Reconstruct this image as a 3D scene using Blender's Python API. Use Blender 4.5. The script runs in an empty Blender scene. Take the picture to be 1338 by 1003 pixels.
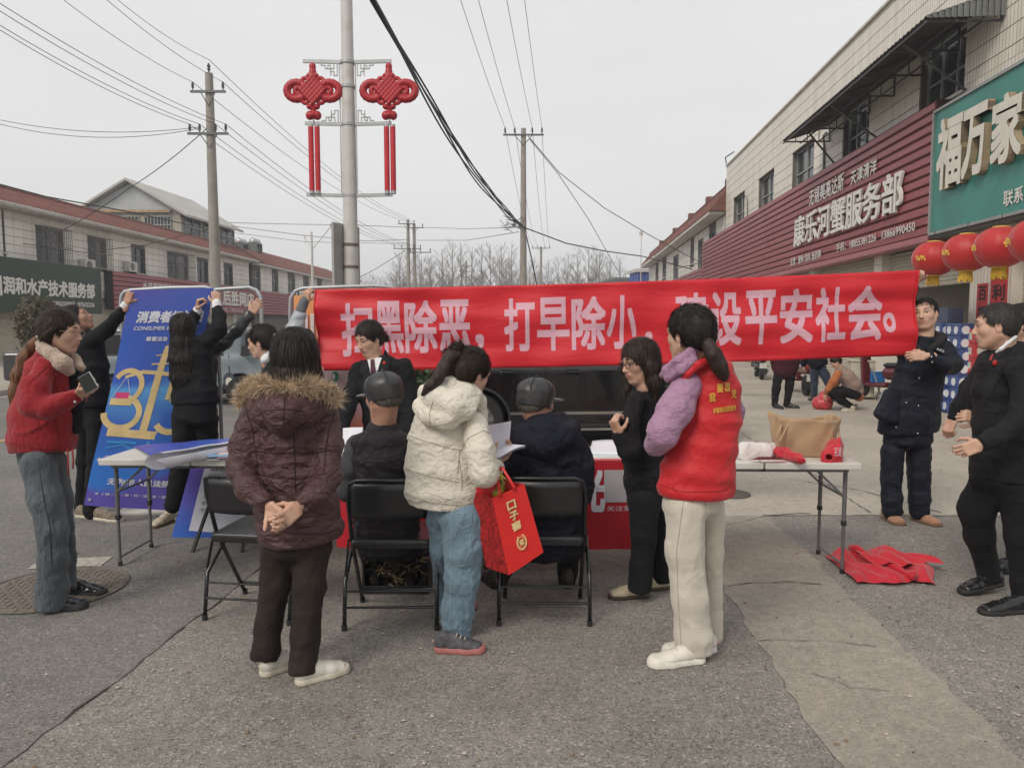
import bpy, bmesh, math, random
import numpy as np
from mathutils import Vector, Matrix, Euler
C = bpy.context.scene.collection
scene = bpy.context.scene
R = math.radians
random.seed(7)
# ------------------------------------------------------------------ camera, sky, light
PITCH = R(4.62); CAMH = 1.6; F = 966.0; W, H = 1338.0, 1003.0
cam_d = bpy.data.cameras.new('camera'); cam = bpy.data.objects.new('camera', cam_d); C.objects.link(cam)
cam_d.sensor_width = 36; cam_d.lens = F / W * 36; cam_d.clip_start = 0.05; cam_d.clip_end = 2000
cam.location = (0, 0, CAMH); cam.rotation_euler = (R(90) - PITCH, 0, 0)
scene.camera = cam
SUN_EL, SUN_ROT = R(42), R(218)
world = bpy.data.worlds.new('World'); scene.world = world; world.use_nodes = True
nt = world.node_tree; nt.nodes.clear()
wo = nt.nodes.new('ShaderNodeOutputWorld'); bg = nt.nodes.new('ShaderNodeBackground')
sky = nt.nodes.new('ShaderNodeTexSky'); sky.sky_type = 'NISHITA'; sky.sun_disc = False
sky.sun_elevation = SUN_EL; sky.sun_rotation = SUN_ROT; sky.air_density = 1.5; sky.dust_density = 4
# cloud layer: the overcast mixes nearly all of the clear sky away
tc = nt.nodes.new('ShaderNodeTexCoord'); cn = nt.nodes.new('ShaderNodeTexNoise'); cn.inputs['Scale'].default_value = 1.6; cn.inputs['Detail'].default_value = 3
mp = nt.nodes.new('ShaderNodeMapping'); mp.inputs['Scale'].default_value = (1, 1, 3)
nt.links.new(tc.outputs['Generated'], mp.inputs[0]); nt.links.new(mp.outputs[0], cn.inputs['Vector'])
cr = nt.nodes.new('ShaderNodeValToRGB'); cr.color_ramp.elements[0].position = .3; cr.color_ramp.elements[1].position = .7
cr.color_ramp.elements[0].color = (6.15, 6.1, 6.05, 1); cr.color_ramp.elements[1].color = (6.75, 6.72, 6.7, 1)
nt.links.new(cn.outputs[0], cr.inputs[0])
mx = nt.nodes.new('ShaderNodeMix'); mx.data_type = 'RGBA'; mx.inputs[0].default_value = .97
nt.links.new(sky.outputs[0], mx.inputs[6]); nt.links.new(cr.outputs[0], mx.inputs[7])
nt.links.new(mx.outputs[2], bg.inputs[0]); bg.inputs[1].default_value = .1
nt.links.new(bg.outputs[0], wo.inputs[0])
sun_d = bpy.data.lights.new('sun', 'SUN'); sun_d.energy = 1.5; sun_d.angle = R(22); sun_d.color = (1, .93, .83)
sun = bpy.data.objects.new('sun', sun_d); C.objects.link(sun)
sun.rotation_euler = (R(90) - SUN_EL, 0, -(SUN_ROT) + math.pi)
sun.location = (0, 0, 30)
scene.view_settings.view_transform = 'Standard'; scene.view_settings.look = 'None'
scene.view_settings.exposure = .36; scene.view_settings.gamma = 1; scene.view_settings.use_curve_mapping = False
scene.cycles.max_bounces = 5; scene.cycles.use_denoising = True
# ------------------------------------------------------------------ where a point of the photograph lies in the place
cP, sP = math.cos(PITCH), math.sin(PITCH)
def ray(u, v):
 x = (u - 669) / F; y = (501.5 - v) / F
 return np.array([x, cP + y * sP, -sP + y * cP])
def P(u, v, Y):
 r = ray(u, v); t = Y / r[1]
 return np.array([r[0] * t, Y, CAMH + r[2] * t])
def Pz(u, v, z):
 r = ray(u, v); t = (z - CAMH) / r[2]
 return np.array([r[0] * t, r[1] * t, z])
def G(u, v, z=0.0): return Pz(u, v, z)
def sc(p):      # metres per photo pixel at a point
 return (p[1] * cP - (p[2] - CAMH) * sP) / F
# ------------------------------------------------------------------ linking and tagging
def tag(o, label=None, cat=None, group=None, kind=None):
 if label: o['label'] = label
 if cat: o['category'] = cat
 if group: o['group'] = group
 if kind: o['kind'] = kind
 return o
def thing(name, label, cat, loc=(0, 0, 0), rz=0.0, group=None):
 o = bpy.data.objects.new(name, None); C.objects.link(o); o.empty_display_size = .1
 o.location = [float(a) for a in loc]; o.rotation_euler = (0, 0, rz)
 return tag(o, label, cat, group)
def origin_of(o):
 l = Vector((0, 0, 0))
 while o is not None:
  l = l + o.location; o = o.parent
 return l
def link_mesh(name, me, parent=None, loc=None):
 o = bpy.data.objects.new(name, me); C.objects.link(o)
 if parent is not None: o.parent = parent
 if loc is not None: o.location = [float(a) for a in loc]
 return o
def raw_mesh(name, verts, faces, mats, smooth=False, fm=None):
 me = bpy.data.meshes.new(name)
 verts = np.asarray(verts, dtype=np.float32)
 if isinstance(faces, np.ndarray):
  n, k = faces.shape
  me.vertices.add(len(verts)); me.vertices.foreach_set('co', verts.ravel())
  me.loops.add(n * k); me.loops.foreach_set('vertex_index', faces.astype(np.int32).ravel())
  me.polygons.add(n); me.polygons.foreach_set('loop_start', np.arange(0, n * k, k, dtype=np.int32))
  me.polygons.foreach_set('loop_total', np.full(n, k, dtype=np.int32))
  me.update(calc_edges=True)
 else:
  me.from_pydata([tuple(float(c) for c in v) for v in verts], [], faces)
 for m in (mats if isinstance(mats, (list, tuple)) else [mats]): me.materials.append(m)
 if fm is not None and len(fm) == len(me.polygons): me.polygons.foreach_set('material_index', np.asarray(fm, dtype=np.int32))
 if smooth: me.polygons.foreach_set('use_smooth', np.ones(len(me.polygons), dtype=bool))
 me.update()
 return me
def wobj(name, verts, faces, mat, parent=None, smooth=False, fm=None, local=False):
 """mesh given in world coordinates, put under a parent that only carries a translation (or local=True)"""
 verts = np.asarray(verts, dtype=np.float64).reshape(-1, 3)
 if parent is not None and not local: verts = verts - np.array(origin_of(parent))
 elif parent is None and not local:
  base = np.array([verts[:, 0].mean(), verts[:, 1].mean(), verts[:, 2].min()])
  o = link_mesh(name, raw_mesh(name, verts - base, faces, mat, smooth, fm), None, base)
  return o
 return link_mesh(name, raw_mesh(name, verts, faces, mat, smooth, fm), parent)
def dup(root, loc=None, rz=None, label=None, group=None):
 r = root.copy(); C.objects.link(r)
 if loc is not None: r.location = [float(a) for a in loc]
 if rz is not None: r.rotation_euler = (0, 0, rz)
 if label: r['label'] = label
 if group: r['group'] = group
 for ch in list(root.children):
  c = ch.copy(); C.objects.link(c); c.parent = r
  for g in list(ch.children):
   d = g.copy(); C.objects.link(d); d.parent = c
 return r
# ------------------------------------------------------------------ mesh builder
def nrm(v):
 v = np.asarray(v, dtype=float); return v / max(np.linalg.norm(v), 1e-9)
def frame(d, side=None):
 d = nrm(d)
 ref = np.array([0, 0, 1.]) if side is None else np.asarray(side, float)
 if abs(np.dot(nrm(ref), d)) > .98: ref = np.array([1., 0, 0]) if abs(d[0]) < .9 else np.array([0, 1., 0])
 s = nrm(np.cross(d, ref)) if side is None else nrm(ref - d * np.dot(ref, d))
 t = np.cross(d, s)
 return s, t, d
class MB:
 def __init__(s): s.v = []; s.f = []; s.m = []
 def add(s, verts, faces, mi=0):
  n = len(s.v); s.v.extend([tuple(map(float, p)) for p in verts]); s.f.extend([tuple(i + n for i in f) for f in faces]); s.m.extend([mi] * len(faces)); return s
 def box(s, c, h, rz=0.0, mi=0, M=None):
  c = np.asarray(c, float); h = np.asarray(h, float) / 2
  cr, sr = math.cos(rz), math.sin(rz); out = []
  for z in (-1, 1):
   for x, y in ((-1, -1), (1, -1), (1, 1), (-1, 1)):
    p = np.array([x * h[0], y * h[1], z * h[2]])
    if M is not None: p = M @ p
    else: p = np.array([p[0] * cr - p[1] * sr, p[0] * sr + p[1] * cr, p[2]])
    out.append(c + p)
  s.add(out, [(3, 2, 1, 0), (4, 5, 6, 7), (0, 1, 5, 4), (1, 2, 6, 5), (2, 3, 7, 6), (3, 0, 4, 7)], mi); return s
 def bx(s, x0, x1, y0, y1, z0, z1, mi=0):
  return s.box(((x0 + x1) / 2, (y0 + y1) / 2, (z0 + z1) / 2), (x1 - x0, y1 - y0, z1 - z0), 0, mi)
 def beam(s, a, b, w, h, mi=0, side=None):
  a = np.asarray(a, float); b = np.asarray(b, float); sd, t, d = frame(b - a, side)
  out = []
  for p in (a, b):
   for i, j in ((-1, -1), (1, -1), (1, 1), (-1, 1)): out.append(p + sd * i * w / 2 + t * j * h / 2)
  s.add(out, [(3, 2, 1, 0), (4, 5, 6, 7), (0, 1, 5, 4), (1, 2, 6, 5), (2, 3, 7, 6), (3, 0, 4, 7)], mi); return s
 def tube(s, pts, r, n=8, mi=0, caps=True, closed=False):
  pts = [np.asarray(p, float) for p in pts]; m = len(pts)
  rs = r if isinstance(r, (list, tuple)) else [r] * m
  base = len(s.v); prev = None; rings = []
  for i, p in enumerate(pts):
   if closed: d = pts[(i + 1) % m] - pts[i - 1]
   else: d = pts[min(i + 1, m - 1)] - pts[max(i - 1, 0)]
   d = nrm(d)
   if prev is None: sd, t, _ = frame(d)
   else:
    sd = nrm(prev - d * np.dot(prev, d)); t = np.cross(d, sd)
   prev = sd
   for k in range(n):
    a = 2 * math.pi * k / n; rings.append(p + (sd * math.cos(a) + t * math.sin(a)) * rs[i])
  fs = []
  for i in range(m if closed else m - 1):
   j = (i + 1) % m
   for k in range(n):
    k2 = (k + 1) % n; fs.append((i * n + k, i * n + k2, j * n + k2, j * n + k))
  if caps and not closed:
   fs.append(tuple(range(n))[::-1]); fs.append(tuple((m - 1) * n + k for k in range(n)))
  s.add(rings, fs, mi); return s
 def cyl(s, a, b, r0, r1=None, n=12, mi=0): return s.tube([a, b], [r0, r0 if r1 is None else r1], n, mi)
 def lathe(s, prof, c=(0, 0, 0), n=24, mi=0, M=None):
  c = np.asarray(c, float); out = []
  for r, z in prof:
   for k in range(n):
    a = 2 * math.pi * k / n; p = np.array([r * math.cos(a), r * math.sin(a), z])
    if M is not None: p = M @ p
    out.append(c + p)
  fs = []
  for i in range(len(prof) - 1):
   for k in range(n):
    k2 = (k + 1) % n; fs.append((i * n + k, i * n + k2, (i + 1) * n + k2, (i + 1) * n + k))
  fs.append(tuple(range(n))[::-1]); fs.append(tuple((len(prof) - 1) * n + k for k in range(n)))
  s.add(out, fs, mi); return s
 def sph(s, c, r, n=12, mi=0, M=None):
  r = np.asarray(r if hasattr(r, '__len__') else (r, r, r), float); c = np.asarray(c, float)
  m = max(6, n // 2 + 2); out = []; fs = []
  for i in range(m + 1):
   th = math.pi * i / m
   for k in range(n):
    a = 2 * math.pi * k / n; p = np.array([math.sin(th) * math.cos(a), math.sin(th) * math.sin(a), -math.cos(th)]) * r
    if M is not None: p = M @ p
    out.append(c + p)
  for i in range(m):
   for k in range(n):
    k2 = (k + 1) % n; fs.append((i * n + k, i * n + k2, (i + 1) * n + k2, (i + 1) * n + k))
  s.add(out, fs, mi); return s
 def grid(s, fn, nu, nv, mi=0):
  out = [fn(i / nu, j / nv) for j in range(nv + 1) for i in range(nu + 1)]
  fs = [(j * (nu + 1) + i, j * (nu + 1) + i + 1, (j + 1) * (nu + 1) + i + 1, (j + 1) * (nu + 1) + i) for j in range(nv) for i in range(nu)]
  s.add(out, fs, mi); return s
 def prism(s, poly, z0, z1, mi=0, fn=None):
  n = len(poly); fn = fn or (lambda x, y, z: (x, y, z))
  out = [fn(x, y, z0) for x, y in poly] + [fn(x, y, z1) for x, y in poly]
  fs = [tuple(range(n))[::-1], tuple(range(n, 2 * n))] + [(i, (i + 1) % n, n + (i + 1) % n, n + i) for i in range(n)]
  s.add(out, fs, mi); return s
 def build(s, name, mat, parent=None, smooth=False, local=False, bevel=0, autosm=None):
  o = wobj(name, s.v, s.f, mat, parent, smooth, s.m if isinstance(mat, (list, tuple)) else None, local)
  if bevel:
   b = o.modifiers.new('bevel', 'BEVEL'); b.width = bevel; b.segments = 2; b.limit_method = 'ANGLE'; b.angle_limit = R(35); b.harden_normals = False
  if autosm:
   o.data.polygons.foreach_set('use_smooth', np.ones(len(o.data.polygons), dtype=bool))
   o.data.set_sharp_from_angle(angle=R(autosm))
  return o
# ------------------------------------------------------------------ materials
def new_mat(name):
 m = bpy.data.materials.new(name); m.use_nodes = True; n = m.node_tree; b = n.nodes['Principled BSDF']; return m, n, b
def N(n, t, **kw):
 x = n.nodes.new(t)
 for k, v in kw.items():
  if k.startswith('i_'): x.inputs[k[2:].replace('_', ' ')].default_value = v
  else: setattr(x, k, v)
 return x
def mat(name, col, rough=.6, var=.12, scale=8, bump=0.0, bscale=60, metal=0.0, spec=.5, stretch=(1, 1, 1), coat=0.0, sheen=0.0, dirt=None, dirt_scale=2.0, dirt_amt=.5, alpha=None, trans=None):
 m, n, b = new_mat(name); L = n.links.new
 t = N(n, 'ShaderNodeTexCoord'); mpn = N(n, 'ShaderNodeMapping'); mpn.inputs['Scale'].default_value = stretch
 L(t.outputs['Object'], mpn.inputs[0])
 nz = N(n, 'ShaderNodeTexNoise'); nz.inputs['Scale'].default_value = scale; nz.inputs['Detail'].default_value = 4
 L(mpn.outputs[0], nz.inputs['Vector'])
 r = N(n, 'ShaderNodeMapRange'); r.inputs[1].default_value = .3; r.inputs[2].default_value = .7
 r.inputs[3].default_value = 1 - var; r.inputs[4].default_value = 1 + var
 L(nz.outputs[0], r.inputs[0])
 mm = N(n, 'ShaderNodeVectorMath', operation='SCALE'); mm.inputs[0].default_value = col[:3]
 L(r.outputs[0], mm.inputs['Scale']); out = mm.outputs[0]
 if dirt:
  d = N(n, 'ShaderNodeTexNoise'); d.inputs['Scale'].default_value = dirt_scale; d.inputs['Detail'].default_value = 6; L(mpn.outputs[0], d.inputs['Vector'])
  dr = N(n, 'ShaderNodeMapRange'); dr.inputs[1].default_value = .5; dr.inputs[2].default_value = .72; dr.inputs[4].default_value = dirt_amt; L(d.outputs[0], dr.inputs[0])
  dm = N(n, 'ShaderNodeMix'); dm.data_type = 'RGBA'; dm.inputs[7].default_value = (*dirt, 1); L(dr.outputs[0], dm.inputs[0]); L(out, dm.inputs[6]); out = dm.outputs[2]
 L(out, b.inputs['Base Color'])
 b.inputs['Roughness'].default_value = rough; b.inputs['Metallic'].default_value = metal
 b.inputs['Specular IOR Level'].default_value = spec; b.inputs['Coat Weight'].default_value = coat
 if sheen: b.inputs['Sheen Weight'].default_value = sheen
 if trans: b.inputs['Transmission Weight'].default_value = trans
 if alpha is not None: b.inputs['Alpha'].default_value = alpha
 if bump:
  bn = N(n, 'ShaderNodeTexNoise'); bn.inputs['Scale'].default_value = bscale; bn.inputs['Detail'].default_value = 5; L(mpn.outputs[0], bn.inputs['Vector'])
  bp = N(n, 'ShaderNodeBump'); bp.inputs['Strength'].default_value = bump; bp.inputs['Distance'].default_value = .01; L(bn.outputs[0], bp.inputs['Height']); L(bp.outputs[0], b.inputs['Normal'])
 return m
def srgb(r, g, b):
 f = lambda c: (c / 255 / 12.92) if c <= 10 else ((c / 255 + .055) / 1.055) ** 2.4
 return (f(r), f(g), f(b))
# ------------------------------------------------------------------ lettering: flat glyph outlines of Blender's own font
_tc = {}
def glyphs(txt, bold=0.0, ext=0.0, maxedge=None):
 key = (txt, bold, ext, maxedge)
 if key in _tc: return _tc[key]
 cu = bpy.data.curves.new('t', 'FONT'); cu.body = txt; cu.size = 1; cu.offset = bold; cu.extrude = ext; cu.resolution_u = 3
 o = bpy.data.objects.new('t', cu); C.objects.link(o)
 dg = bpy.context.evaluated_depsgraph_get(); me = bpy.data.meshes.new_from_object(o.evaluated_get(dg))
 bm = bmesh.new(); bm.from_mesh(me)
 if ext == 0: bmesh.ops.triangulate(bm, faces=bm.faces)
 if maxedge:
  for _ in range(3):
   es = [e for e in bm.edges if e.calc_length() > maxedge]
   if not es: break
   bmesh.ops.subdivide_edges(bm, edges=es, cuts=1); bmesh.ops.triangulate(bm, faces=[f for f in bm.faces if len(f.verts) > 3])
 v = np.array([tuple(x.co) for x in bm.verts]); f = [tuple(x.index for x in q.verts) for q in bm.faces]
 bm.free(); bpy.data.objects.remove(o); bpy.data.curves.remove(cu); bpy.data.meshes.remove(me)
 _tc[key] = (v, f); return v, f
def letter(name, txt, mat_, parent, fn, x0, x1, y0, y1, bold=0.0, ext=0.0, depth=0.0, maxedge=None, slant=0.0, spread=None, per_char=False, local=False):
 """writes txt into the rectangle x0..x1, y0..y1 of a surface; fn(x, y, h) gives the point h above it"""
 v, f = glyphs(txt, bold, ext, maxedge)
 v = v.copy(); mn = v.min(0); mxx = v.max(0)
 X = x0 + (v[:, 0] - mn[0]) / (mxx[0] - mn[0]) * (x1 - x0)
 Y = y0 + (v[:, 1] - mn[1]) / (mxx[1] - mn[1]) * (y1 - y0)
 X = X + slant * (Y - y0)
 if ext: Z = (v[:, 2] - mn[2]) / max(mxx[2] - mn[2], 1e-6) * depth
 else: Z = np.zeros(len(v))
 pts = [fn(a, b, c) for a, b, c in zip(X, Y, Z)]
 return wobj(name, pts, f, mat_, parent, False, None, local)
# ------------------------------------------------------------------ smooth bodies and cloth: distance fields turned into a mesh
_rs = np.random.RandomState(3); _lat = _rs.rand(32, 32, 32).astype(np.float32)
def vnoise(p, freq, seed=0):
 q = p * np.asarray(freq, np.float32) + (seed * 7.31 + 100.0)
 i = np.floor(q).astype(np.int64); t = (q - i).astype(np.float32); t = t * t * (3 - 2 * t); i &= 31; j = (i + 1) & 31
 g = lambda a, b, c: _lat[a, b, c]
 x0, y0, z0 = i[..., 0], i[..., 1], i[..., 2]; x1, y1, z1 = j[..., 0], j[..., 1], j[..., 2]
 tx, ty, tz = t[..., 0], t[..., 1], t[..., 2]
 a = (g(x0, y0, z0) * (1 - tx) + g(x1, y0, z0) * tx) * (1 - ty) + (g(x0, y1, z0) * (1 - tx) + g(x1, y1, z0) * tx) * ty
 b = (g(x0, y0, z1) * (1 - tx) + g(x1, y0, z1) * tx) * (1 - ty) + (g(x0, y1, z1) * (1 - tx) + g(x1, y1, z1) * tx) * ty
 return a * (1 - tz) + b * tz
def ridge(n, k=2.0): return (1 - np.abs(2 * n - 1)) ** k
def folds(amp=.008, f=(9, 9, 14), seed=0, fine=.5):
 """cloth folds: thin ridges of several sizes along bent lines"""
 f = np.array(f, float)
 def d(p):
  w = np.stack([vnoise(p, (4, 4, 4), seed + 11), vnoise(p, (4, 4, 4), seed + 17), vnoise(p, (5, 5, 5), seed + 23)], -1) - .5
  q = p + w * .22; q = q + (q[..., [2, 0, 1]] - p[..., [2, 0, 1]]) * .4
  a = ridge(vnoise(q, f * .8, seed), 2.6); b = ridge(vnoise(q, f * 1.9, seed + 5), 2.2); c = ridge(vnoise(q, f * 4.0, seed + 8), 2)
  return amp * .8 * (1.35 * (a - .35) + fine * (1.1 * (b - .35) + .45 * (c - .35)))
 return d
def quilt(sp=.09, depth=.012, z0=0.0, extra=None, sharp=.45):
 def d(p):
  z = p[..., 2] + (vnoise(p, (6, 6, 3), 21) - .5) * .03 + z0
  g = np.abs(np.sin(np.pi * z / sp)) ** sharp
  r = depth * (g - 1)
  return r + (extra(p) if extra else 0)
 return d
class SDF:
 def __init__(s): s.p = []; s.lo = np.full(3, 1e9); s.hi = np.full(3, -1e9)
 def _bb(s, lo, hi, op):
  if op == 'u': s.lo = np.minimum(s.lo, lo); s.hi = np.maximum(s.hi, hi)
 def seg(s, a, b, ra, rb, side=None, k=.02, op='u', cap=1.0):
  """ra, rb: radius or (half width along side, half depth)"""
  a = np.asarray(a, float); b = np.asarray(b, float)
  ra = (ra, ra) if np.isscalar(ra) else ra; rb = (rb, rb) if np.isscalar(rb) else rb
  m = max(max(ra), max(rb)); lo = np.minimum(a, b) - m; hi = np.maximum(a, b) + m; s._bb(lo, hi, op)
  sd, t, d = frame(b - a if np.linalg.norm(b - a) > 1e-6 else (0, 0, 1), side)
  s.p.append(('seg', (a, b, ra, rb, sd, t, d, cap), k, op, lo, hi)); return s
 def chain(s, pts, side=None, k=.02, op='u', cap=1.0):
  for (a, ra), (b, rb) in zip(pts[:-1], pts[1:]): s.seg(a, b, ra, rb, side, k, op, cap)
  return s
 def ell(s, c, r, M=None, k=.02, op='u'):
  c = np.asarray(c, float); r = np.asarray(r if hasattr(r, '__len__') else (r, r, r), float); M = np.eye(3) if M is None else M
  m = np.abs(M) @ r; s._bb(c - m, c + m, op)
  s.p.append(('ell', (c, r, M), k, op, c - m, c + m)); return s
 def box(s, c, h, M=None, rd=.01, k=.01, op='u'):
  c = np.asarray(c, float); h = np.asarray(h, float); M = np.eye(3) if M is None else M
  m = np.abs(M) @ (h + rd); s._bb(c - m, c + m, op)
  s.p.append(('box', (c, h, M, rd), k, op, c - m, c + m)); return s
 def plane(s, pt, n, k=.006):   # keeps the side the normal points away from
  s.p.append(('pl', (np.asarray(pt, float), nrm(n)), k, 'cut', None, None)); return s
 def eval_prim(s, kind, a, p):
  if kind == 'seg':
   A, B, ra, rb, sd, t, d, cap = a; L = max(np.linalg.norm(B - A), 1e-6); q = p - A.astype(np.float32)
   h = np.clip((q @ d.astype(np.float32)) / L, 0, 1)
   wq = ra[0] + (rb[0] - ra[0]) * h; dq = ra[1] + (rb[1] - ra[1]) * h
   q = q - h[..., None] * (B - A).astype(np.float32)
   x = q @ sd.astype(np.float32); y = q @ t.astype(np.float32); z = q @ d.astype(np.float32); m = np.minimum(wq, dq) * cap
   k0 = np.sqrt((x / wq) ** 2 + (y / dq) ** 2 + (z / m) ** 2) + 1e-6
   k1 = np.sqrt((x / wq ** 2) ** 2 + (y / dq ** 2) ** 2 + (z / m ** 2) ** 2) + 1e-4
   return k0 * (k0 - 1) / k1
  if kind == 'ell':
   c, r, M = a; q = (p - c.astype(np.float32)) @ M.astype(np.float32); r = r.astype(np.float32)
   k0 = np.sqrt(((q / r) ** 2).sum(-1)) + 1e-6; k1 = np.sqrt(((q / r ** 2) ** 2).sum(-1)) + 1e-4
   return k0 * (k0 - 1) / k1
  if kind == 'box':
   c, h, M, rd = a; q = np.abs((p - c.astype(np.float32)) @ M.astype(np.float32)) - h.astype(np.float32)
   return np.sqrt((np.maximum(q, 0) ** 2).sum(-1)) + np.minimum(q.max(-1), 0) - rd
  if kind == 'pl':
   return (p - a[0].astype(np.float32)) @ a[1].astype(np.float32)
 def mesh(s, vox=.01, disp=None, clip_lo=None, clip_hi=None):
  pad = vox * 2.5 + .012; lo = s.lo - pad; hi = s.hi + pad
  if clip_lo is not None: lo = np.maximum(lo, clip_lo)
  if clip_hi is not None: hi = np.minimum(hi, clip_hi)
  n = np.maximum(np.ceil((hi - lo) / vox).astype(int) + 1, 3)
  ax = [(lo[i] + np.arange(n[i]) * vox).astype(np.float32) for i in range(3)]
  f = np.full(n, .3, np.float32)
  for kind, a, k, op, bl, bh in s.p:
   if bl is None: sl = (slice(0, n[0]), slice(0, n[1]), slice(0, n[2]))
   else:
    mg = k + vox * 2 + .012; i0 = np.clip(np.floor((bl - mg - lo) / vox).astype(int), 0, n); i1 = np.clip(np.ceil((bh + mg - lo) / vox).astype(int) + 1, 0, n)
    if (i1 <= i0).any(): continue
    sl = tuple(slice(i0[i], i1[i]) for i in range(3))
   p = np.stack(np.meshgrid(ax[0][sl[0]], ax[1][sl[1]], ax[2][sl[2]], indexing='ij'), -1)
   d = s.eval_prim(kind, a, p); c = f[sl]; k = max(k, 1e-4)
   if op == 'u':
    h = np.maximum(k - np.abs(c - d), 0) / k; f[sl] = np.minimum(c, d) - h * h * k * .25
   elif op == 's':
    d = -d; h = np.maximum(k - np.abs(c - d), 0) / k; f[sl] = np.maximum(c, d) + h * h * k * .25
   else:
    h = np.maximum(k - np.abs(c - d), 0) / k; f[sl] = np.maximum(c, d) + h * h * k * .25
  if disp is not None:
   m = np.abs(f) < vox * 2 + .03; ii = np.nonzero(m)
   p = np.stack([ax[0][ii[0]], ax[1][ii[1]], ax[2][ii[2]]], -1)
   f[m] -= disp(p)
  for sl_ in (np.s_[0], np.s_[-1]):
   f[sl_, :, :] = np.maximum(f[sl_, :, :], .001); f[:, sl_, :] = np.maximum(f[:, sl_, :], .001); f[:, :, sl_] = np.maximum(f[:, :, sl_], .001)
  return nets(f, lo, vox)
 def build(s, name, mat_, parent=None, vox=.01, disp=None, smooth=True):
  v, q = s.mesh(vox, disp)
  return wobj(name, v, q, mat_, parent, smooth)
def nets(f, lo, vox):
 ins = f < 0; n = np.array(f.shape)
 acc = np.zeros(tuple(n - 1) + (3,), np.float32); cnt = np.zeros(tuple(n - 1), np.int8)
 offs = [(0, 0), (0, 1), (1, 0), (1, 1)]
 for axis in range(3):
  o1, o2 = [a for a in range(3) if a != axis]
  for a, b in offs:
   s0 = [None] * 3; s1 = [None] * 3
   s0[axis] = slice(0, n[axis] - 1); s1[axis] = slice(1, n[axis])
   for o, k in ((o1, a), (o2, b)): s0[o] = s1[o] = slice(k, n[o] - 1 + k)
   f0 = f[tuple(s0)]; f1 = f[tuple(s1)]; cross = (f0 < 0) != (f1 < 0)
   ii = np.nonzero(cross); t = f0[ii] / (f0[ii] - f1[ii])
   add = np.zeros((len(t), 3), np.float32); add[:, axis] = t; add[:, o1] = a; add[:, o2] = b
   acc[ii] += add; cnt[ii] += 1
 act = cnt > 0; idx = -np.ones(tuple(n - 1), np.int64); idx[act] = np.arange(act.sum())
 ii = np.stack(np.nonzero(act), -1); v = (acc[act] / cnt[act][:, None] + ii) * vox + lo
 quads = []
 for axis in range(3):
  o1, o2 = [(1, 2), (2, 0), (0, 1)][axis]
  s0 = [slice(1, n[k] - 1) for k in range(3)]; s1 = list(s0)
  s0[axis] = slice(0, n[axis] - 1); s1[axis] = slice(1, n[axis])
  f0 = ins[tuple(s0)]; f1 = ins[tuple(s1)]; cr_ = np.nonzero(f0 != f1)
  c = [cr_[0].copy(), cr_[1].copy(), cr_[2].copy()]
  for k in range(3):
   if k != axis: c[k] = c[k] + 1
  def cell(d1, d2):
   q = [x.copy() for x in c]; q[o1] -= d1; q[o2] -= d2
   return idx[q[0], q[1], q[2]]
  a, b, c_, d = cell(1, 1), cell(0, 1), cell(0, 0), cell(1, 0)
  q = np.stack([a, b, c_, d], -1); flip = ~f0[cr_]
  q[flip] = q[flip][:, ::-1]; quads.append(q)
 return v, np.concatenate(quads)
# ================================================================== ground, road, yard
def letters(name, txt, mat_, parent, fn, x0, x1, y0, y1, bold=.02, ext=0.0, depth=0.0, maxedge=None, slant=0.0, lift=.0004, local=False, n=8):
 """bold lettering: the thin glyph outlines laid side by side in a small ring, each a hair higher than the one before"""
 v, f = glyphs(txt, 0, ext, maxedge); v = v.copy(); mn = v.min(0); mx_ = v.max(0)
 em = (y1 - y0) / (mx_[1] - mn[1]); emx = (x1 - x0) / (mx_[0] - mn[0])
 V = []; Fc = []
 ring = [(0, 0)] if bold == 0 else [(0, 0)] + [(a_ * bold, b_ * bold) for a_ in (-1, 0, 1) for b_ in (-1, 0, 1) if a_ or b_]
 for i, (dx, dy) in enumerate(ring):
  X = x0 + (v[:, 0] - mn[0] + dx) * emx; Y = y0 + (v[:, 1] - mn[1] + dy) * em; X = X + slant * (Y - y0)
  Z = ((v[:, 2] - mn[2]) / max(mx_[2] - mn[2], 1e-6) * depth if ext else np.zeros(len(v))) + i * lift
  b = len(V); V.extend([fn(a, b_, c) for a, b_, c in zip(X, Y, Z)]); Fc.extend([tuple(q + b for q in t) for t in f])
 return wobj(name, V, Fc, mat_, parent, False, None, local)
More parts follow.
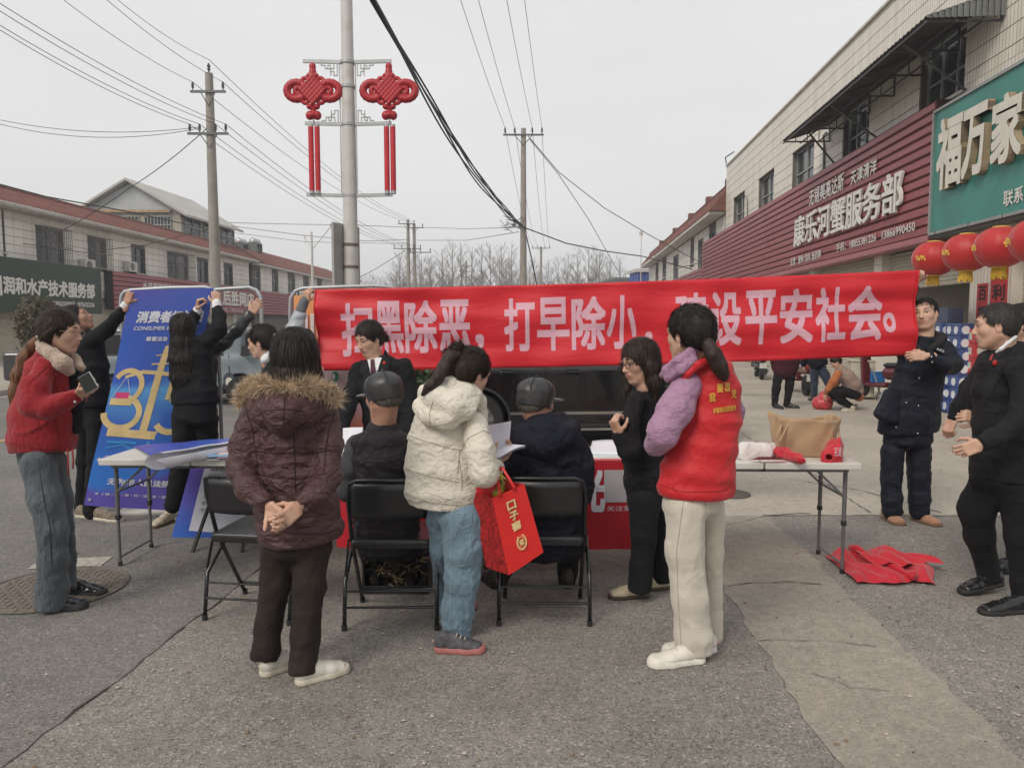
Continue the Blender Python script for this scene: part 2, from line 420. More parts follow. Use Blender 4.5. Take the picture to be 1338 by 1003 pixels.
def ground_mat(name, col, dark, light, speck=170, rough=.9, patch=.25, bump=.6, amt=.8, tint=(.95, .9, .85)):
 m, n, b = new_mat(name); L = n.links.new
 g = N(n, 'ShaderNodeNewGeometry'); P_ = g.outputs['Position']
 v = N(n, 'ShaderNodeTexVoronoi'); v.inputs['Scale'].default_value = speck; L(P_, v.inputs['Vector'])
 sepc = N(n, 'ShaderNodeSeparateColor'); L(v.outputs['Color'], sepc.inputs[0])
 r = N(n, 'ShaderNodeValToRGB'); e = r.color_ramp.elements
 e[0].position = 0; e[0].color = (*dark, 1); e[1].position = 1; e[1].color = (*light, 1)
 a = e.new(.3); a.color = (*col, 1); a2 = e.new(.86); a2.color = (*[c * 1.12 for c in col], 1)
 L(sepc.outputs[0], r.inputs[0])
 base = N(n, 'ShaderNodeMix'); base.data_type = 'RGBA'; base.inputs[6].default_value = (*col, 1); base.inputs[0].default_value = amt
 L(r.outputs[0], base.inputs[7])
 n1 = N(n, 'ShaderNodeTexNoise'); n1.inputs['Scale'].default_value = .7; n1.inputs['Detail'].default_value = 8; n1.inputs['Roughness'].default_value = .62; L(P_, n1.inputs['Vector'])
 m1 = N(n, 'ShaderNodeMapRange'); m1.inputs[1].default_value = .28; m1.inputs[2].default_value = .72; m1.inputs[3].default_value = 1 - patch; m1.inputs[4].default_value = 1 + patch; L(n1.outputs[0], m1.inputs[0])
 n2 = N(n, 'ShaderNodeTexNoise'); n2.inputs['Scale'].default_value = 14; n2.inputs['Detail'].default_value = 6; n2.inputs['Roughness'].default_value = .7; L(P_, n2.inputs['Vector'])
 m2 = N(n, 'ShaderNodeMapRange'); m2.inputs[1].default_value = .3; m2.inputs[2].default_value = .7; m2.inputs[3].default_value = .84; m2.inputs[4].default_value = 1.14; L(n2.outputs[0], m2.inputs[0])
 mu = N(n, 'ShaderNodeMath', operation='MULTIPLY'); L(m1.outputs[0], mu.inputs[0]); L(m2.outputs[0], mu.inputs[1])
 s = N(n, 'ShaderNodeVectorMath', operation='SCALE'); L(base.outputs[2], s.inputs[0]); L(mu.outputs[0], s.inputs['Scale'])
 # dried stains
 n3 = N(n, 'ShaderNodeTexNoise'); n3.inputs['Scale'].default_value = 1.9; n3.inputs['Detail'].default_value = 9; n3.inputs['Roughness'].default_value = .7; L(P_, n3.inputs['Vector'])
 m3 = N(n, 'ShaderNodeMapRange'); m3.inputs[1].default_value = .6; m3.inputs[2].default_value = .74; m3.inputs[4].default_value = .38; L(n3.outputs[0], m3.inputs[0])
 d = N(n, 'ShaderNodeMix'); d.data_type = 'RGBA'; d.inputs[7].default_value = (*[c * .5 for c in col], 1); L(m3.outputs[0], d.inputs[0]); L(s.outputs[0], d.inputs[6])
 L(d.outputs[2], b.inputs['Base Color']); b.inputs['Roughness'].default_value = rough; b.inputs['Specular IOR Level'].default_value = .25
 bp = N(n, 'ShaderNodeBump'); bp.inputs['Strength'].default_value = bump; bp.inputs['Distance'].default_value = .004
 L(v.outputs['Distance'], bp.inputs['Height']); L(bp.outputs[0], b.inputs['Normal'])
 return m
M_asph = ground_mat('coarse_asphalt', (.225, .208, .188), (.095, .088, .08), (.43, .4, .36), 125, patch=.26, amt=.85, bump=.7)
M_road = ground_mat('road_asphalt', (.185, .174, .162), (.082, .078, .074), (.36, .34, .315), 140, patch=.22, amt=.85, bump=.7)
M_conc = ground_mat('worn_concrete', (.39, .35, .30), (.28, .25, .21), (.47, .43, .38), 120, patch=.2, bump=.25, amt=.45)
M_strip = ground_mat('concrete_strip', (.29, .26, .222), (.18, .162, .138), (.43, .395, .34), 110, patch=.2, bump=.35, amt=.55)
M_crack = mat('crack_dirt', (.125, .11, .096), .95, .5, 20)
M_paint = mat('faded_road_paint', (.42, .39, .34), .8, .25, 30, dirt=(.2, .18, .17), dirt_scale=18, dirt_amt=.8)
M_ypaint = mat('faded_yellow_paint', (.45, .27, .10), .8, .25, 30, dirt=(.2, .18, .17), dirt_scale=18, dirt_amt=.8)
M_iron = mat('cast_iron', (.13, .115, .1), .65, .2, 30, bump=.3, bscale=120, metal=.3)
M_rustiron = mat('rusty_manhole_iron', (.16, .135, .112), .8, .25, 30, bump=.3, bscale=120)
vpd = ray(745, 423.4); D = nrm((vpd[0], vpd[1], 0)); Dn = np.array([-D[1], D[0], 0])      # street direction, and its left
def on_line(p, Y): return np.array([p[0] + (Y - p[1]) * D[0] / D[1], Y])
def jag(a, b, step=.09, amp=.014):
 a = np.asarray(a, float)[:2]; b = np.asarray(b, float)[:2]; L_ = np.linalg.norm(b - a); n = max(1, min(140, int(L_ / step))); d = (b - a) / L_; nn = np.array([-d[1], d[0]])
 out = []; w = 0
 for i in range(n):
  w = w * .75 + random.uniform(-1, 1) * amp * (.5 if L_ > 20 else 1)
  out.append(tuple(a + (b - a) * i / n + nn * w))
 return out
def sheet(name, poly, z, m):
 o = wobj(name, [(x, y, z) for x, y in poly], [tuple(range(len(poly)))], m); return tag(o, kind='structure')
g0 = MB().box((0, 150, -.05), (900, 900, .1)); o = g0.build('ground', M_asph); tag(o, kind='structure')
Lr = G(145, 893); KB = G(0, 517); Sl = G(1099, 1002); Sr = G(1338, 996); yardY = G(990, 674)[1]
pa, pb = on_line(Lr, .9), on_line(Lr, 14); e1 = jag(pa, pb)
ka, kb = on_line(KB, -2), on_line(KB, 260)
sheet('road', e1 + [tuple(pb), tuple(on_line(Lr, 260)), tuple(kb), tuple(ka), (-8, .9)], .004, M_road)
# the seam where the two layers of asphalt meet
cv = []; cf = []
for i, (x, y) in enumerate(e1):
 w = random.uniform(.0008, .003) if random.random() < .8 else random.uniform(.004, .009)
 cv += [(x - w, y, .0082), (x + w, y, .0082)]
 if i and math.sin(i * 1.7) + math.sin(i * .61) > -.15: cf.append((2 * i - 2, 2 * i - 1, 2 * i + 1, 2 * i))
tag(wobj('road_seam', cv, cf, M_crack), kind='structure')
ya, yb = tuple(on_line(Sl, yardY)), tuple(on_line(Sr, yardY))
el = jag(on_line(Sl, 1.2), (G(950, 767)[0], G(950, 767)[1]), .08, .02) + jag(G(950, 767)[:2], ya, .08, .02)
er = jag(yb, on_line(Sr, 1.2), .08, .018)
sheet('concrete_strip', el + [ya, yb] + er + [tuple(on_line(Sr, 1.2))], .004, M_strip)
far = on_line((11.5, 30), 260)
sheet('yard', [tuple(np.array(ya) + (0, .004))] + jag((ya[0] + .01, yardY), (14, yardY + .08), .09, .012)[1:] + [(14, yardY + .1), tuple(far), tuple(on_line(Sl, 260))], .005, M_conc)
def crack(pts, w=.006, z=.0095, name='ground_crack'):
 c = MB(); P_ = []
 for a, b in zip(pts[:-1], pts[1:]): P_ += jag(a, b, .045, .012)
 v = []; f = []
 for i, (x, y) in enumerate(P_):
  q = P_[min(i + 1, len(P_) - 1)]; pz = P_[max(i - 1, 0)]; d = nrm((q[0] - pz[0], q[1] - pz[1], 0)); ww = w * random.uniform(.2, 1.2)
  v += [(x - d[1] * ww, y + d[0] * ww, z), (x + d[1] * ww, y - d[0] * ww, z)]
  if i: f.append((2 * i - 2, 2 * i - 1, 2 * i + 1, 2 * i))
 tag(wobj(name, v, f, M_crack), kind='structure')
crack([G(950, 767), G(1000, 762), G(1040, 761), G(1084, 765)], .006)
crack([G(990, 838), G(1060, 838), G(1160, 846)], .003)
crack([G(1040, 628), G(1120, 640), G(1235, 672)], .008)
crack([G(968, 566), G(1010, 590), G(1070, 625), G(1140, 672)], .008)
crack([G(966, 516), G(1000, 516), G(1080, 520)], .03)
crack([G(1150, 672), G(1250, 675), G(1338, 677)], .01)
crack([G(1060, 672), G(990, 674)], .012)
crack([G(1060, 880), G(1110, 900), G(1180, 905)], .002)
kb_ = MB()
d0 = np.array([*ka, 0]); d1 = np.array([*kb, 0])
nk = 90
kerb = thing('kerb', None, None, (0, 0, 0)); kerb['kind'] = 'structure'
kc = MB().box((0, 0, .06), (.16, .985, .13)); first = None
for i in range(38):
 p = on_line(KB, 6 + i * 1.0)
 if first is None: first = wobj('kerb_stone', kc.v, kc.f, mat('kerb_concrete', (.4, .37, .33), .9, .15, 12, bump=.3, bscale=40), kerb, local=True); q = first
 else: q = first.copy(); C.objects.link(q)
 q.location = (p[0] - .08, p[1], random.uniform(-.006, .006)); q.rotation_euler = (0, 0, -math.atan2(D[0], D[1]))
pv = on_line(KB, 260)
sheet('pavement', [tuple(on_line(KB, 4) + (-.17, 0)), tuple(pv + (-.17, 0)), (pv[0] - 40, 260), (-60, 30), (-60, 4)], .115, mat('pavement_concrete', (.36, .325, .28), .9, .15, 3, bump=.2, bscale=60))
def stripe(name, p, q, w, z, m):
 d = nrm((q[0] - p[0], q[1] - p[1], 0)); nn = np.array([-d[1], d[0], 0]) * w / 2
 P0 = [p + nn, q + nn, q - nn, p - nn]; e = jag(P0[0], P0[1], .3, .006) + [tuple(P0[1][:2]), tuple(P0[2][:2])] + jag(P0[2], P0[3], .3, .006) + [tuple(P0[3][:2])]
 sheet(name, e, z, m)
p = on_line(KB + np.array([.35, 0, 0]), 2); q = on_line(KB + np.array([.35, 0, 0]), 150); stripe('road_marking', np.array([*p, 0]), np.array([*q, 0]), .13, .0085, M_paint)
YL = G(0, 577); p = on_line(YL, 1.5); q = on_line(YL, 150); stripe('road_marking', np.array([*p, 0]), np.array([*q, 0]), .13, .0085, M_ypaint)
a_ = G(45, 738); b_ = G(140, 734); stripe('road_marking', a_, b_, .2, .0085, M_paint)
# loose grit, small stones and torn leaves lying about
gr_ = np.random.RandomState(2); n_ = 1500; gv = []; gf = []
for i in range(n_):
 y = 1.6 + 9 * gr_.rand() ** 1.6; x = (gr_.rand() - .5) * y * 1.5; r = .002 + .006 * gr_.rand() ** 3; b = len(gv); a = gr_.rand() * 6
 for k in range(4): gv.append((x + math.cos(a + k * 1.57) * r * (1 + gr_.rand()), y + math.sin(a + k * 1.57) * r * (1 + gr_.rand()), .0065))
 gv.append((x, y, .0065 + r * (.9 if i % 9 else .4))); gf += [(b + k, b + (k + 1) % 4, b + 4) for k in range(4)]
tag(wobj('grit', gv, gf, [M_iron, M_conc, mat('dry_leaf_bit', (.2, .13, .07), .8)], fm=[(0 if (i // 4) % 9 == 0 else 1 if (i // 4) % 9 < 7 else 2) for i in range(len(gf))]), 'grit and small stones lying on the asphalt', 'grit', kind='stuff')
# manhole covers: a rim and a cover with raised studs
def manhole(c, r, label, studs=True, m=M_rustiron, sq=.05):
 t = thing('manhole_cover', label, 'manhole cover', (c[0], c[1], .009))
 ring = MB().lathe([(r * 1.0, 0), (r * 1.0, .006), (r * .965, .007), (r * .96, .001)], n=64); ring.build('rim', m, t, local=True, autosm=40)
 pl = MB().lathe([(r * .95, 0), (r * .95, .003)], n=64)
 st = MB(); k = int(r / sq)
 for i in range(-k, k + 1):
  for j in range(-k, k + 1):
   x, y = i * sq, j * sq
   if math.hypot(x, y) > r * .9: continue
   if (i + j) % 2: st.box((x, y, .0045), (sq * .82, sq * .36, .004), 0)
   else: st.box((x, y, .0045), (sq * .36, sq * .82, .004), 0)
 pl.build('cover', m, t, local=True); s_ = st.build('stud', m, t, local=True); s_['kind'] = 'stuff'
manhole(G(72, 770), .4, 'large round iron manhole cover under the feet of the woman in red jacket', sq=.045)
manhole(G(952, 646), .2, 'small dark round cover in the yard beside the woman in the red vest', m=M_iron, sq=.04)
# ================================================================== shared building pieces
M_glass = mat('dark_window_glass', (.03, .035, .038), .12, .3, 1.5, spec=.6)
M_alu = mat('grey_aluminium', (.33, .34, .34), .45, .1, metal=.4)
M_alud = mat('dark_aluminium', (.13, .14, .14), .5, .1, metal=.3)
M_bars = mat('rusty_window_bars', (.2, .18, .17), .7, .2, 20)
M_white = mat('aged_white_paint', (.55, .53, .49), .7, .1, 4, dirt=(.3, .26, .2), dirt_scale=3, dirt_amt=.5)
def tile_mat(name, col, joint, tw, th, bumpd=.003, wear=(.3, .26, .2)):
 m, n, b = new_mat(name); L = n.links.new
 t = N(n, 'ShaderNodeTexCoord'); sp = N(n, 'ShaderNodeSeparateXYZ'); cb = N(n, 'ShaderNodeCombineXYZ'); L(t.outputs['Object'], sp.inputs[0]); L(sp.outputs[0], cb.inputs[0]); L(sp.outputs[2], cb.inputs[1])
 br = N(n, 'ShaderNodeTexBrick'); br.offset = 0; br.inputs['Scale'].default_value = 1; br.inputs['Brick Width'].default_value = tw; br.inputs['Row Height'].default_value = th
 br.inputs['Mortar Size'].default_value = .008; br.inputs['Mortar Smooth'].default_value = .3
 br.inputs['Color1'].default_value = (*col, 1); br.inputs['Color2'].default_value = (*[c * .86 for c in col], 1); br.inputs['Mortar'].default_value = (*joint, 1)
 L(cb.outputs[0], br.inputs['Vector'])
 nz = N(n, 'ShaderNodeTexNoise'); nz.inputs['Scale'].default_value = .8; nz.inputs['Detail'].default_value = 8; nz.inputs['Roughness'].default_value = .65
 mp_ = N(n, 'ShaderNodeMapping'); mp_.inputs['Scale'].default_value = (2.2, 1, .5); L(t.outputs['Object'], mp_.inputs[0]); L(mp_.outputs[0], nz.inputs['Vector'])
 mr = N(n, 'ShaderNodeMapRange'); mr.inputs[1].default_value = .48; mr.inputs[2].default_value = .75; mr.inputs[4].default_value = .55; L(nz.outputs[0], mr.inputs[0])
 mx_ = N(n, 'ShaderNodeMix'); mx_.data_type = 'RGBA'; mx_.inputs[7].default_value = (*wear, 1); L(mr.outputs[0], mx_.inputs[0]); L(br.outputs[0], mx_.inputs[6])
 L(mx_.outputs[2], b.inputs['Base Color']); b.inputs['Roughness'].default_value = .45
 bp = N(n, 'ShaderNodeBump'); bp.inputs['Distance'].default_value = bumpd; bp.invert = True; L(br.outputs['Fac'], bp.inputs['Height']); L(bp.outputs[0], b.inputs['Normal'])
 return m
M_tile = tile_mat('cream_wall_tile', (.82, .77, .68), (.34, .3, .26), .1, 3.0, wear=(.52, .45, .35))
M_joint = mat('dark_wall_joint', (.13, .12, .11), .9)
M_tile2 = tile_mat('white_wall_tile', (.78, .745, .68), (.3, .28, .26), .6, 3.0, wear=(.48, .43, .36))
M_rtile = mat('red_roof_tile', (.16, .055, .043), .65, .3, 3, bump=.3, bscale=30, dirt=(.13, .08, .07), dirt_scale=2.5, dirt_amt=.7)
M_clad = mat('faded_red_cladding', (.30, .075, .085), .4, .14, 1.2, stretch=(.5, 1, 6), bump=.05, bscale=20, spec=.6)
M_clad2 = mat('faded_red_trim', (.36, .12, .14), .45, .1)
M_letter = mat('white_sign_letter', (.72, .70, .66), .55, .06)
M_dark = mat('dark_interior', (.028, .026, .025), .9)
M_shut = mat('beige_shutter', (.46, .42, .34), .5, .1, 5, spec=.5)
M_corr = mat('grey_corrugated_sheet', (.17, .18, .175), .55, .15, 2, metal=.2)
M_corrd = mat('dark_corrugated_sheet', (.06, .06, .06), .6, .15, 2)
class Fac:
 """a street front: x runs along it away from the camera, y across it, z up"""
 def __init__(s, p0, d, sgn):
  s.p0 = np.array([p0[0], p0[1], 0.]); s.d = nrm((d[0], d[1], 0)); s.n = np.array([-s.d[1], s.d[0], 0]); s.rz = math.atan2(s.d[1], s.d[0]); s.sgn = sgn
 def at(s, u, v, off=0.0):
  r = ray(u, v); o = np.array([0, 0, CAMH]); pp = s.p0 + s.n * off
  t = np.dot(pp - o, s.n) / np.dot(r, s.n); q = o + r * t - s.p0
  return float(np.dot(q, s.d)), float(q[2])
 def w(s, x, y, z): return s.p0 + s.d * x + s.n * y + np.array([0, 0, z])
 def root(s, name, label, cat): return thing(name, label, cat, s.p0, s.rz)
RF = Fac((7.3, 0), D, 1)      # street side is +y
ldir = np.array([.7, 26.]); LF = Fac((-20.8, 30), ldir, -1)     # street side is -y
def window(par, x0, x1, z0, z1, yw, out, mull=1, tr=.68, bars=False, depth=.12, name='window', mfr=None, cage=0):
 """yw: face of the wall; out: +1/-1 is the street side"""
 if x0 > x1: x0, x1 = x1, x0
 w = .045; y_in = yw - out * depth; f = MB(); mfr = mfr or M_alu
 ylo, yhi = sorted((y_in, y_in + out * .05))
 f.bx(x0, x0 + w, ylo, yhi, z0, z1); f.bx(x1 - w, x1, ylo, yhi, z0, z1); f.bx(x0 + w, x1 - w, ylo, yhi, z0, z0 + w); f.bx(x0 + w, x1 - w, ylo, yhi, z1 - w, z1)
 for k in range(1, mull + 1):
  xm = x0 + (x1 - x0) * k / (mull + 1); f.bx(xm - w / 2, xm + w / 2, ylo + .004, yhi - .004, z0 + w, z1 - w)
 if tr: zt = z0 + (z1 - z0) * tr; f.bx(x0 + w, x1 - w, ylo + .008, yhi - .008, zt - w / 2, zt + w / 2)
 fo = f.build(name, mfr, par, local=True)
 g = MB().bx(x0 + .01, x1 - .01, min(y_in - out * .02, y_in), max(y_in - out * .02, y_in), z0 + .01, z1 - .01); go = g.build('pane', M_glass, fo, local=True)
 sl = MB().bx(x0 - .06, x1 + .06, *sorted((yw - out * .1, yw + out * .06)), z0 - .06, z0 - .002); sl.build('sill', M_white, fo, local=True)
 if cage:
  b = MB(); yc = yw + out * cage; r = .012; nb = max(4, int((x1 - x0) / .13))
  for k in range(nb + 1):
   x = x0 - .05 + (x1 - x0 + .1) * k / nb; b.beam((x, yc, z0 - .08), (x, yc, z1 + .08), r * 1.6, r * 1.6)
  for z in (z0 - .08, z0 + (z1 - z0) * .5, z1 + .08):
   b.beam((x0 - .06, yc + out * .016, z), (x1 + .06, yc + out * .016, z), .025, .025)
   for x in (x0 - .05, x1 + .05): b.beam((x, yw, z), (x, yc, z), .02, .02)
  b.build('window_bars', M_bars, fo, local=True)
 return fo
def courses(par, x0, x1, z0, z1, step, holes, yw, out, m, th=.03, name='tile_course'):
 """rows of wall tiles, proud of a dark joint, broken by the windows"""
 z = z0
 while z < z1 - .02:
  zt = min(z + step, z1); segs = [(x0, x1)]
  for h0, h1, g0_, g1 in holes:
   if zt - .01 > g0_ and z + .01 < g1:
    ns = []
    for a, b in segs:
     if h1 <= a or h0 >= b: ns.append((a, b)); continue
     if h0 > a: ns.append((a, h0))
     if h1 < b: ns.append((h1, b))
    segs = ns
  for a, b in segs:
   if b - a < .03: continue
   MB().bx(a, b, *sorted((yw - out * th, yw)), z + .012, zt - .008).build(name, m, par, local=True)
  z = zt
def corrugated(fn, nu, amp, waves):
 """sheet fn(s, t, h): a grid whose height follows the ribs"""
 mb = MB(); n = waves * 4
 mb.grid(lambda i, j: fn(i, j, amp * math.sin(i * waves * 2 * math.pi)), n, nu);
 return mb
# ================================================================== right: tall tiled building with the cladding sign
xr0, xr1 = 7.0, RF.at(950, 212)[0]; ztop = 8.95
tb = RF.root('shop_building', 'long cream tiled two storey shop building with red slatted sign band at the right', 'building')
holes = []
for (u0, v0, u1, v1) in [(958, 264, 972, 299), (991, 238, 1010, 279), (1035, 201, 1062, 251)]:
 xa, za = RF.at(u0, v0); xb, zb = RF.at(u1, v1); xa_, _ = RF.at(u0, v1)
 holes.append((min(xa, xb), max(xa, xb), 5.95, 7.2))
for (u0, u1) in [(1101, 1136), (1199, 1258)]:
 xa, xb = RF.at(u0, 180)[0], RF.at(u1, 150)[0]; holes.append((min(xa, xb), max(xa, xb), 5.95, 7.25))
holes.append((9.3, 11.0, 5.95, 7.25))
core = MB().bx(xr0, xr1, -9, -.25, 3.25, ztop - .05).bx(xr0, xr1, -9, -3.6, 0, 3.25)
core.build('wall', M_joint, tb, local=True)
# the reveals: wall slab between the joints and the windows
z = 5.2; sl = MB(); xs = xr0
for h0, h1, g0_, g1 in sorted(holes): sl.bx(xs, h0, -.25, -.034, 3.25, ztop - .05); sl.bx(h0, h1, -.25, -.034, 3.25, g0_); sl.bx(h0, h1, -.25, -.034, g1, ztop - .05); xs = h1
sl.bx(xs, xr1, -.25, -.034, 3.25, ztop - .05); sl.build('wall', M_joint, tb, local=True)
courses(tb, xr0, xr1, 5.2, ztop, .335, holes, 0, 1, M_tile)
for i, (h0, h1, g0_, g1) in enumerate(holes): window(tb, h0, h1, g0_, g1, 0, 1, 1 if i < 3 else 2, .42, mfr=M_alu, depth=.2)
MB().bx(xr1, xr1 + .03, -9, 0, 3.3, ztop).build('end_wall', M_tile2, tb, local=True)
MB().bx(xr0, xr1 + .05, -9, .06, ztop, ztop + .07).build('coping', M_white, tb, local=True, bevel=.01)
xx = RF.at(1078, 215)[0]
MB().tube([(xx, .03, 5.9), (xx, .04, 6.7), (xx - .1, .1, 6.95), (xx - .1, .02, 7.05)], .035, 6).build('drain_pipe', M_alud, tb, local=True); MB().tube([(RF.at(978, 260)[0], .03, 6.0), (RF.at(978, 260)[0], .05, 6.7), (RF.at(978, 260)[0] + .2, .1, 6.9)], .02, 6).build('cable', M_alud, tb, local=True)
MB().tube([(xr1 - .1, .05, ztop + .1), (xr1 - .1, .1, ztop + .4), (xr1 - 1, -.1, ztop + .45)], .03, 6).build('gutter_end', M_alud, tb, local=True)
# ground floor: pillars, shutters, an open shop
xg = [RF.at(u, 400)[0] for u in (1266, 1320)]       # pillar right of the open shop
pil = [(xg[1], xg[0]), (RF.at(1150, 400)[0], RF.at(1150, 400)[0] + .45), (RF.at(1062, 400)[0], RF.at(1062, 400)[0] + .45), (26.5, 26.95), (31.5, xr1), (7.0, 7.6)]
for i, (a, b) in enumerate(pil):
 if b < a: a, b = b, a
 MB().bx(a, b, -3.6, .0, 0, 3.25).build('pillar', M_tile, tb, local=True)
edges = sorted([tuple(sorted(p)) for p in pil]);
def shutter(par, a, b, z0, z1, y):
 n = int((z1 - z0) / .085); m = MB()
 for k in range(n):
  zz = z0 + k * .085; prof = [(y, zz), (y + .02, zz + .02), (y + .02, zz + .06), (y, zz + .085)]
  m.add([(a, p[0], p[1]) for p in prof] + [(b, p[0], p[1]) for p in prof], [(i, i + 1, 5 + i, 4 + i) for i in range(3)])
 return m.build('roller_shutter', M_shut, par, local=True)
open_x = (xg[0], RF.at(1150, 400)[0])
zsh = RF.at(1230, 372)[1]
for (a0, a1), (b0, b1) in zip(edges[:-1], edges[1:]):
 op = abs(a1 - open_x[0]) < .1
 shutter(tb, a1, b0, zsh if op else .02, 3.25, -.2)
MB().bx(xr0, xr1, -3.58, -.25, -.0, .02).build('shop_floor', mat('shop_floor_tile', (.3, .28, .26), .5), tb, local=True)
MB().bx(xr0, xr1, -3.6, .33, 3.25, 3.3).build('soffit', M_alud, tb, local=True)
# cladding: staggered slats, every one a piece
zc0, zc1 = 3.33, 5.88; rows = 13; hstep = (zc1 - zc0) / rows
xc0 = RF.at(1217, 230, .35)[0]; xc1 = RF.at(917, 335, .35)[0]
cl = RF.root('shop_sign', 'dark red slatted cladding sign with white crab shop lettering on the tiled building', 'sign')
MB().bx(xc0, xc1, .02, .3, zc0, zc1).build('backing', mat('clad_backing', (.06, .02, .022), .8), cl, local=True)
proto = None
for r_ in range(rows):
 xs = [xc0, xc0 + 1.6 + (r_ % 3) * .25]
 while xs[-1] < xc1: xs.append(xs[-1] + 3.2)
 xs[-1] = xc1
 for a, b in zip(xs[:-1], xs[1:]):
  z = zc0 + r_ * hstep; m = MB(); y0 = .305
  prof = [(y0, z + .015), (y0 + .035, z + .03), (y0 + .045, z + hstep * .72), (y0, z + hstep * .93)]; L0, L1 = a + .006, b - .006
  m.add([(L0, p[0], p[1]) for p in prof] + [(L1, p[0], p[1]) for p in prof], [(0, 1, 5, 4), (1, 2, 6, 5), (2, 3, 7, 6), (3, 0, 4, 7), (0, 3, 2, 1), (4, 5, 6, 7)])
  m.build('slat', M_clad, cl, local=True)
MB().bx(xc0, xc1, -.02, .37, zc0 - .13, zc0 - .004).build('lower_trim', M_clad2, cl, local=True, bevel=.01)
def rfn(off, x_left): return lambda x, y, h: (x_left - x, off + h, y)
def sign_text(par, fac, txt, ul, vl_top, vl_bot, ur, vr_top, vr_bot, off, m, bold, **kw):
 """from the four corners the line of writing has in the photograph"""
 xl, zlt = fac.at(ul, vl_top, off); _, zlb = fac.at(ul, vl_bot, off); xr_, zrt = fac.at(ur, vr_top, off); _, zrb = fac.at(ur, vr_bot, off)
 z1_ = (zlt + zrt) / 2; z0_ = (zlb + zrb) / 2; s_ = 1 if xr_ > xl else -1
 ex = kw.pop('ext', 0); dp = kw.pop('depth', 0)
 fn = (lambda x, y, h: (xl + s_ * x, off + (h if fac.sgn > 0 else -h), y))
 return letters('lettering', txt, m, par, fn, 0, abs(xr_ - xl), z0_, z1_, bold=bold, ext=ex, depth=dp, local=True, lift=.001, **kw)
sign_text(cl, RF, '康乐河蟹服务部', 1040, 283, 321, 1182, 224, 276, .37, M_letter, .016, ext=.02, depth=.05)
sign_text(cl, RF, '无锡美高达斯', 1058, 246, 268, 1103, 228, 250, .37, M_letter, .02)
sign_text(cl, RF, '天津清洋', 1112, 224, 240, 1146, 206, 228, .37, M_letter, .02)
sign_text(cl, RF, '手机：18855381226   13866990450', 1093, 317, 329, 1196, 289, 303, .37, M_letter, .009)
sign_text(cl, RF, '主营：蟹种 饲料 渔药等', 1033, 336, 347, 1073, 328, 338, .37, M_letter, .009)
# green shop sign
xe = RF.at(1217, 230, .38)[0]; zg1 = RF.at(1217, 149, .38)[1]; zg0 = RF.at(1217, 306, .38)[1]
gs = RF.root('green_shop_sign', 'green shop sign board with large cream box letters under the roof awning', 'sign')
M_green = mat('faded_green_board', (.045, .235, .195), .45, .08, 1.5, dirt=(.04, .17, .145), dirt_scale=1.2, dirt_amt=.6)
MB().bx(xr0 + .5, xe - .03, .05, .36, zg0 + .03, zg1 - .03).build('panel', M_green, gs, local=True)
fr = MB(); fr.bx(xr0 + .5, xe, .04, .40, zg1 - .03, zg1 + .02).bx(xr0 + .5, xe, .04, .40, zg0 - .02, zg0 + .03).bx(xe - .03, xe + .02, .04, .40, zg0 + .031, zg1 - .031)
fr.build('frame', M_alu, gs, local=True)
M_boxl = mat('cream_box_letter', (.66, .63, .55), .5, .08, 4)
M_boxs = mat('stained_letter_side', (.36, .27, .17), .7, .2, 6)
def box_letter(ch, u0, u1, vlt, vlb, vrt, vrb):
 xl, z1a = RF.at(u0, vlt, .5); _, z0a = RF.at(u0, vlb, .5); xr_, z1b = RF.at(u1, vrt, .5); _, z0b = RF.at(u1, vrb, .5)
 z1_, z0_ = (z1a + z1b) / 2, (z0a + z0b) / 2; Lx = xl - xr_
 letters('box_letter', ch, M_boxs, gs, lambda x, y, h: (xl - x, .37 + h, y), 0, Lx, z0_, z1_, bold=.03, ext=.05, depth=.11, local=True, lift=0)
 letters('letter_face', ch, M_boxl, gs, lambda x, y, h: (xl - x, .487 + h, y), 0, Lx, z0_, z1_, bold=.03, local=True, lift=.0006)
box_letter('福', 1226, 1257, 160, 248, 146, 234); box_letter('万', 1259, 1289, 145, 233, 137, 218); box_letter('家', 1297, 1336, 132, 219, 114, 196)
sign_text(gs, RF, '联系', 1312, 250, 270, 1338, 243, 263, .37, M_letter, .025)
# awning of corrugated sheet over the upper windows, with its struts
aw = RF.root('awning', 'dark corrugated metal awning on angled struts above the upper windows', 'awning')
ax0 = RF.at(1210, 29, 1.3)[0]; ax1 = RF.at(1022, 187, 1.3)[0]; az = RF.at(1100, 117, 1.3)[1]
corrugated(lambda s_, t_, h: (ax0 + (ax1 - ax0) * s_, 1.3 * (1 - t_) + .002, az + .42 * t_ + h), 3, .02, 52).build('roof_sheet', M_corrd, aw, local=True)  # shade of the underside put into the sheet's dark colour
m = MB();
for i in range(26):
 t0, t1 = i / 26, (i + 1) / 26; hh = .012 * (1 if i % 2 else -1)
 m.add([(ax0 + hh, 1.3 * (1 - t0), az - .02), (ax0 + hh, 1.3 * (1 - t1), az - .02), (ax0 + hh, 1.3 * (1 - t1), az + .42 * t1 + .02), (ax0 + hh, 1.3 * (1 - t0), az + .42 * t0 + .02)], [(0, 1, 2, 3)])
m.build('end_sheet', M_corr, aw, local=True)
s_ = MB();
for k in range(7):
 x = ax0 + .1 + (ax1 - ax0 - .2) * k / 6; s_.beam((x, .02, az - .06), (x, 1.28, az - .05), .035, .035); s_.beam((x, .03, az - .06), (x, .03, az + .36), .03, .03); s_.beam((x, 1.28, az - .03), (x, .02, az + .36), .03, .03)
 for j in (1, 2, 3): s_.beam((x, .32 * j, az - .04), (x, .32 * j, az + .38 - .1 * j), .02, .02)
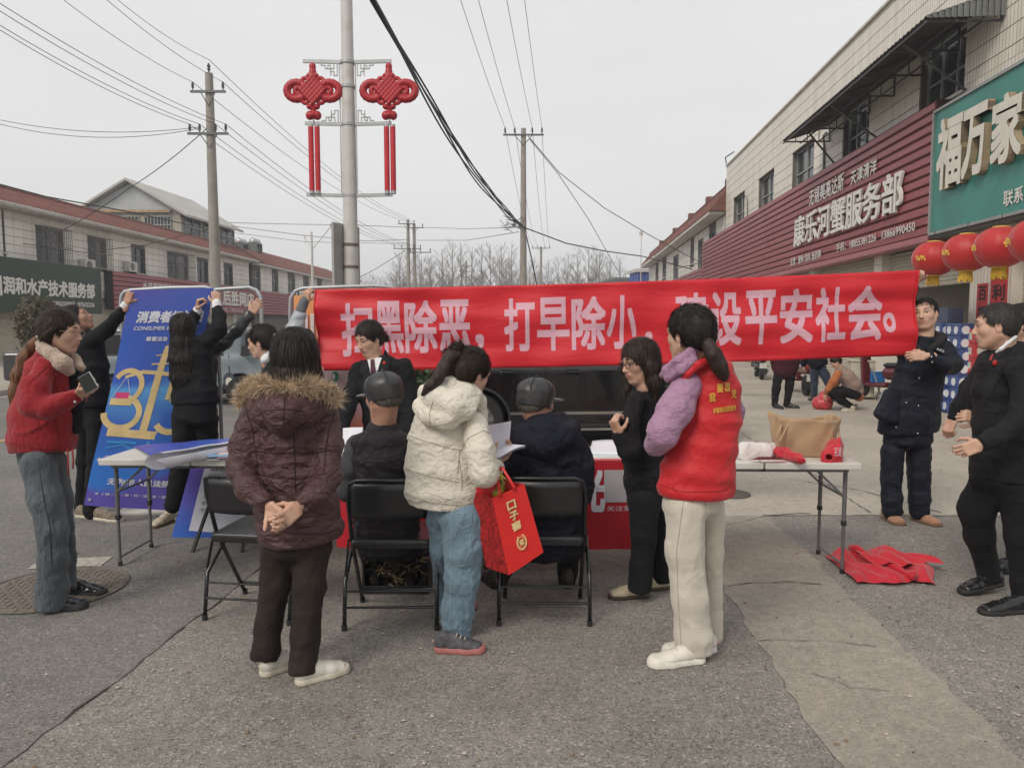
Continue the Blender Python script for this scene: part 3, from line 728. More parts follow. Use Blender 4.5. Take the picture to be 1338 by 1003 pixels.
for y in (.35, .8, 1.27): s_.beam((ax0, y, az - .075), (ax1, y, az - .075), .03, .03)
s_.build('truss', M_corrd, aw, local=True)
for (u0, v0, u1, v1) in [(1050, 187, 1093, 217), (1085, 138, 1150, 183), (1180, 52, 1262, 118)]:
 xa = RF.at(u0, v0, 1.25)[0]; xb, zb = RF.at(u1, v1, .02)
 MB().beam((xa, 1.25, az - .09), (xb, .02, max(zb, 5.9)), .035, .035).build('strut', M_corrd, aw, local=True)
# red paper couplets on the pillar
M_rpaper = mat('red_couplet_paper', (.5, .035, .04), .6, .12, 6)
M_ink = mat('black_ink', (.02, .02, .02), .7)
for (u0, u1, vt, vb, txt, lab) in [(1296, 1318, 340, 402, '地利人和', 'tall red paper couplet with black brush writing on the tiled shop pillar'), (1277, 1291, 371, 402, '百福', 'short narrow red paper strip left of the tall couplet on the pillar')]:
 xa, z1a = RF.at(u0, vt, .01); xb, _ = RF.at(u1, vt, .01); z0a = z1a - (1.5 if vt < 350 else .7)
 c_ = RF.root('couplet', lab, 'paper sign'); MB().bx(min(xa, xb), max(xa, xb), .004, .008, z0a, z1a).build('paper', M_rpaper, c_, local=True)
 n_ = len(txt); hh = (z1a - z0a) / n_
 for i, chh in enumerate(txt):
  wv = abs(xa - xb) * .7; letters('brush_character', chh, M_ink, c_, lambda x, y, h: (max(xa, xb) - abs(xa - xb) * .15 - x, .009 + h, y), 0, wv, z1a - hh * (i + .85), z1a - hh * (i + .15), bold=.03, local=True)
# lanterns
def make_lantern():
 t = thing('lantern', 'x', 'lantern', (0, 0, 0))
 M_sh = mat('red_lantern_cloth', (.45, .014, .014), .5, .08, 3, sheen=.2); M_gold = mat('gold_print', (.75, .5, .08), .5); M_tas = mat('yellow_tassel', (.62, .4, .05), .8, .2, 40, stretch=(1, 1, .1))
 prof = []
 n = 12
 body = MB(); out = []; seg = 48
 for i in range(n + 1):
  th = math.pi * (.1 + .8 * i / n); z = -math.cos(th) * .31; r0 = math.sin(th) ** .8 * .36
  for k in range(seg):
   a = 2 * math.pi * k / seg; rr = r0 * (1 - .035 * (k % 4 == 0)); out.append((rr * math.cos(a), rr * math.sin(a), z))
 body.add(out, [(i * seg + k, i * seg + (k + 1) % seg, (i + 1) * seg + (k + 1) % seg, (i + 1) * seg + k) for i in range(n) for k in range(seg)]); body.build('shade', M_sh, t, True, local=True)
 c = MB().lathe([(.115, .28), (.115, .315), (.09, .315)], n=20).lathe([(.09, -.315), (.115, -.315), (.115, -.28)], n=20); c.build('gold_cap', M_gold, t, local=True)
 f = MB();
 for k in range(18):
  a = 2 * math.pi * k / 18; f.beam((.085 * math.cos(a), .085 * math.sin(a), -.31), (.1 * math.cos(a), .1 * math.sin(a), -.45 - .02 * (k % 3)), .03, .008)
 f.build('tassel', M_tas, t, local=True)
 MB().cyl((0, 0, .3), (0, 0, .5), .006, n=6).build('hanging_cord', M_dark, t, local=True)
 g = MB()
 for a0 in (-1.9, -.3, 1.4, 3.0):
  for k in range(-5, 6):
   a = a0 + k * .045; zz = .03 * math.sin(k * 2.2); rr = .372; g.box((rr * math.cos(a), rr * math.sin(a), zz), (.006, .022, .045 if k % 2 else .02), a)
 g.build('gold_character', M_gold, t, local=True)
 return t
lt = make_lantern()
for i, (u, v, lab) in enumerate([(1220, 338, 'leftmost red lantern, smallest in the row under the green sign'), (1263, 330, 'second red lantern from the left under the green sign'), (1307, 323, 'third red lantern from the left with yellow tassel before the couplets'), (1356, 314, 'rightmost red lantern cut by the edge of the photograph')]):
 x, z = RF.at(u, v, .75); q = RF.w(x, .75, z - .0)
 l_ = lt if i == 0 else dup(lt)
 l_.location = [float(c) for c in q]; l_.rotation_euler = (0, 0, 2.2 + i * 1.3); tag(l_, lab, 'lantern', 'red lanterns hanging in a row under the green sign')
# goods stacked before the shop
def make_case():
 t = thing('water_case', 'x', 'case', (0, 0, 0)); Mb = mat('blue_wrap', (.05, .085, .25), .3, .3, 20, spec=.6); Mw = mat('white_label', (.7, .72, .74), .4)
 MB().bx(-.2, .2, -.13, .13, 0, .225).build('wrap', Mb, t, local=True, bevel=.012)
 for s_, x in ((1, -.1), (1, .1)):
  c = MB(); M_ = np.array([[1, 0, 0], [0, 0, 1], [0, -1, 0]], float)
  c.lathe([(.072, .131), (.072, .136)], (x, 0, .11), 16, M=M_); c.build('white_label', Mw, t, local=True)
  c = MB(); c.lathe([(.072, .131), (.072, .136)], (x, 0, .11), 16, M=-M_); c.build('white_label', Mw, t, local=True)
 c = MB(); M2 = np.array([[0, 0, 1], [0, 1, 0], [-1, 0, 0]], float); c.lathe([(.07, .201), (.07, .206)], (0, 0, .11), 16, M=M2); c.build('white_label', Mw, t, local=True); MB().lathe([(.07, .201), (.07, .206)], (0, 0, .11), 16, M=-M2).build('white_label', Mw, t, local=True)
 return t
case = make_case(); first = True
ordn = ['bottom', 'second', 'third', 'fourth', 'fifth', 'sixth', 'topmost']
for ci, (u, nrow, off) in enumerate([(1226, 4, .55), (1238, 7, .32), (1252, 7, .3), (1262, 7, .3)]):
 x = RF.at(u, 500, off)[0]; q = RF.w(x, off, 0)
 for k in range(nrow):
  c_ = case if first else dup(case); first = False
  c_.location = (q[0] + random.uniform(-.012, .012), q[1] + random.uniform(-.012, .012), .02 + k * .228); c_.rotation_euler = (0, 0, RF.rz + R(90) + random.uniform(-.04, .04))
  tag(c_, 'blue wrapped drinks case, %s of the %s stack from the left outside the shop' % (ordn[k] if k < nrow - 1 else 'topmost', ['front low', 'second', 'third', 'rightmost'][ci]), 'case', 'blue drinks cases stacked outside the shop')
q = RF.w(RF.at(1240, 430, .32)[0], .32, .02 + 7 * .228 + .003); tag(MB().box(q + np.array([0, 0, .14]), (.4, .28, .28), RF.rz).build('carton', mat('dark_blue_carton', (.07, .085, .15), .5), bevel=.008), 'dark blue carton standing on top of the drinks cases', 'carton')
for k in range(6):
 q = RF.w(RF.at(1276, 480, .2)[0], .2, .02 + k * .25); t = thing('gift_box', 'red and white gift box, %s in its pile by the shop pillar' % ['lowest', 'second up', 'third up', 'fourth up', 'fifth up', 'highest'][k], 'box', q, RF.rz, 'red gift boxes piled by the pillar')
 MB().box((0, 0, .122), (.36, .3, .244)).build('box', mat('red_box', (.5, .04, .05), .4), t, local=True, bevel=.006)
 MB().box((0, .152, .12), (.2, .004, .12)).box((-.182, 0, .12), (.004, .2, .1)).build('printed_label', mat('white_print', (.6, .58, .5), .5, .3, 60), t, local=True)
# ================================================================== right: next building with the red tiled roof
xn0, xn1 = xr1 + .3, RF.at(848, 345)[0]
nb = RF.root('roofed_shop_building', 'cream two storey building with red tiled eaves beyond the tiled shop building', 'building')
hl = []
for (u0, u1) in [(926, 935), (912, 919), (902, 907), (880, 887), (866, 871), (857, 861)]:
 xa, xb = RF.at(u0, 320)[0], RF.at(u1, 320)[0]; hl.append((min(xa, xb), max(xa, xb), 5.2, 6.4) if u0 not in (912, 880) else (min(xa, xb), max(xa, xb), 4.7, 6.3))
MB().bx(xn0, xn1, -9, -.2, 0, 6.9).build('wall', M_joint, nb, local=True)
courses(nb, xn0, xn1, 3.2, 6.75, .45, hl, 0, 1, M_tile2)
sl = MB(); xs = xn0
for h0, h1, g0_, g1 in sorted(hl): sl.bx(xs, h0, -.2, -.034, 0, 6.9); sl.bx(h0, h1, -.2, -.034, 0, g0_); sl.bx(h0, h1, -.2, -.034, g1, 6.9); xs = h1
sl.bx(xs, xn1, -.2, -.034, 0, 6.9); sl.build('wall', M_joint, nb, local=True)
for h in hl: window(nb, *h[:2], *h[2:], 0, 1, 1, .5, depth=.15)
for i in range(8):
 a = xn0 + i * (xn1 - xn0) / 8; shutter(nb, a + .25, a + (xn1 - xn0) / 8 - .25, .02, 3.1, -.03)
def roof_band(par, x0, x1, y0, z0, y1, z1, out, rows=.26, m=M_rtile, name='roof'):
 """sloping band of rounded tile ribs, from the eave (y0, z0) up to (y1, z1)"""
 mb = MB(); n = int((x1 - x0) / rows)
 sl_ = np.array([y1 - y0, z1 - z0]); L_ = np.linalg.norm(sl_); nn = np.array([-sl_[1], sl_[0]]) / L_; nn *= np.sign(nn[1]) if nn[1] else 1
 k = 4; vs = []; rws = 5
 for j in range(rws + 1):
  for i in range(n * k + 1):
   x = x0 + (x1 - x0) * i / (n * k); h = .055 * max(0, math.sin((i % k) / k * math.pi * 2)) + .02 * ((j % 2))
   t = j / rws; vs.append((x, y0 + sl_[0] * t + nn[0] * h, z0 + sl_[1] * t + nn[1] * h))
 w = n * k + 1
 mb.add(vs, [(j * w + i, j * w + i + 1, (j + 1) * w + i + 1, (j + 1) * w + i) for j in range(rws) for i in range(w - 1)])
 o = mb.build(name, m, par, local=True); return o
roof_band(nb, xn0 - .1, xn1 + .3, .75, 6.95, -.15, 8.05, 1); roof_band(nb, xn0 - .1, xn1 + .3, -3.2, 6.95, -.17, 8.05, 1)
MB().bx(xn0 - .1, xn1 + .3, 0, .74, 6.8, 6.93).build('eave', M_white, nb, local=True)
# gable of the parapet roof
MB().add([(xn0 - .12, .78, 6.94), (xn0 - .12, -3.2, 6.94), (xn0 - .12, -.16, 8.05), (xn0 - .25, .78, 6.94), (xn0 - .25, -3.2, 6.94), (xn0 - .25, -.16, 8.05)], [(0, 1, 2), (5, 4, 3), (0, 2, 5, 3), (1, 0, 3, 4), (2, 1, 4, 5)]).build('gable', M_rtile, nb, local=True)
rg = MB().tube([(xn0 - .15, -.16, 8.13), (xn1 + .3, -.16, 8.13)], .11, 8)
for x in (xn0 - .1, xn0 + 5, xn0 + 11, xn0 + 18, xn0 + 26): rg.box((x, -.16, 8.28), (.5, .3, .3))
rg.build('roof_ridge', M_rtile, nb, local=True)
cl2 = RF.root('slatted_sign_band', 'plain red slatted band below the windows of the building with red eaves', 'sign')
MB().bx(xc1 + .05, xn1, .02, .3, 3.33, 4.6).build('backing', mat('clad_back', (.06, .02, .022), .8), cl2, local=True)
for k in range(7): MB().bx(xc1 + .05, xn1, .302, .34, 3.35 + k * .18, 3.49 + k * .18).build('slat', M_clad, cl2, local=True)
# small far houses and the blue hut closing the street
for i, (u, Yd, w_, h_, lab, m) in enumerate([(835, 78, 5, 6.2, 'small pale house with flat roof left of the blue panel', M_white), (815, 96, 7, 5.6, 'grey low house far down the street', mat('grey_render', (.3, .29, .28), .8)), (790, 120, 9, 5.2, 'farthest pale house closing the street', M_white)]):
 p = P(u, 430, Yd); t = thing('far_house', lab, 'house', (p[0], p[1], 0), .08); MB().bx(-w_ / 2, w_ / 2, 0, 8, 0, h_).build('wall', m, t, local=True)
 MB().bx(-w_ / 2 - .3, w_ / 2 + .3, -.4, 8.3, h_, h_ + .25).build('roof', M_corr, t, local=True)
 for k in (-1, 1): window(t, k * w_ / 4 - .5, k * w_ / 4 + .5, 3.4, 4.8, 0, -1, 1, .5)
p = P(846, 430, 72); t = thing('blue_hut', 'bright blue metal hut at the end of the right hand buildings', 'hut', (p[0], p[1], 0), .08)
MB().bx(-1.1, 1.1, 0, 3, 0, 6.6).build('wall', mat('blue_sheet', (.03, .08, .35), .5), t, local=True); MB().bx(-1.3, 1.3, -.2, 3.2, 6.6, 6.9).build('roof', M_white, t, local=True)
for k in range(5): MB().bx(-1.08 + k * .45, -1.02 + k * .45, -.03, -.002, .1, 6.5).build('rib', M_alu, t, local=True)
# ================================================================== left: long row with red eaves
xa0 = LF.at(0, 300)[0] - 9; xa1 = LF.at(325, 350)[0]; EZ = 6.4
lb = LF.root('shop_row', 'long white two storey shop row with red tiled eaves on the left', 'building')
wins = []
for (u0, v0, u1, v1, cg) in [(46, 297, 85, 345, .35), (114, 311, 140, 351, .3), (171, 322, 191, 358, 0), (218, 330, 247, 366, .4), (257, 339, 273, 371, 0), (292, 346, 305, 374, 0), (2, 284, 8, 330, 0)]:
 xa, z1_ = LF.at(u0, v0); xb, z0_ = LF.at(u1, v1); um = (u0 + u1) / 2
 z1_ = LF.at(u0, v0)[1]; z0_ = LF.at(u0, v1 - (u1 - u0) * .12)[1]; wins.append((min(xa, xb), max(xa, xb), max(z0_, 3.6), min(z1_, 6.0), cg))
MB().bx(xa0, xa1, .25, 9, 0, EZ).build('wall', M_joint, lb, local=True)
sl = MB(); xs = xa0
for h0, h1, g0_, g1, _ in sorted(wins): sl.bx(xs, h0, .034, .25, 3.2, EZ); sl.bx(h0, h1, .034, .25, 3.2, g0_); sl.bx(h0, h1, .034, .25, g1, EZ); xs = h1
sl.bx(xs, xa1, .034, .25, 3.2, EZ); sl.build('wall', M_joint, lb, local=True)
courses(lb, xa0, xa1, 3.2, EZ - .1, .34, [w[:4] for w in wins], 0, -1, M_tile2)
for w_ in wins: window(lb, *w_[:4], 0, -1, 1, .66, depth=.15, cage=w_[4], mfr=M_alud)
roof_band(lb, xa0, xa1 + .3, -.75, EZ + .05, .9, EZ + .95, -1, .24)
MB().bx(xa0, xa1 + .3, -.74, 0, EZ - .1, EZ + .03).build('eave', M_white, lb, local=True)
MB().tube([(xa0, .9, EZ + 1.0), (xa1 + .3, .9, EZ + 1.0)], .09, 6).build('roof_ridge', M_rtile, lb, local=True)
sc_ = MB(); n_ = int((xa1 - xa0) / .24)
for k in range(n_): sc_.box((xa0 + .12 + k * .24, -.77, EZ + .0), (.15, .05, .1))
sc_.build('eave_tile_end', M_white, lb, local=True)['kind'] = 'stuff'
# ground floor of the row: posts, shutters, glass doors
k = xa0
while k < xa1 - 3:
 MB().bx(k, k + .4, .0, .25, 0, 3.2).build('pillar', M_tile, lb, local=True)
 if int(k) % 3 == 0: window(lb, k + .4, k + 3.6, .1, 2.7, .1, -1, 3, .8, depth=.1, name='shop_front')
 else: shutter(lb, k + .4, k + 3.6, .02, 2.9, .1)
 MB().bx(k + .4, k + 3.6, .05, .25, 2.9, 3.2).build('lintel', M_white, lb, local=True)
 k += 3.6
# next building of the row
yb0, yb1 = xa1 + 1.0, LF.at(436, 372)[0] + 10
l2 = LF.root('far_shop_row', 'second white two storey row with plain red roof further along on the left', 'building')
w2 = []
for (u0, v0, u1, v1) in [(330, 353, 341, 379), (355, 358, 364, 381), (376, 362, 386, 382), (396, 365, 404, 384), (414, 369, 421, 386)]:
 xa, z1_ = LF.at(u0, v0); xb, z0_ = LF.at(u0, v1); xb = LF.at(u1, v1)[0]; w2.append((min(xa, xb), max(xa, xb), z0_, min(z1_, 6.0)))
MB().bx(yb0, yb1, .25, 9, 0, 6.3).build('wall', M_joint, l2, local=True)
sl = MB(); xs = yb0
for h0, h1, g0_, g1 in sorted(w2): sl.bx(xs, h0, .034, .25, 0, 6.3); sl.bx(h0, h1, .034, .25, 0, g0_); sl.bx(h0, h1, .034, .25, g1, 6.3); xs = h1
sl.bx(xs, yb1, .034, .25, 0, 6.3); sl.build('wall', M_joint, l2, local=True)
courses(l2, yb0, yb1, 3.2, 6.2, .5, w2, 0, -1, M_tile2)
for w_ in w2: window(l2, *w_, 0, -1, 1, .66, depth=.15)
roof_band(l2, yb0 - .2, yb1, -.6, 6.3, 3.4, 8.2, -1, .45); MB().bx(yb0 - .2, yb1, -.6, 0, 6.16, 6.28).build('eave', M_white, l2, local=True)
MB().add([(yb0, -.5, 6.3), (yb0, 9, 6.3), (yb0, 3.4, 8.15)], [(0, 1, 2)]).build('gable', M_white, l2, local=True)
# dark long shed roof behind it
ls = LF.root('shed', 'long shed with dark sheet roof behind the second white row', 'building')
x0_, z_ = LF.at(330, 318, 6); x1_, _ = LF.at(433, 347, 6)
MB().bx(x0_ - 5, x1_ + 15, 6, 14, 0, 8.3).build('wall', mat('shed_wall', (.3, .28, .25), .8), ls, local=True)
MB().add([(x0_ - 6, 5.4, 8.2), (x1_ + 15, 5.4, 8.2), (x1_ + 15, 10, z_ + .3), (x0_ - 6, 10, z_ + .3), (x1_ + 15, 14.5, 8.2), (x0_ - 6, 14.5, 8.2), (x0_ - 6, 5.4, 8.5), (x1_ + 15, 5.4, 8.5)], [(6, 7, 2, 3), (3, 2, 4, 5), (0, 1, 7, 6)]).build('roof', M_corrd, ls, local=True)
for i, u in enumerate((315, 333)):
 x, z = LF.at(u, 313, 3.0); q = LF.w(x, 3.0, z - .5)
 t = thing('water_tank', ['round vented steel water tank on the roof, left one', 'shiny cylindrical water heater tank on the roof, right one'][i], 'tank', q, LF.rz)
 MB().tube([(-.62, 0, .3), (.62, 0, .3)], .3, 16).build('tank', mat('galvanised', (.5, .5, .5), .4, metal=.5), t, True, local=True); MB().bx(-.7, -.6, -.4, .4, -.9, .2).build('stand', M_alud, t, local=True); MB().bx(.6, .7, -.4, .4, -.9, .2).build('stand', M_alud, t, local=True)
# red slatted shop signs on the row
def lsign(u0, vt0, vb0, u1, off, lab, txts, name='shop_sign'):
 t = LF.root(name, lab, 'sign'); xa, z1_ = LF.at(u0, vt0, -off); xb, _ = LF.at(u1, vt0, -off); z0_ = LF.at(u0, vb0, -off)[1]
 n_ = max(6, int((z1_ - z0_) / .22)); st = (z1_ - z0_) / n_
 MB().bx(xa, xb, -off + .06, -.02, z0_, z1_).build('backing', M_dark, t, local=True)
 for k in range(n_): MB().bx(xa, xb, -off, -off + .055, z0_ + k * st + .03, z0_ + (k + 1) * st - .02).build('slat', M_clad, t, local=True)
 for a in txts: sign_text(t, LF, *a[:7], -off - .02, M_letter, a[7])
 return t
lsign(148, 354, 404, 284, .5, 'red slatted shop sign with small white writing behind the grey tube frame', [('水产养殖服务部', 186, 368, 378, 231, 373, 382, .02), ('无为市', 236, 376, 384, 262, 378, 386, .02)])
lsign(287, 371, 409, 326, .5, 'red slatted shop sign with four pale letters right of the concrete pole', [('后胜网店', 291, 379, 398, 331, 384, 401, .03), ('手机：18755352236', 291, 402, 406, 318, 404, 408, .0)])
lsign(327, 378, 410, 432, .5, 'plain red slatted band along the second white row', [])
# dark green sign
gx0 = LF.at(-60, 345, -.6)[0]; gx1, gz1 = LF.at(130, 351, -.6); gz0 = LF.at(130, 410, -.6)[1]
dg_ = LF.root('dark_green_sign', 'dark green aquaculture shop sign with white lettering at the far left', 'sign')
MB().bx(gx0, gx1, -.6, -.05, gz0, gz1).build('panel', mat('dark_green_board', (.022, .042, .026), .5, .1), dg_, local=True)
MB().bx(gx1, gx1 + .06, -.62, -.03, gz0, gz1).build('frame', M_alud, dg_, local=True)
sign_text(dg_, LF, '润和水产技术服务部', 4, 362, 384, 123, 371, 389, -.62, M_letter, .035); sign_text(dg_, LF, '手机：13856255000元  18756252236', 54, 391, 399, 123, 395, 402, -.62, M_letter, .02)
MB().bx(LF.at(-1, 370, -.62)[0], LF.at(1.5, 370, -.62)[0], -.65, -.61, LF.at(0, 386, -.62)[1], LF.at(0, 360, -.62)[1]).build('white_bar', M_letter, dg_, local=True)
for (u, v) in ((166, 348), (109, 346)):
 x, z = LF.at(u, v, 0); t = thing('air_conditioner', 'white outdoor air conditioner %s on the left row' % ('left of the plain upper window' if u > 120 else 'above the dark green sign'), 'air conditioner', LF.w(x, -.01, z - .3), LF.rz)
 MB().bx(-.4, .4, -.35, -.02, 0, .55).build('casing', M_white, t, local=True, bevel=.02); MB().lathe([(.21, .352), (.21, .358)], (-.1, 0, .28), 24, M=np.array([[1, 0, 0], [0, 0, -1], [0, 1, 0]], float)).build('fan_grille', M_alud, t, local=True)
 MB().bx(-.35, -.3, -.3, 0, -.06, -.002).bx(.3, .35, -.3, 0, -.06, -.002).build('bracket', M_alud, t, local=True)
# grey gabled block rising behind the row
pk = P(166, 237, 50); e0 = P(105, 272, 50); e1_ = P(236, 273, 50); sd = P(305, 291, 58)
gb = thing('gabled_block', 'grey gabled upper block with barred windows rising behind the left row', 'building', (e1_[0], e1_[1], 0))
dv = nrm((sd[0] - e1_[0], sd[1] - e1_[1], 0)); wx = e0[0] - e1_[0]; ez = e1_[2] - .2; pz_ = pk[2]; Ln = float(np.linalg.norm(sd[:2] - e1_[:2]))
M_gw = mat('weathered_render', (.36, .33, .28), .85, .15, 2, dirt=(.22, .18, .13), dirt_scale=1.5, dirt_amt=.7)
def gpt(x, l, z): return (x + dv[0] * l, dv[1] * l, z)
hx = wx / 2
MB().add([gpt(wx, 0, 0), gpt(0, 0, 0), gpt(0, 0, ez), gpt(wx, 0, ez), gpt(wx, Ln, 0), gpt(0, Ln, 0), gpt(0, Ln, ez), gpt(wx, Ln, ez)], [(0, 1, 2, 3), (1, 5, 6, 2), (4, 0, 3, 7), (5, 4, 7, 6)]).build('wall', M_gw, gb, local=True)
MB().add([gpt(wx, .02, ez), gpt(0, .02, ez), gpt(hx, .02, pz_ - .1)], [(0, 1, 2)]).build('gable', mat('pale_gable_sheet', (.4, .42, .43), .7, .1, 1), gb, local=True)
rf = MB(); ov = .6; rz_ = (pz_ - ez) / abs(hx)
for sx, s1 in ((wx - ov, -1), (0 + ov, 1)):
 zz = ez - ov * rz_
 rf.add([gpt(sx, -.5, zz), gpt(hx, -.5, pz_), gpt(hx, Ln + .4, pz_), gpt(sx, Ln + .4, zz), gpt(sx, -.5, zz + .16), gpt(hx, -.5, pz_ + .16), gpt(hx, Ln + .4, pz_ + .16), gpt(sx, Ln + .4, zz + .16)], [(0, 1, 2, 3), (4, 7, 6, 5), (0, 4, 5, 1), (3, 2, 6, 7), (0, 3, 7, 4), (1, 5, 6, 2)])
rf.build('roof', mat('pale_sheet_roof', (.42, .4, .37), .55, .15, 1), gb, local=True)
MB().add([gpt(wx + .6, -.25, ez - .05), gpt(-.6, -.25, ez - .05), gpt(-.6, -.25, ez + .12), gpt(wx + .6, -.25, ez + .12), gpt(wx + .6, 0, ez + .12), gpt(-.6, 0, ez + .12), gpt(-.6, 0, ez - .05), gpt(wx + .6, 0, ez - .05)], [(0, 1, 2, 3), (3, 2, 5, 4), (0, 7, 6, 1)]).build('string_course', mat('rusty_trim', (.4, .27, .17), .8, .3, 6), gb, local=True)
def gwin(l0, l1, front=True):
 z0w, z1w = ez - 1.75, ez - .3; f = MB();
 pt = (lambda a, d_, z: (wx + a, -.02 - d_, z)) if front else (lambda a, d_, z: (.02 + d_ + dv[0] * a, dv[1] * a, z))
 g_ = MB().add([pt(l0, 0, z0w), pt(l1, 0, z0w), pt(l1, 0, z1w), pt(l0, 0, z1w)], [(0, 1, 2, 3)])
 n = 2 if not front else 8
 for k in range(n + 1):
  a = l0 + (l1 - l0) * k / n; f.beam(pt(a, .05, z0w), pt(a, .05, z1w), .05, .05)
 for z in (z0w, z0w + .9, z1w): f.beam(pt(l0, .08, z), pt(l1, .08, z), .06, .06)
 fo = f.build('window', M_alu, gb, local=True); g_.build('pane', M_glass, fo, local=True)
aw_ = abs(wx); gwin(aw_ * .3, aw_ * .58); gwin(aw_ * .64, aw_ * .9)
for a in (.4, 3.1, 5.8): gwin(a, a + 2.1, False)
# low building seen past the signboard
p = P(497, 400, 95); t = thing('low_hall', 'low pale hall with dark window beyond the lamp post', 'building', (p[0], p[1], 0), .25)
MB().bx(-4.2, 4.2, 0, 12, 0, 5.2).build('wall', mat('hall_wall', (.42, .4, .36), .8), t, local=True); window(t, -1.5, 1.4, 3.2, 4.6, 0, -1, 3, 0)
MB().add([(-4.6, -.4, 6.6), (4.6, -.4, 5.2), (4.6, 12.4, 5.2), (-4.6, 12.4, 6.6), (-4.6, -.4, 5.1), (4.6, -.4, 4.9)], [(0, 1, 2, 3), (4, 5, 1, 0)]).build('roof', M_corr, t, local=True)
# ================================================================== poles, lamp post, wires, trees
M_pole = mat('concrete_pole', (.3, .275, .245), .9, .12, 3, bump=.2, bscale=30, dirt=(.2, .18, .16), dirt_scale=2)
M_lamp = mat('white_lamp_post', (.55, .54, .52), .5, .06, 3, dirt=(.38, .28, .2), dirt_scale=6, dirt_amt=.45)
M_ins = mat('dark_insulator', (.06, .055, .055), .4)
M_wire = mat('black_cable', (.03, .03, .032), .6)
M_galv = mat('galvanised_steel', (.42, .43, .43), .45, .1, metal=.5)
def power_pole(u, vt, Y, r, label, arms, cat='utility pole'):
 top = P(u, vt, Y); c = (top[0], Y, 0); t = thing('utility_pole', label, cat, c); h = top[2]
 MB().tube([(0, 0, -.1), (0, 0, h)], [r * 1.35, r * .82], 16).build('pole', M_pole, t, True, local=True, autosm=50)
 pins = []
 for (z, xs, w, depth) in arms:
  a = MB(); a.beam((min(xs) - .08, -r, h + z), (max(xs) + .08, -r, h + z), .07, .07); a.beam((min(xs) * .5, -r, h + z), (0, -r * .9, h + z - .45), .03, .03); a.beam((max(xs) * .5, -r, h + z), (0, -r * .9, h + z - .45), .03, .03)
  a.build('crossarm', M_alud, t, local=True)
  for x in xs:
   MB().lathe([(.02, 0), (.02, .08), (.055, .1), (.03, .14), (.055, .17), (.03, .21), (.04, .25), (.015, .28)], (x, -r, h + z + .03), 8).build('insulator', M_ins, t, local=True)
   pins.append(np.array([c[0] + x, Y - r, h + z + .3]))
 return t, pins
pA, pinA = power_pole(273, 96, 24.8, .15, 'tall round concrete utility pole at the left with two crossarms', [(-.62, [-.48, .5], 1, 0), (-1.95, [-.62, -.3, .22, .55], 1, 0)])
MB().lathe([(.03, 0), (.03, .1), (.06, .12), (.035, .18), (.06, .22), (.02, .32)], (0, 0, P(273, 96, 24.8)[2]), 8).build('top_insulator', M_ins, pA, local=True)
pinTop = P(273, 78, 24.8)
pB, pinB = power_pole(684, 168, 33, .13, 'slim concrete utility pole in the centre carrying the thick cable bundle', [(-.3, [-.8, -.38, .38, .8], 1, 0)])
pC, pinC = power_pole(533, 287, 60, .14, 'left one of the twin concrete poles far down the street', [(-.35, [-.7, .5], 1, 0), (-2.3, [-1.1, -.5, .5, 1.0], 1, 0)])
pD, pinD = power_pole(541, 292, 60, .14, 'right one of the twin concrete poles far down the street', [(-.35, [-.4, .7], 1, 0), (-2.3, [-.3, .5, 1.3], 1, 0)])
pE, pinE = power_pole(707, 322, 80, .13, 'distant concrete pole with crossarm right of the centre pole', [(-.2, [-.9, -.4, .4, .9], 1, 0)])
pF, pinF = power_pole(609, 340, 100, .15, 'farthest pole with three short crossarms before the bare trees', [(-.8, [-.7, .7], 1, 0), (-1.5, [-.9, .9], 1, 0), (-2.2, [-.7, .7], 1, 0)])
# transformer-like box and cable knot on the centre pole are left to the wires
wires = []
def wire(a, b, sag, r, label, n=18, grp='overhead wires'):
 a = np.asarray(a, float); b = np.asarray(b, float); pts = []; r *= .75
 for i in range(n + 1):
  t = i / n; p = a + (b - a) * t; p = p - np.array([0, 0, sag * 4 * t * (1 - t)]); pts.append(p)
 o = MB().tube(pts, r, 5).build('overhead_wire', M_wire); tag(o, label, 'wire', grp); return o
def far_end(u, v, z, Y=None): return Pz(u, v, z) if Y is None else P(u, v, Y)
LW = ['topmost wire from the tip of the left pole to the upper left', 'wire from the left pin of the upper crossarm to the top edge', 'wire from the right pin of the upper crossarm to the top edge', 'lowest wire of the left pole running to the left edge', 'second lowest wire of the left pole running to the left edge', 'second highest lower crossarm wire running to the left edge', 'highest lower crossarm wire running to the left edge']
for i, (pin, (u, v)) in enumerate([(pinTop, (142, -10)), (pinA[0], (70, -10)), (pinA[1], (128, -10))]):
 wire(pin, far_end(u, v, pin[2] + .4), .15, .011, LW[i], grp='wires from the left pole towards the camera')
for i, (pin, (u, v)) in enumerate([(pinA[2], (-20, 27)), (pinA[3], (-20, 21)), (pinA[4], (-20, 2)), (pinA[5], (-20, -8))]):
 wire(pin, far_end(u, v, pin[2] + .5), .2, .012, LW[3 + i], grp='wires from the left pole towards the camera')
for k, dz in enumerate((0, .12)):
 a = P(262, 166, 24.8) - np.array([0, 0, dz * .3]); b = P(-30, 150 + k * 4, 27); wire(a, b, .35 + dz, .014, ['upper', 'lower'][k] + ' of two slack cables running left from the pole', grp=None)
a = P(270, 168, 24.7); wire(a, P(170, 245, 28), .1, .02, 'drop cable slanting down left from the concrete pole', grp=None); wire(P(170, 245, 28), P(60, 312, 29.2), .1, .02, 'drop cable ending on the white shop row wall', grp=None)
far1 = [P(535, 286, 60), P(531, 289, 60), P(540, 290, 60), P(526, 322, 60), P(533, 322, 60), P(541, 322, 60), P(547, 322, 60)]
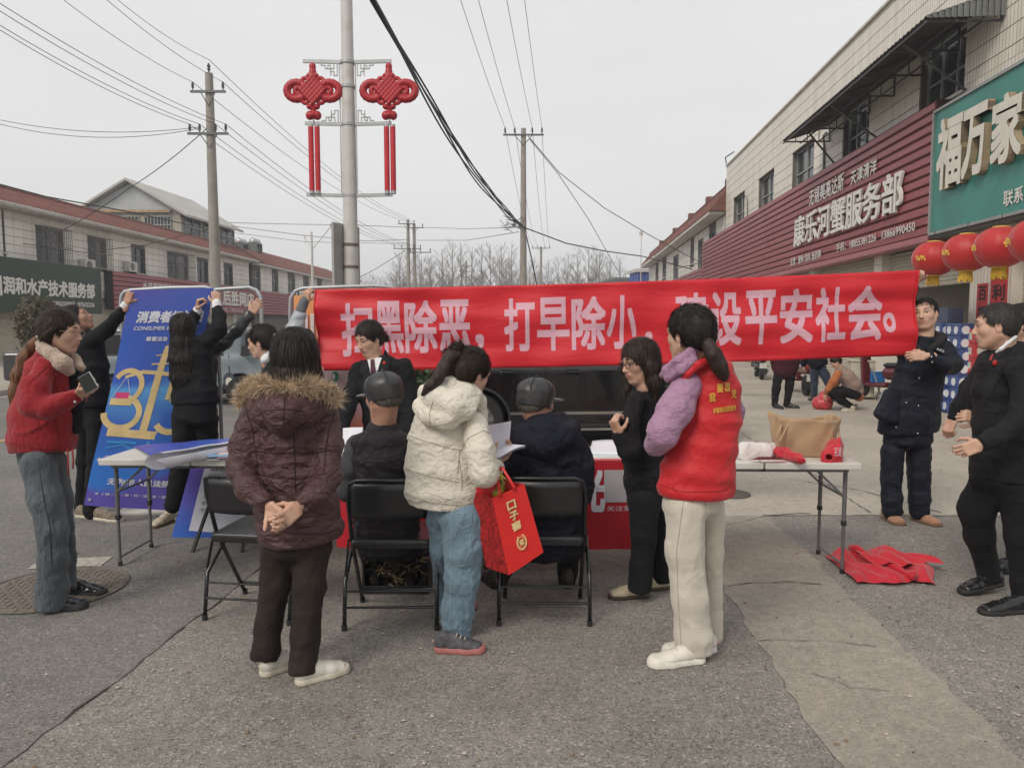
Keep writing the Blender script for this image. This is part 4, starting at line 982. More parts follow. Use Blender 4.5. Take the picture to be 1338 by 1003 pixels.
for j, (pin, q) in enumerate(zip([pinTop] + pinA, far1)): wire(pin, q, .7, .014, ['highest', 'left upper', 'right upper', 'outer left lower', 'inner left lower', 'inner right lower', 'outer right lower'][j] + ' wire between the left concrete pole and the twin poles', grp='wires between the left pole and the twin poles')
for k, (u0, u1) in enumerate([(598, 0), (622, 0), (660, 0), (684, 0)]):
 wire(pinB[k], far_end(u0, -12, pinB[k][2] + .6), .12, .012, ['leftmost', 'second from left', 'second from right', 'rightmost'][k] + ' of four thin wires rising from the centre pole', grp='wires from the centre pole towards the camera')
for k in range(4): wire(pinB[k], pinE[k], .9, .014, ['leftmost', 'second from left', 'second from right', 'rightmost'][k] + ' of four thin wires from the centre pole to the distant pole', grp='wires from the centre pole onwards')
# thick bundle: many strands twisted round each other
m = MB(); A_ = P(684, 296, 32.8); B_ = Pz(470, -30, 7.4)
for k in range(9):
 pts = []; ph = k * 2.1; off = .022 + .016 * (k % 3)
 for i in range(41):
  t = i / 40; p = A_ + (B_ - A_) * t - np.array([0, 0, (.5 + (.22 if k > 6 else 0)) * 4 * t * (1 - t)])
  pts.append(p + np.array([math.cos(ph + i * .28), 0, math.sin(ph + i * .28)]) * off)
 m.tube(pts, .022, 5)
tag(m.build('cable_bundle', M_wire), 'thick black cable bundle sweeping down across the sky to the centre pole', 'cable')
m = MB()
for i in range(26):
 t = random.random(); p = A_ + (B_ - A_) * (t * .06) + np.array([-.3 + random.uniform(-.35, .3), 0, random.uniform(-.1, .3)]); m.tube([p, p + np.array([random.uniform(-.2, .2), 0, random.uniform(-.3, .1)]), p + np.array([random.uniform(-.4, .1), 0, random.uniform(-.2, .1)])], .012, 4)
tag(m.build('cable_tangle', M_wire), 'tangle of loose cable ends where the bundle meets the centre pole', 'cable', kind='stuff')
def run(pts_, r, lab, k=1):
 m = MB(); P3 = [P(*p) for p in pts_]
 m.tube(P3, r * .8, 5); tag(m.build('overhead_wire', M_wire), lab, 'wire')
run([(684, 297, 32.8), (740, 318, 34), (790, 328, 36), (840, 335, 40), (905, 352, 44)], .035, 'black cable sagging right from the centre pole to the roofed building')
run([(690, 178, 33), (730, 225, 33), (790, 272, 33.5), (850, 308, 35), (915, 343, 37)], .022, 'curved cable from the top of the centre pole to the right hand buildings')
run([(692, 182, 33), (730, 228, 34), (770, 288, 38), (806, 352, 46)], .02, 'steep cable from the centre pole down to the far end of the street')
run([(687, 305, 33), (694, 335, 33.4), (703, 380, 34)], .035, 'short dark cable hanging beside the centre pole')
run([(545, 297, 60), (610, 299, 55), (680, 297, 33.5)], .02, 'upper long cable between the twin poles and the centre pole')
run([(545, 314, 60), (610, 314, 50), (678, 303, 33.5)], .02, 'lower long cable between the twin poles and the centre pole')
run([(300, 291, 57), (380, 293, 58), (460, 294, 59), (533, 297, 60)], .025, 'upper long cable between the gabled block and the twin poles')
run([(300, 295, 57), (400, 308, 58), (480, 315, 59), (533, 313, 60)], .025, 'middle long cable between the gabled block and the twin poles')
run([(304, 304, 57), (400, 316, 58), (500, 318, 60), (535, 318, 60)], .02, 'lower long cable between the gabled block and the twin poles')
run([(0, 241, 28.5), (60, 257, 30), (110, 266, 31), (165, 276, 33), (275, 300, 40)], .035, 'dark cable laid along the red eaves of the left row')
run([(275, 303, 25), (305, 318, 40), (345, 345, 52)], .03, 'dark cable from the concrete pole to the second row')
run([(30, 318, 30), (110, 330, 29.5), (190, 320, 30), (272, 300, 25)], .02, 'slack cable looping before the upper windows of the left row')
run([(530, 327, 60), (490, 352, 62), (470, 362, 64)], .03, 'guy cable slanting down left from the twin poles')
run([(880, 352, 46), (916, 343, 38)], .03, 'short cable at the eaves of the roofed building')
# ---- lamp post with two red knots
LY = 11.4; lp = P(458, 300, LY); lamp = thing('lamp_post', 'white street lamp post in the centre left carrying the red knot ornaments', 'lamp post', (lp[0], LY, 0))
ztop_ = P(458, 0, LY)[2] + 1.2; z82, z163, z255, z380 = [P(458, v, LY)[2] for v in (82, 163, 256, 375)]
MB().tube([(0, 0, 0), (0, 0, z255), (0, 0, ztop_)], [.122, .105, .078], 24).build('pole', M_lamp, lamp, True, local=True, autosm=50)
arm = MB().tube([(0, 0, ztop_), (0, -.1, ztop_ + .5), (.1, -.9, ztop_ + .8), (.1, -1.5, ztop_ + .85)], .04, 8); arm.build('lamp_arm', M_lamp, lamp, local=True)
MB().box((.1, -1.8, ztop_ + .84), (.24, .6, .09)).build('lamp_head', M_galv, lamp, local=True, bevel=.02)
for z in (z82, z163, z255, (z82 + z163) / 2 + .1):
 MB().lathe([(.112, -.02), (.112, .02)], (0, 0, z), 24).build('collar', M_galv, lamp, local=True)
MB().lathe([(.3, 0), (.3, .02), (.13, .03), (.125, .35)], n=20).build('base_plate', M_galv, lamp, local=True)
px = sc(P(458, 160, LY))
for s_ in (-1, 1):
 MB().beam((s_ * .118, -.02, z82), (s_ * .118, -.02, z255), .018, .018).build('side_rail', M_galv, lamp, local=True)
lr = MB()
for z, L_ in ((z82, .66), (z163, .65), (z255, .65)):
 for s_ in (-1, 1):
  MB().beam((s_ * .1, -.02, z), (s_ * L_, -.02, z + .015), .035, .05).build('ornament_bar', M_galv, lamp, local=True)
def fret(z, sy, s_):
 f = MB(); W_ = .016
 def L_(pts):
  for a, b in zip(pts[:-1], pts[1:]): f.beam((s_ * (.13 + a[0]), -.03, z + sy * a[1]), (s_ * (.13 + b[0]), -.03, z + sy * b[1]), W_, W_)
 L_([(.02, -.03), (.02, -.2), (.07, -.2), (.07, -.14), (.12, -.14), (.12, -.2)]); L_([(.07, -.03), (.07, -.1), (.16, -.1), (.16, -.05), (.12, -.05), (.12, -.14)]); L_([(.16, -.1), (.2, -.1), (.2, -.05), (.26, -.05), (.26, -.02)])
 f.build('fret_bracket', M_galv, lamp, local=True)
for s_ in (-1, 1): fret(z82, 1, s_); fret(z163, -1, s_)
M_knot = mat('red_plastic_knot', (.40, .016, .026), .48, .12, 3, spec=.5); M_tube = mat('red_tassel_tube', (.5, .02, .035), .45)
def knot(uc, lab):
 c = P(uc, 120, LY); t = thing('knot_ornament', lab, 'ornament', (c[0], LY - .04, c[2]), group='red knot ornaments on the lamp post')
 q = lambda v: P(uc, v, LY)[2] - c[2]
 s = SDF()
 for sx in (-1, 1):
  for rr, tr in ((.11, .056), (.042, .036)):
   pts = []
   for k in range(17):
    a = 2 * math.pi * k / 16; pts.append((np.array([sx * (.245 + rr * 1.32 * math.cos(a)) + (0 if rr > .1 else -sx * .03), 0, .0 + rr * 1.1 * math.sin(a)]), tr))
   s.chain(pts, k=.008)
  s.ell((sx * .385, 0, 0), (.03, .055, .05), k=.01)
  for sz in (-1, 1):
   pts = [(np.array([sx * (.115 + .045 * math.cos(2 * math.pi * k / 10)), -.01, sz * (.14 + .045 * math.sin(2 * math.pi * k / 10))]), .028) for k in range(11)]; s.chain(pts, k=.008)
 for i in range(6):
  for j in range(6):
   a = (i - 2.5) * .05; b = (j - 2.5) * .05; s.ell(((a - b) * .70, -.045, (a + b) * .76), (.031, .034, .031), k=.02)
 s.box((0, 0, 0), (.115, .03, .115), M=np.array([[.7071, 0, .7071], [0, 1, 0], [-.7071, 0, .7071]]), rd=.01, k=.02)
 s.seg((0, 0, .17), (0, 0, q(96)), .065, .055, k=.02); s.seg((0, 0, q(98)), (0, 0, q(88)), .04, .05, k=.02)
 for sx in (-1, 1): s.ell((sx * .05, -.01, .215), (.045, .05, .04), k=.01); s.ell((sx * .055, -.01, -.235), (.045, .05, .04), k=.01)
 s.seg((0, 0, -.22), (0, 0, -.33), .04, .03, k=.02)
 zb = q(152)
 for sx in (-1, 1): s.ell((sx * .055, 0, zb), (.062, .06, .068), k=.015)
 s.ell((0, -.03, zb), (.05, .05, .04), k=.01)
 v, f = s.mesh(.011); wobj('knot', v, f, M_knot, t, True, local=True)
 MB().cyl((0, 0, q(83)), (0, 0, q(90)), .012, n=6).cyl((0, 0, zb), (0, 0, q(163)), .012, n=6).build('hanger', M_galv, t, local=True)
 for sx in (-1, 1):
  x = sx * .047 + (.0)
  tb_ = MB().tube([(x, 0, q(167)), (x, 0, q(250))], .041, 12).build('tassel_tube', M_tube, t, True, local=True, autosm=50)
  MB().tube([(x, 0, q(164)), (x, 0, q(168))], .039, 12).build('cap', M_galv, tb_, local=True, autosm=50); MB().tube([(x, 0, q(250)), (x, 0, q(254))], .039, 12).build('cap', M_galv, tb_, local=True, autosm=50)
knot(410, 'left red knot ornament with two long tassel tubes on the lamp post'); knot(509, 'right red knot ornament with two long tassel tubes on the lamp post')
# sign plate seen from behind, strapped to the post
a = P(434, 290, LY - .25); b = P(452, 296, LY + .15); zb = P(440, 376, LY)[2] - .3
t = thing('road_sign_back', 'grey sign plate seen edge on, strapped to the white lamp post', 'sign', (a[0], a[1], 0)); dd = nrm(b - a); L_ = .8
pp = MB(); pp.beam((0, 0, a[2]), (0, 0, zb), .04, .05, side=(1, 0, 0)); q = np.array([.26, .62, 0])
m = MB(); nn = nrm(np.cross(q, (0, 0, 1))) * .02
m.add([(0 + nn[0], nn[1], a[2]), (q[0] + nn[0], q[1] + nn[1], a[2]), (q[0] + nn[0], q[1] + nn[1], zb), (nn[0], nn[1], zb), (-nn[0], -nn[1], a[2]), (q[0] - nn[0], q[1] - nn[1], a[2]), (q[0] - nn[0], q[1] - nn[1], zb), (-nn[0], -nn[1], zb)], [(0, 1, 2, 3), (7, 6, 5, 4), (0, 4, 5, 1), (1, 5, 6, 2), (2, 6, 7, 3), (3, 7, 4, 0)])
m.build('plate', mat('sign_back_metal', (.36, .35, .34), .55, .12, 4, metal=.3), t, local=True)
for v in (320, 349):
 z = P(450, v, LY)[2]; s_ = MB(); s_.lathe([(.118, z - .02), (.118, z + .02)], (lp[0] - a[0], LY - a[1], 0), 24); s_.beam((.1, .22, z), (lp[0] - a[0], LY - a[1] - .1, z), .04, .05); s_.build('strap', mat('rusty_strap', (.16, .12, .1), .7), t, local=True)
# slim street light further off
p = P(407, 303, 38); t = thing('street_light', 'slim white street light above the second left row', 'street light', (p[0], 38, 0))
MB().tube([(0, 0, 0), (0, 0, p[2])], [.09, .05], 10).build('pole', M_lamp, t, local=True)
q = P(434, 294, 38) - np.array([p[0], 38, 0]); k = P(399, 318, 38) - np.array([p[0], 38, 0])
MB().tube([k, k + np.array([-.08, 0, .45]), np.array([.0, 0, p[2] - .9]), q], .025, 6).build('arm', M_lamp, t, local=True)
MB().tube([q - np.array([.1, 0, 0]), q + np.array([.5, 0, 0])], .05, 6).build('lamp_head', M_alud, t, local=True)
p = P(838, 300, 60); t = thing('antenna_mast', 'thin white mast rising behind the blue hut', 'mast', (p[0], 60, 0)); MB().cyl((0, 0, 0), (0, 0, p[2]), .05, .03, 8).build('mast', M_lamp, t, local=True)
MB().box((0, 0, p[2] - .3), (.3, .1, .3)).build('antenna', M_white, t, local=True)
# ---- bare winter trees: branching built from tapered twigs
M_bark = mat('grey_winter_bark', (.17, .15, .135), .9, .15, 5); M_twig = mat('grey_twig', (.2, .175, .16), .9)
def branch_mesh(seed, h, spread=.5, lv=4, poplar=True):
 rnd = random.Random(seed); tr = MB(); cr_ = MB()
 pts = [np.array([0, 0, 0.])];
 for i in range(1, 9): pts.append(np.array([rnd.uniform(-.03, .03) * i * .5, rnd.uniform(-.03, .03) * i * .5, h * .92 * i / 8]))
 tr.tube(pts, [h * .011 * (1 - i / 9.5) for i in range(9)], 5)
 def grow(p, d, L_, r, l):
  e = p + d * L_ + np.array([0, 0, L_ * .12]); md = (p + e) / 2 + np.array([rnd.uniform(-1, 1), rnd.uniform(-1, 1), rnd.uniform(-.5, 1)]) * L_ * .07
  cr_.tube([p, md, e], [r, r * .7, r * .35], 3, caps=False)
  if l <= 0: return
  for k in range(4 if l > 1 else 5):
   t = rnd.uniform(.3, 1); q = p + (e - p) * t; dd = nrm(d + np.array([rnd.uniform(-1, 1), rnd.uniform(-1, 1), rnd.uniform(-.1, .8)]) * .7); grow(q, dd, L_ * rnd.uniform(.4, .62), r * .55, l - 1)
 nb_ = 44
 for i in range(nb_):
  f = .22 + .74 * i / nb_; a = rnd.uniform(0, 6.28); z = h * .92 * f; up = rnd.uniform(.7, 1.2); d = nrm((math.cos(a), math.sin(a), up)); L_ = h * spread * (1 - f * .72) * rnd.uniform(.5, .85) * .55
  grow(np.array([0, 0, z]), d, L_, h * .0045 * (1.15 - f), lv - 2)
 return tr, cr_
tp = []
for sd in range(5):
 t = thing('bare_tree', 'x', 'tree', (0, 0, 0)); tr, cr_ = branch_mesh(sd, 14, .5 + .08 * (sd % 3)); tr.build('trunk', M_bark, t, local=True); cr_.build('crown', M_twig, t, local=True); tp.append(t)
tl = [(488, 120, .7), (504, 135, .75), (519, 128, .9), (528, 140, .95), (551, 130, 1.0), (564, 122, .95), (578, 132, 1.1), (592, 126, 1.15), (603, 140, 1.25), (617, 128, 1.1), (630, 135, 1.2), (641, 124, 1.1), (655, 138, 1.2), (668, 130, 1.15), (697, 126, .95), (716, 122, .9), (729, 134, 1.0), (742, 120, .95), (754, 128, 1.1), (768, 122, 1.05), (779, 132, 1.15), (792, 120, .85), (805, 134, .8), (474, 122, .7), (462, 130, .7), (447, 118, .65)]
tl += [(u_, 150 + (u_ * 7) % 23, .8 + ((u_ * 13) % 10) * .05) for u_ in range(484, 815, 13)]
for i, (u, Yd, s_) in enumerate(tl):
 t = tp[i] if i < 5 else dup(tp[i % 5]); p = P(u, 430, Yd); s_ *= 1.04; t.location = (p[0], Yd, 0); t.scale = (s_,) * 3; t.rotation_euler = (0, 0, random.uniform(0, 6)); tag(t, 'bare winter tree in the %s row, %s' % ('front' if Yd < 130 else 'middle' if Yd < 145 else 'back', 'left of the twin poles' if u < 530 else 'just right of the twin poles' if u < 610 else 'just left of the centre pole' if u < 684 else 'just right of the centre pole' if u < 750 else 'nearest the blue hut'), 'tree', 'bare trees along the horizon')
m = MB();
for i in range(4200):
 u = random.uniform(430, 840); Yd = random.uniform(118, 150); p = P(u, 430, Yd); h = random.uniform(1, 4.5); m.tube([(p[0], Yd, 0), (p[0] + random.uniform(-.5, .5), Yd, h * .6), (p[0] + random.uniform(-1.2, 1.2), Yd, h)], [.04, .03, .01], 3, caps=False)
tag(m.build('undergrowth', M_twig), 'low leafless brush under the distant trees', 'brush', kind='stuff')
# round clipped shrub on the left pavement
p = P(52, 430, 21.5); t = thing('clipped_shrub', 'round clipped reddish green shrub before the dark green sign', 'shrub', (p[0], p[1], .11))
MB().tube([(0, 0, 0), (.03, 0, .6), (0, 0, 1.3)], [.05, .04, .03], 8).build('trunk', M_bark, t, local=True)
rs = np.random.RandomState(5); nlf = 5200; dirs = rs.normal(size=(nlf, 3)); dirs /= np.linalg.norm(dirs, axis=1)[:, None]; rad = rs.rand(nlf) ** .25
cen = dirs * rad[:, None] * np.array([.62, .62, .78]) * (1 + .1 * rs.normal(size=(nlf, 1))) + np.array([0, 0, 1.45]); low = rs.rand(nlf) < .25; cen[low, 2] -= .75; cen[low, :2] *= .55
a_ = rs.normal(size=(nlf, 3)) * .04; b_ = rs.normal(size=(nlf, 3)) * .025
V = np.stack([cen - a_, cen + b_, cen + a_, cen - b_], 1).reshape(-1, 3); Q = np.arange(nlf * 4).reshape(-1, 4)
wobj('foliage', V, Q, mat('reddish_leaf', (.1, .085, .045), .6, .5, 9), t, local=True)
# ================================================================== vehicles
M_rub = mat('tyre_rubber', (.02, .02, .02), .85, .2, 20); M_rim = mat('alloy_rim', (.4, .4, .41), .3, metal=.8); M_chrome = mat('chrome', (.6, .6, .6), .15, .02, metal=1.0)
M_cglass = mat('tinted_car_glass', (.015, .018, .02), .05, .1, spec=.8); M_seam = mat('dark_seam', (.01, .01, .01), .8); M_plastic = mat('black_plastic', (.02, .02, .022), .5)
M_red_l = mat('tail_lamp', (.3, .01, .01), .2, spec=.8); M_clear = mat('head_lamp_glass', (.5, .52, .55), .1, spec=.8)
def wheel(par, x, y, r, w, sg):
 Mx = np.array([[1, 0, 0], [0, 0, sg], [0, -sg, 0]], float) if True else None
 t = MB().lathe([(r * .62, -w / 2), (r * .93, -w / 2), (r, -w * .36), (r, w * .36), (r * .93, w / 2), (r * .62, w / 2), (r * .62, -w / 2)], (x, y, r), 28, M=Mx).build('wheel', M_rub, par, local=True, autosm=40)
 q = MB().lathe([(r * .1, w * .36), (r * .1, w * .3), (r * .55, w * .2), (r * .62, w * .44), (r * .64, w * .46), (r * .64, w * .3)], (x, y, r), 28, M=Mx)
 for k in range(10):
  a = 2 * math.pi * k / 10; q.beam((x + math.cos(a) * r * .1, y + sg * w * .38, r + math.sin(a) * r * .1), (x + math.cos(a) * r * .6, y + sg * w * .36, r + math.sin(a) * r * .6), .035, .03)
 q.build('rim', M_rim, t, local=True)
def vehicle(name, label, cat, loc, rz, spec, paint):
 t = thing(name, label, cat, loc, rz); L_, Wd, s = spec['L'], spec['W'], SDF()
 for b in spec['boxes']: s.box(b[0], b[1], rd=b[2], k=b[3])
 for xw in spec['axles']:
  for sg in (-1, 1): s.seg((xw, sg * (Wd / 2 + .12), spec['r']), (xw, sg * (Wd / 2 - .3), spec['r']), spec['r'] * 1.17, spec['r'] * 1.17, k=.015, op='s')
 v, f = s.mesh(spec.get('vox', .025)); wobj('body', v, f, paint, t, True, local=True)
 for xw in spec['axles']:
  for sg in (-1, 1): wheel(t, xw, sg * (Wd / 2 - .13), spec['r'], .21, sg)
 return t
def cabin(par, paint, hw, zb, zt, xf, xft, xr, xrt, in_=.16, name='cabin'):
 """greenhouse with sloped sides; returns the half width at a height"""
 s = SDF(); s.box(((xf + xr) / 2, 0, (zb + zt) / 2), ((xf - xr) / 2 + .2, hw, (zt - zb) / 2 - .02), rd=.02)
 h = zt - zb
 for sg in (-1, 1): s.plane((0, sg * hw, zb), (0, sg * h, in_), .03)
 s.plane((xf, 0, zb), (h, 0, xf - xft), .05); s.plane((xr, 0, zb), (-h, 0, xrt - xr), .08); s.plane((0, 0, zt), (0, 0, 1), .08)
 v, f = s.mesh(.025); wobj(name, v, f, paint, par, True, local=True)
 return lambda z: hw - in_ * (z - zb) / h
def side_glass(par, yf, quads, m):
 for sg in (-1, 1):
  for (xa, xb, xc, xd, z0, z1) in quads:
   g = MB(); g.add([(xa, sg * (yf(z0) + .008), z0), (xb, sg * (yf(z0) + .008), z0), (xc, sg * (yf(z1) + .008), z1), (xd, sg * (yf(z1) + .008), z1)], [(0, 1, 2, 3) if sg < 0 else (3, 2, 1, 0)]); g.build('side_window', m, par, local=True)
suv_spec = dict(L=4.4, W=1.86, axles=(-1.38, 1.12), r=.36, vox=.025, boxes=[((-.13, 0, .66), (1.95, .85, .34), .08, .05), ((1.25, 0, .8), (.5, .76, .2), .1, .08), ((0, 0, .3), (1.8, .8, .08), .05, .05)])
M_black = mat('black_car_paint', (.006, .006, .007), .12, .05, 2, spec=.5, coat=.55)
sp_ = P(615, 430, 9.45); rzv = R(4.5); suv_o = np.array([sp_[0] + 1.38 * math.cos(rzv), 9.45 + .9 + 1.38 * math.sin(rzv), 0])
suv = vehicle('parked_suv', 'glossy black suv with chrome side strip parked behind the red banner', 'car', suv_o, rzv, suv_spec, M_black)
yf = cabin(suv, M_black, .9, 1.02, 1.68, 1.1, .4, -2.1, -1.75)
side_glass(suv, yf, [(-1.85, -1.42, -1.32, -1.68, 1.12, 1.54), (-1.34, -.5, -.5, -1.24, 1.12, 1.58), (-.42, .78, .33, -.42, 1.12, 1.58)], M_cglass)
ws = MB(); ws.add([(1.13, -.78, 1.08), (1.13, .78, 1.08), (.5, .66, 1.6), (.5, -.66, 1.6)], [(0, 1, 2, 3)]); ws.v = [(a + .03, b, c) for a, b, c in ws.v]; ws.build('windscreen', M_cglass, suv, local=True)
ws = MB(); ws.add([(-2.1, -.75, 1.15), (-2.1, .75, 1.15), (-1.84, .66, 1.56), (-1.84, -.66, 1.56)], [(3, 2, 1, 0)]); ws.v = [(a - .05, b, c) for a, b, c in ws.v]; ws.build('rear_window', M_cglass, suv, local=True)
sy = -.935
for x0 in (-.5, .45): MB().beam((x0, sy, .32), (x0 + .02, sy, 1.06), .012, .012).build('door_seam', M_seam, suv, local=True)
MB().beam((-.95, sy, .455), (.8, sy, .455), .03, .035).build('chrome_strip', M_chrome, suv, local=True)
MB().beam((-.9, sy - .02, .25), (.8, sy - .02, .25), .1, .03).build('sill_strip', M_chrome, suv, local=True)
for x in (-.98, -.12):
 MB().box((x, sy - .022, .985), (.2, .03, .028)).build('door_handle', M_black, suv, local=True, bevel=.01); MB().box((x - .02, sy - .003, .985), (.17, .012, .07)).build('handle_recess', M_seam, suv, local=True)
for sg in (-1, 1):
 MB().box((1.84, sg * .66, .8), (.2, .38, .14)).build('headlight', M_clear, suv, local=True, bevel=.03); MB().box((-2.14, sg * .68, .9), (.08, .34, .18)).build('tail_light', M_red_l, suv, local=True, bevel=.03); MB().box((.72, sg * 1.02, 1.14), (.12, .2, .14)).build('mirror', M_black, suv, local=True, bevel=.03)
for xw in (-1.38, 1.12):
 MB().tube([(xw + .43 * math.cos(math.pi * k / 16), sy, .36 + .43 * math.sin(math.pi * k / 16)) for k in range(17)], .02, 6).build('wheel_arch_trim', M_plastic, suv, local=True)
MB().box((1.9, 0, .5), (.06, 1.1, .22)).build('grille', M_plastic, suv, local=True, bevel=.02)
# grey blue van at the left
M_van = mat('grey_blue_van_paint', (.2, .24, .265), .4, .12, 2, spec=.5, dirt=(.2, .22, .23), dirt_scale=3, dirt_amt=.4)
van_spec = dict(L=4.0, W=1.6, axles=(-1.25, 1.15), r=.29, vox=.03, boxes=[((0, 0, .6), (1.85, .68, .3), .08, .05), ((-.35, 0, 1.15), (1.5, .66, .3), .08, .1)])
vp_ = P(388, 430, 14.8); vr = R(0)
van = vehicle('microvan', 'grey blue microvan with round bird decal on its door behind the people', 'van', (P(300, 430, 15.2)[0] - .75, 15.2, 0), R(3), van_spec, M_van)
for sg in (-1,):
 y = sg * .755
 for x0, x1 in ((-1.6, -.75), (-.65, .1), (.2, .85)):
  g = MB(); g.add([(x0, y, 1.0), (x1, y, 1.0), (x1 - (.0 if x1 < .5 else .3), y, 1.38), (x0, y, 1.38)], [(0, 1, 2, 3)]); g.build('side_window', M_cglass, van, local=True)
  fr_ = MB(); pts = [(x0, y, 1.0), (x1, y, 1.0), (x1 - (.0 if x1 < .5 else .3), y, 1.38), (x0, y, 1.38)]; fr_.tube(pts, .018, 5, closed=True); fr_.build('window_frame', M_plastic, van, local=True)
 for x in (-.7, .15, .95): MB().beam((x, y - .01, .4), (x, y - .01, 1.45 if x < .9 else 1.0), .012, .012).build('door_seam', M_seam, van, local=True)
 for x in (-.58, .27): MB().box((x, y - .02, .88), (.16, .03, .04)).build('door_handle', M_plastic, van, local=True)
 MB().beam((-1.9, y - .0, .36), (1.9, y - .0, .36), .03, .05).build('sill', M_plastic, van, local=True)
 MB().tube([(-1.3, y, 1.47), (1.0, y, 1.47)], .02, 5).build('rain_gutter', M_galv, van, local=True)
dc = P(296, 497, 14.45); x = dc[0] - van.location.x; z = dc[2]
Mxz = np.array([[1, 0, 0], [0, 0, 1], [0, -1, 0]], float)
b_ = MB().lathe([(.001, 0), (1, 0), (1, .004)], n=20); b_.v = [(x + a * .115, -.765 - c * 1, z + b * .16) for a, b, c in b_.v]; b_.build('door_decal', mat('dark_decal', (.05, .06, .08), .5), van, local=True)
b_ = MB().lathe([(.001, .006), (1, .006), (1, .008)], n=20); b_.v = [(x + a * .07, -.765 - c * 1, z - .03 + b * .09) for a, b, c in b_.v]; b_.build('door_decal_belly', mat('white_decal', (.6, .58, .5), .5), van, local=True)
MB().box((1.3, -.86, 1.08), (.12, .14, .2)).tube([(1.15, -.72, 1.0), (1.28, -.85, 1.05)], .015, 5).build('mirror', M_plastic, van, local=True)
MB().box((1.93, -.5, .7), (.06, .3, .18)).box((1.93, .5, .7), (.06, .3, .18)).build('headlight', M_clear, van, local=True)
ws = MB(); ws.add([(1.24, -.6, 1.0), (1.24, .6, 1.0), (1.2, .55, 1.42), (1.2, -.55, 1.42)], [(0, 1, 2, 3)]); ws.v = [(a + .06, b, c) for a, b, c in ws.v]; ws.build('windscreen', M_cglass, van, local=True)
# pale car further left, its nose between the man in black and the poster
car_spec = dict(L=4.4, W=1.76, axles=(-1.3, 1.32), r=.31, vox=.03, boxes=[((0, 0, .6), (2.0, .78, .26), .08, .05), ((1.3, 0, .75), (.5, .7, .12), .08, .1)])
c_ = P(130, 430, 18); car3 = vehicle('parked_car', 'dark car with pale window line showing left of the blue poster', 'car', (c_[0], 18.4, 0), R(4), car_spec, mat('dark_grey_paint', (.03, .03, .035), .2, .1, coat=.5))
yf = cabin(car3, bpy.data.materials['dark_grey_paint'], .82, .9, 1.42, 1.1, .35, -1.7, -1.1); side_glass(car3, yf, [(-1.45, -.3, -.3, -1.05, .96, 1.34), (-.22, .9, .4, -.22, .96, 1.34)], mat('pale_reflecting_glass', (.42, .44, .45), .15, spec=.8))
MB().beam((-1.45, -.85, .93), (1.0, -.85, .93), .02, .03).build('window_trim', M_chrome, car3, local=True)
for sg in (-1, 1): MB().box((2.0, sg * .6, .68), (.12, .34, .14)).build('headlight', M_clear, car3, local=True, bevel=.03)
# scooters
def scooter(loc, rz, label, col):
 t = thing('scooter', label, 'scooter', loc, rz); Mp = mat('scooter_paint', col, .25, .1, coat=.5);
 for y in (-.62, .62):
  MB().lathe([(.12, -.05), (.2, -.055), (.235, -.03), (.235, .03), (.2, .055), (.12, .05), (.12, -.05)], (0, y, .235), 20, M=np.array([[0, 0, 1], [1, 0, 0], [0, 1, 0]], float)).build('wheel', M_rub, t, True, local=True)
 s = SDF(); s.seg((0, -.75, .62), (0, -.1, .6), (.15, .13), (.14, .14), side=(1, 0, 0), k=.03); s.seg((0, -.05, .35), (0, .38, .33), (.13, .06), (.12, .05), side=(1, 0, 0), k=.03); s.seg((0, .4, .35), (0, .5, .95), (.2, .05), (.14, .06), side=(1, 0, 0), k=.03); s.ell((0, .6, .5), (.08, .25, .06))
 v, f = s.mesh(.016); wobj('body', v, f, Mp, t, True, local=True)
 s = SDF(); s.seg((0, -.72, .78), (0, -.05, .76), (.14, .06), (.12, .05), side=(1, 0, 0)); v, f = s.mesh(.016); wobj('seat', v, f, M_plastic, t, True, local=True)
 MB().tube([(-.32, .38, 1.08), (-.2, .42, 1.04), (.2, .42, 1.04), (.32, .38, 1.08)], .02, 6).tube([(0, .44, 1.04), (0, .62, .24)], .03, 6).build('handlebar', M_plastic, t, local=True)
 for sg in (-1, 1): MB().tube([(sg * .25, .4, 1.05), (sg * .32, .36, 1.25)], .008, 5).box((sg * .34, .35, 1.28), (.13, .03, .08)).build('mirror', M_plastic, t, local=True)
 MB().box((0, -.92, .66), (.26, .05, .09)).build('tail_light', M_red_l, t, local=True, bevel=.02)
 MB().tube([(-.2, -.88, .78), (-.17, -.98, .75), (.17, -.98, .75), (.2, -.88, .78)], .014, 6).build('rear_rack', M_chrome, t, local=True)
 MB().box((0, -.93, .42), (.2, .012, .15)).build('number_plate', mat('plate_white', (.5, .52, .5), .5, .3, 30), t, local=True); MB().box((0, -.9, .3), (.22, .03, .28)).build('mudguard', M_plastic, t, local=True)
 MB().tube([(.16, -.35, .22), (.17, -.85, .3)], .045, 8).build('exhaust', M_galv, t, local=True); MB().tube([(-.1, -.05, .25), (-.32, -.12, .01)], .012, 5).build('kick_stand', M_galv, t, local=True)
 return t
g = G(1056, 517); scooter((g[0], g[1] + .62, 0), R(-4), 'dark red scooter seen from behind between the background people', (.12, .012, .015))
g = G(1001, 496); scooter((g[0], g[1] + .62, 0), R(-12), 'small black scooter at the far wall left of the maroon coat', (.02, .02, .022))
g = G(1178, 528); scooter((g[0] - .1, g[1] + .5, 0), R(25), 'dark scooter standing half hidden behind the man in the police coat', (.1, .012, .02))
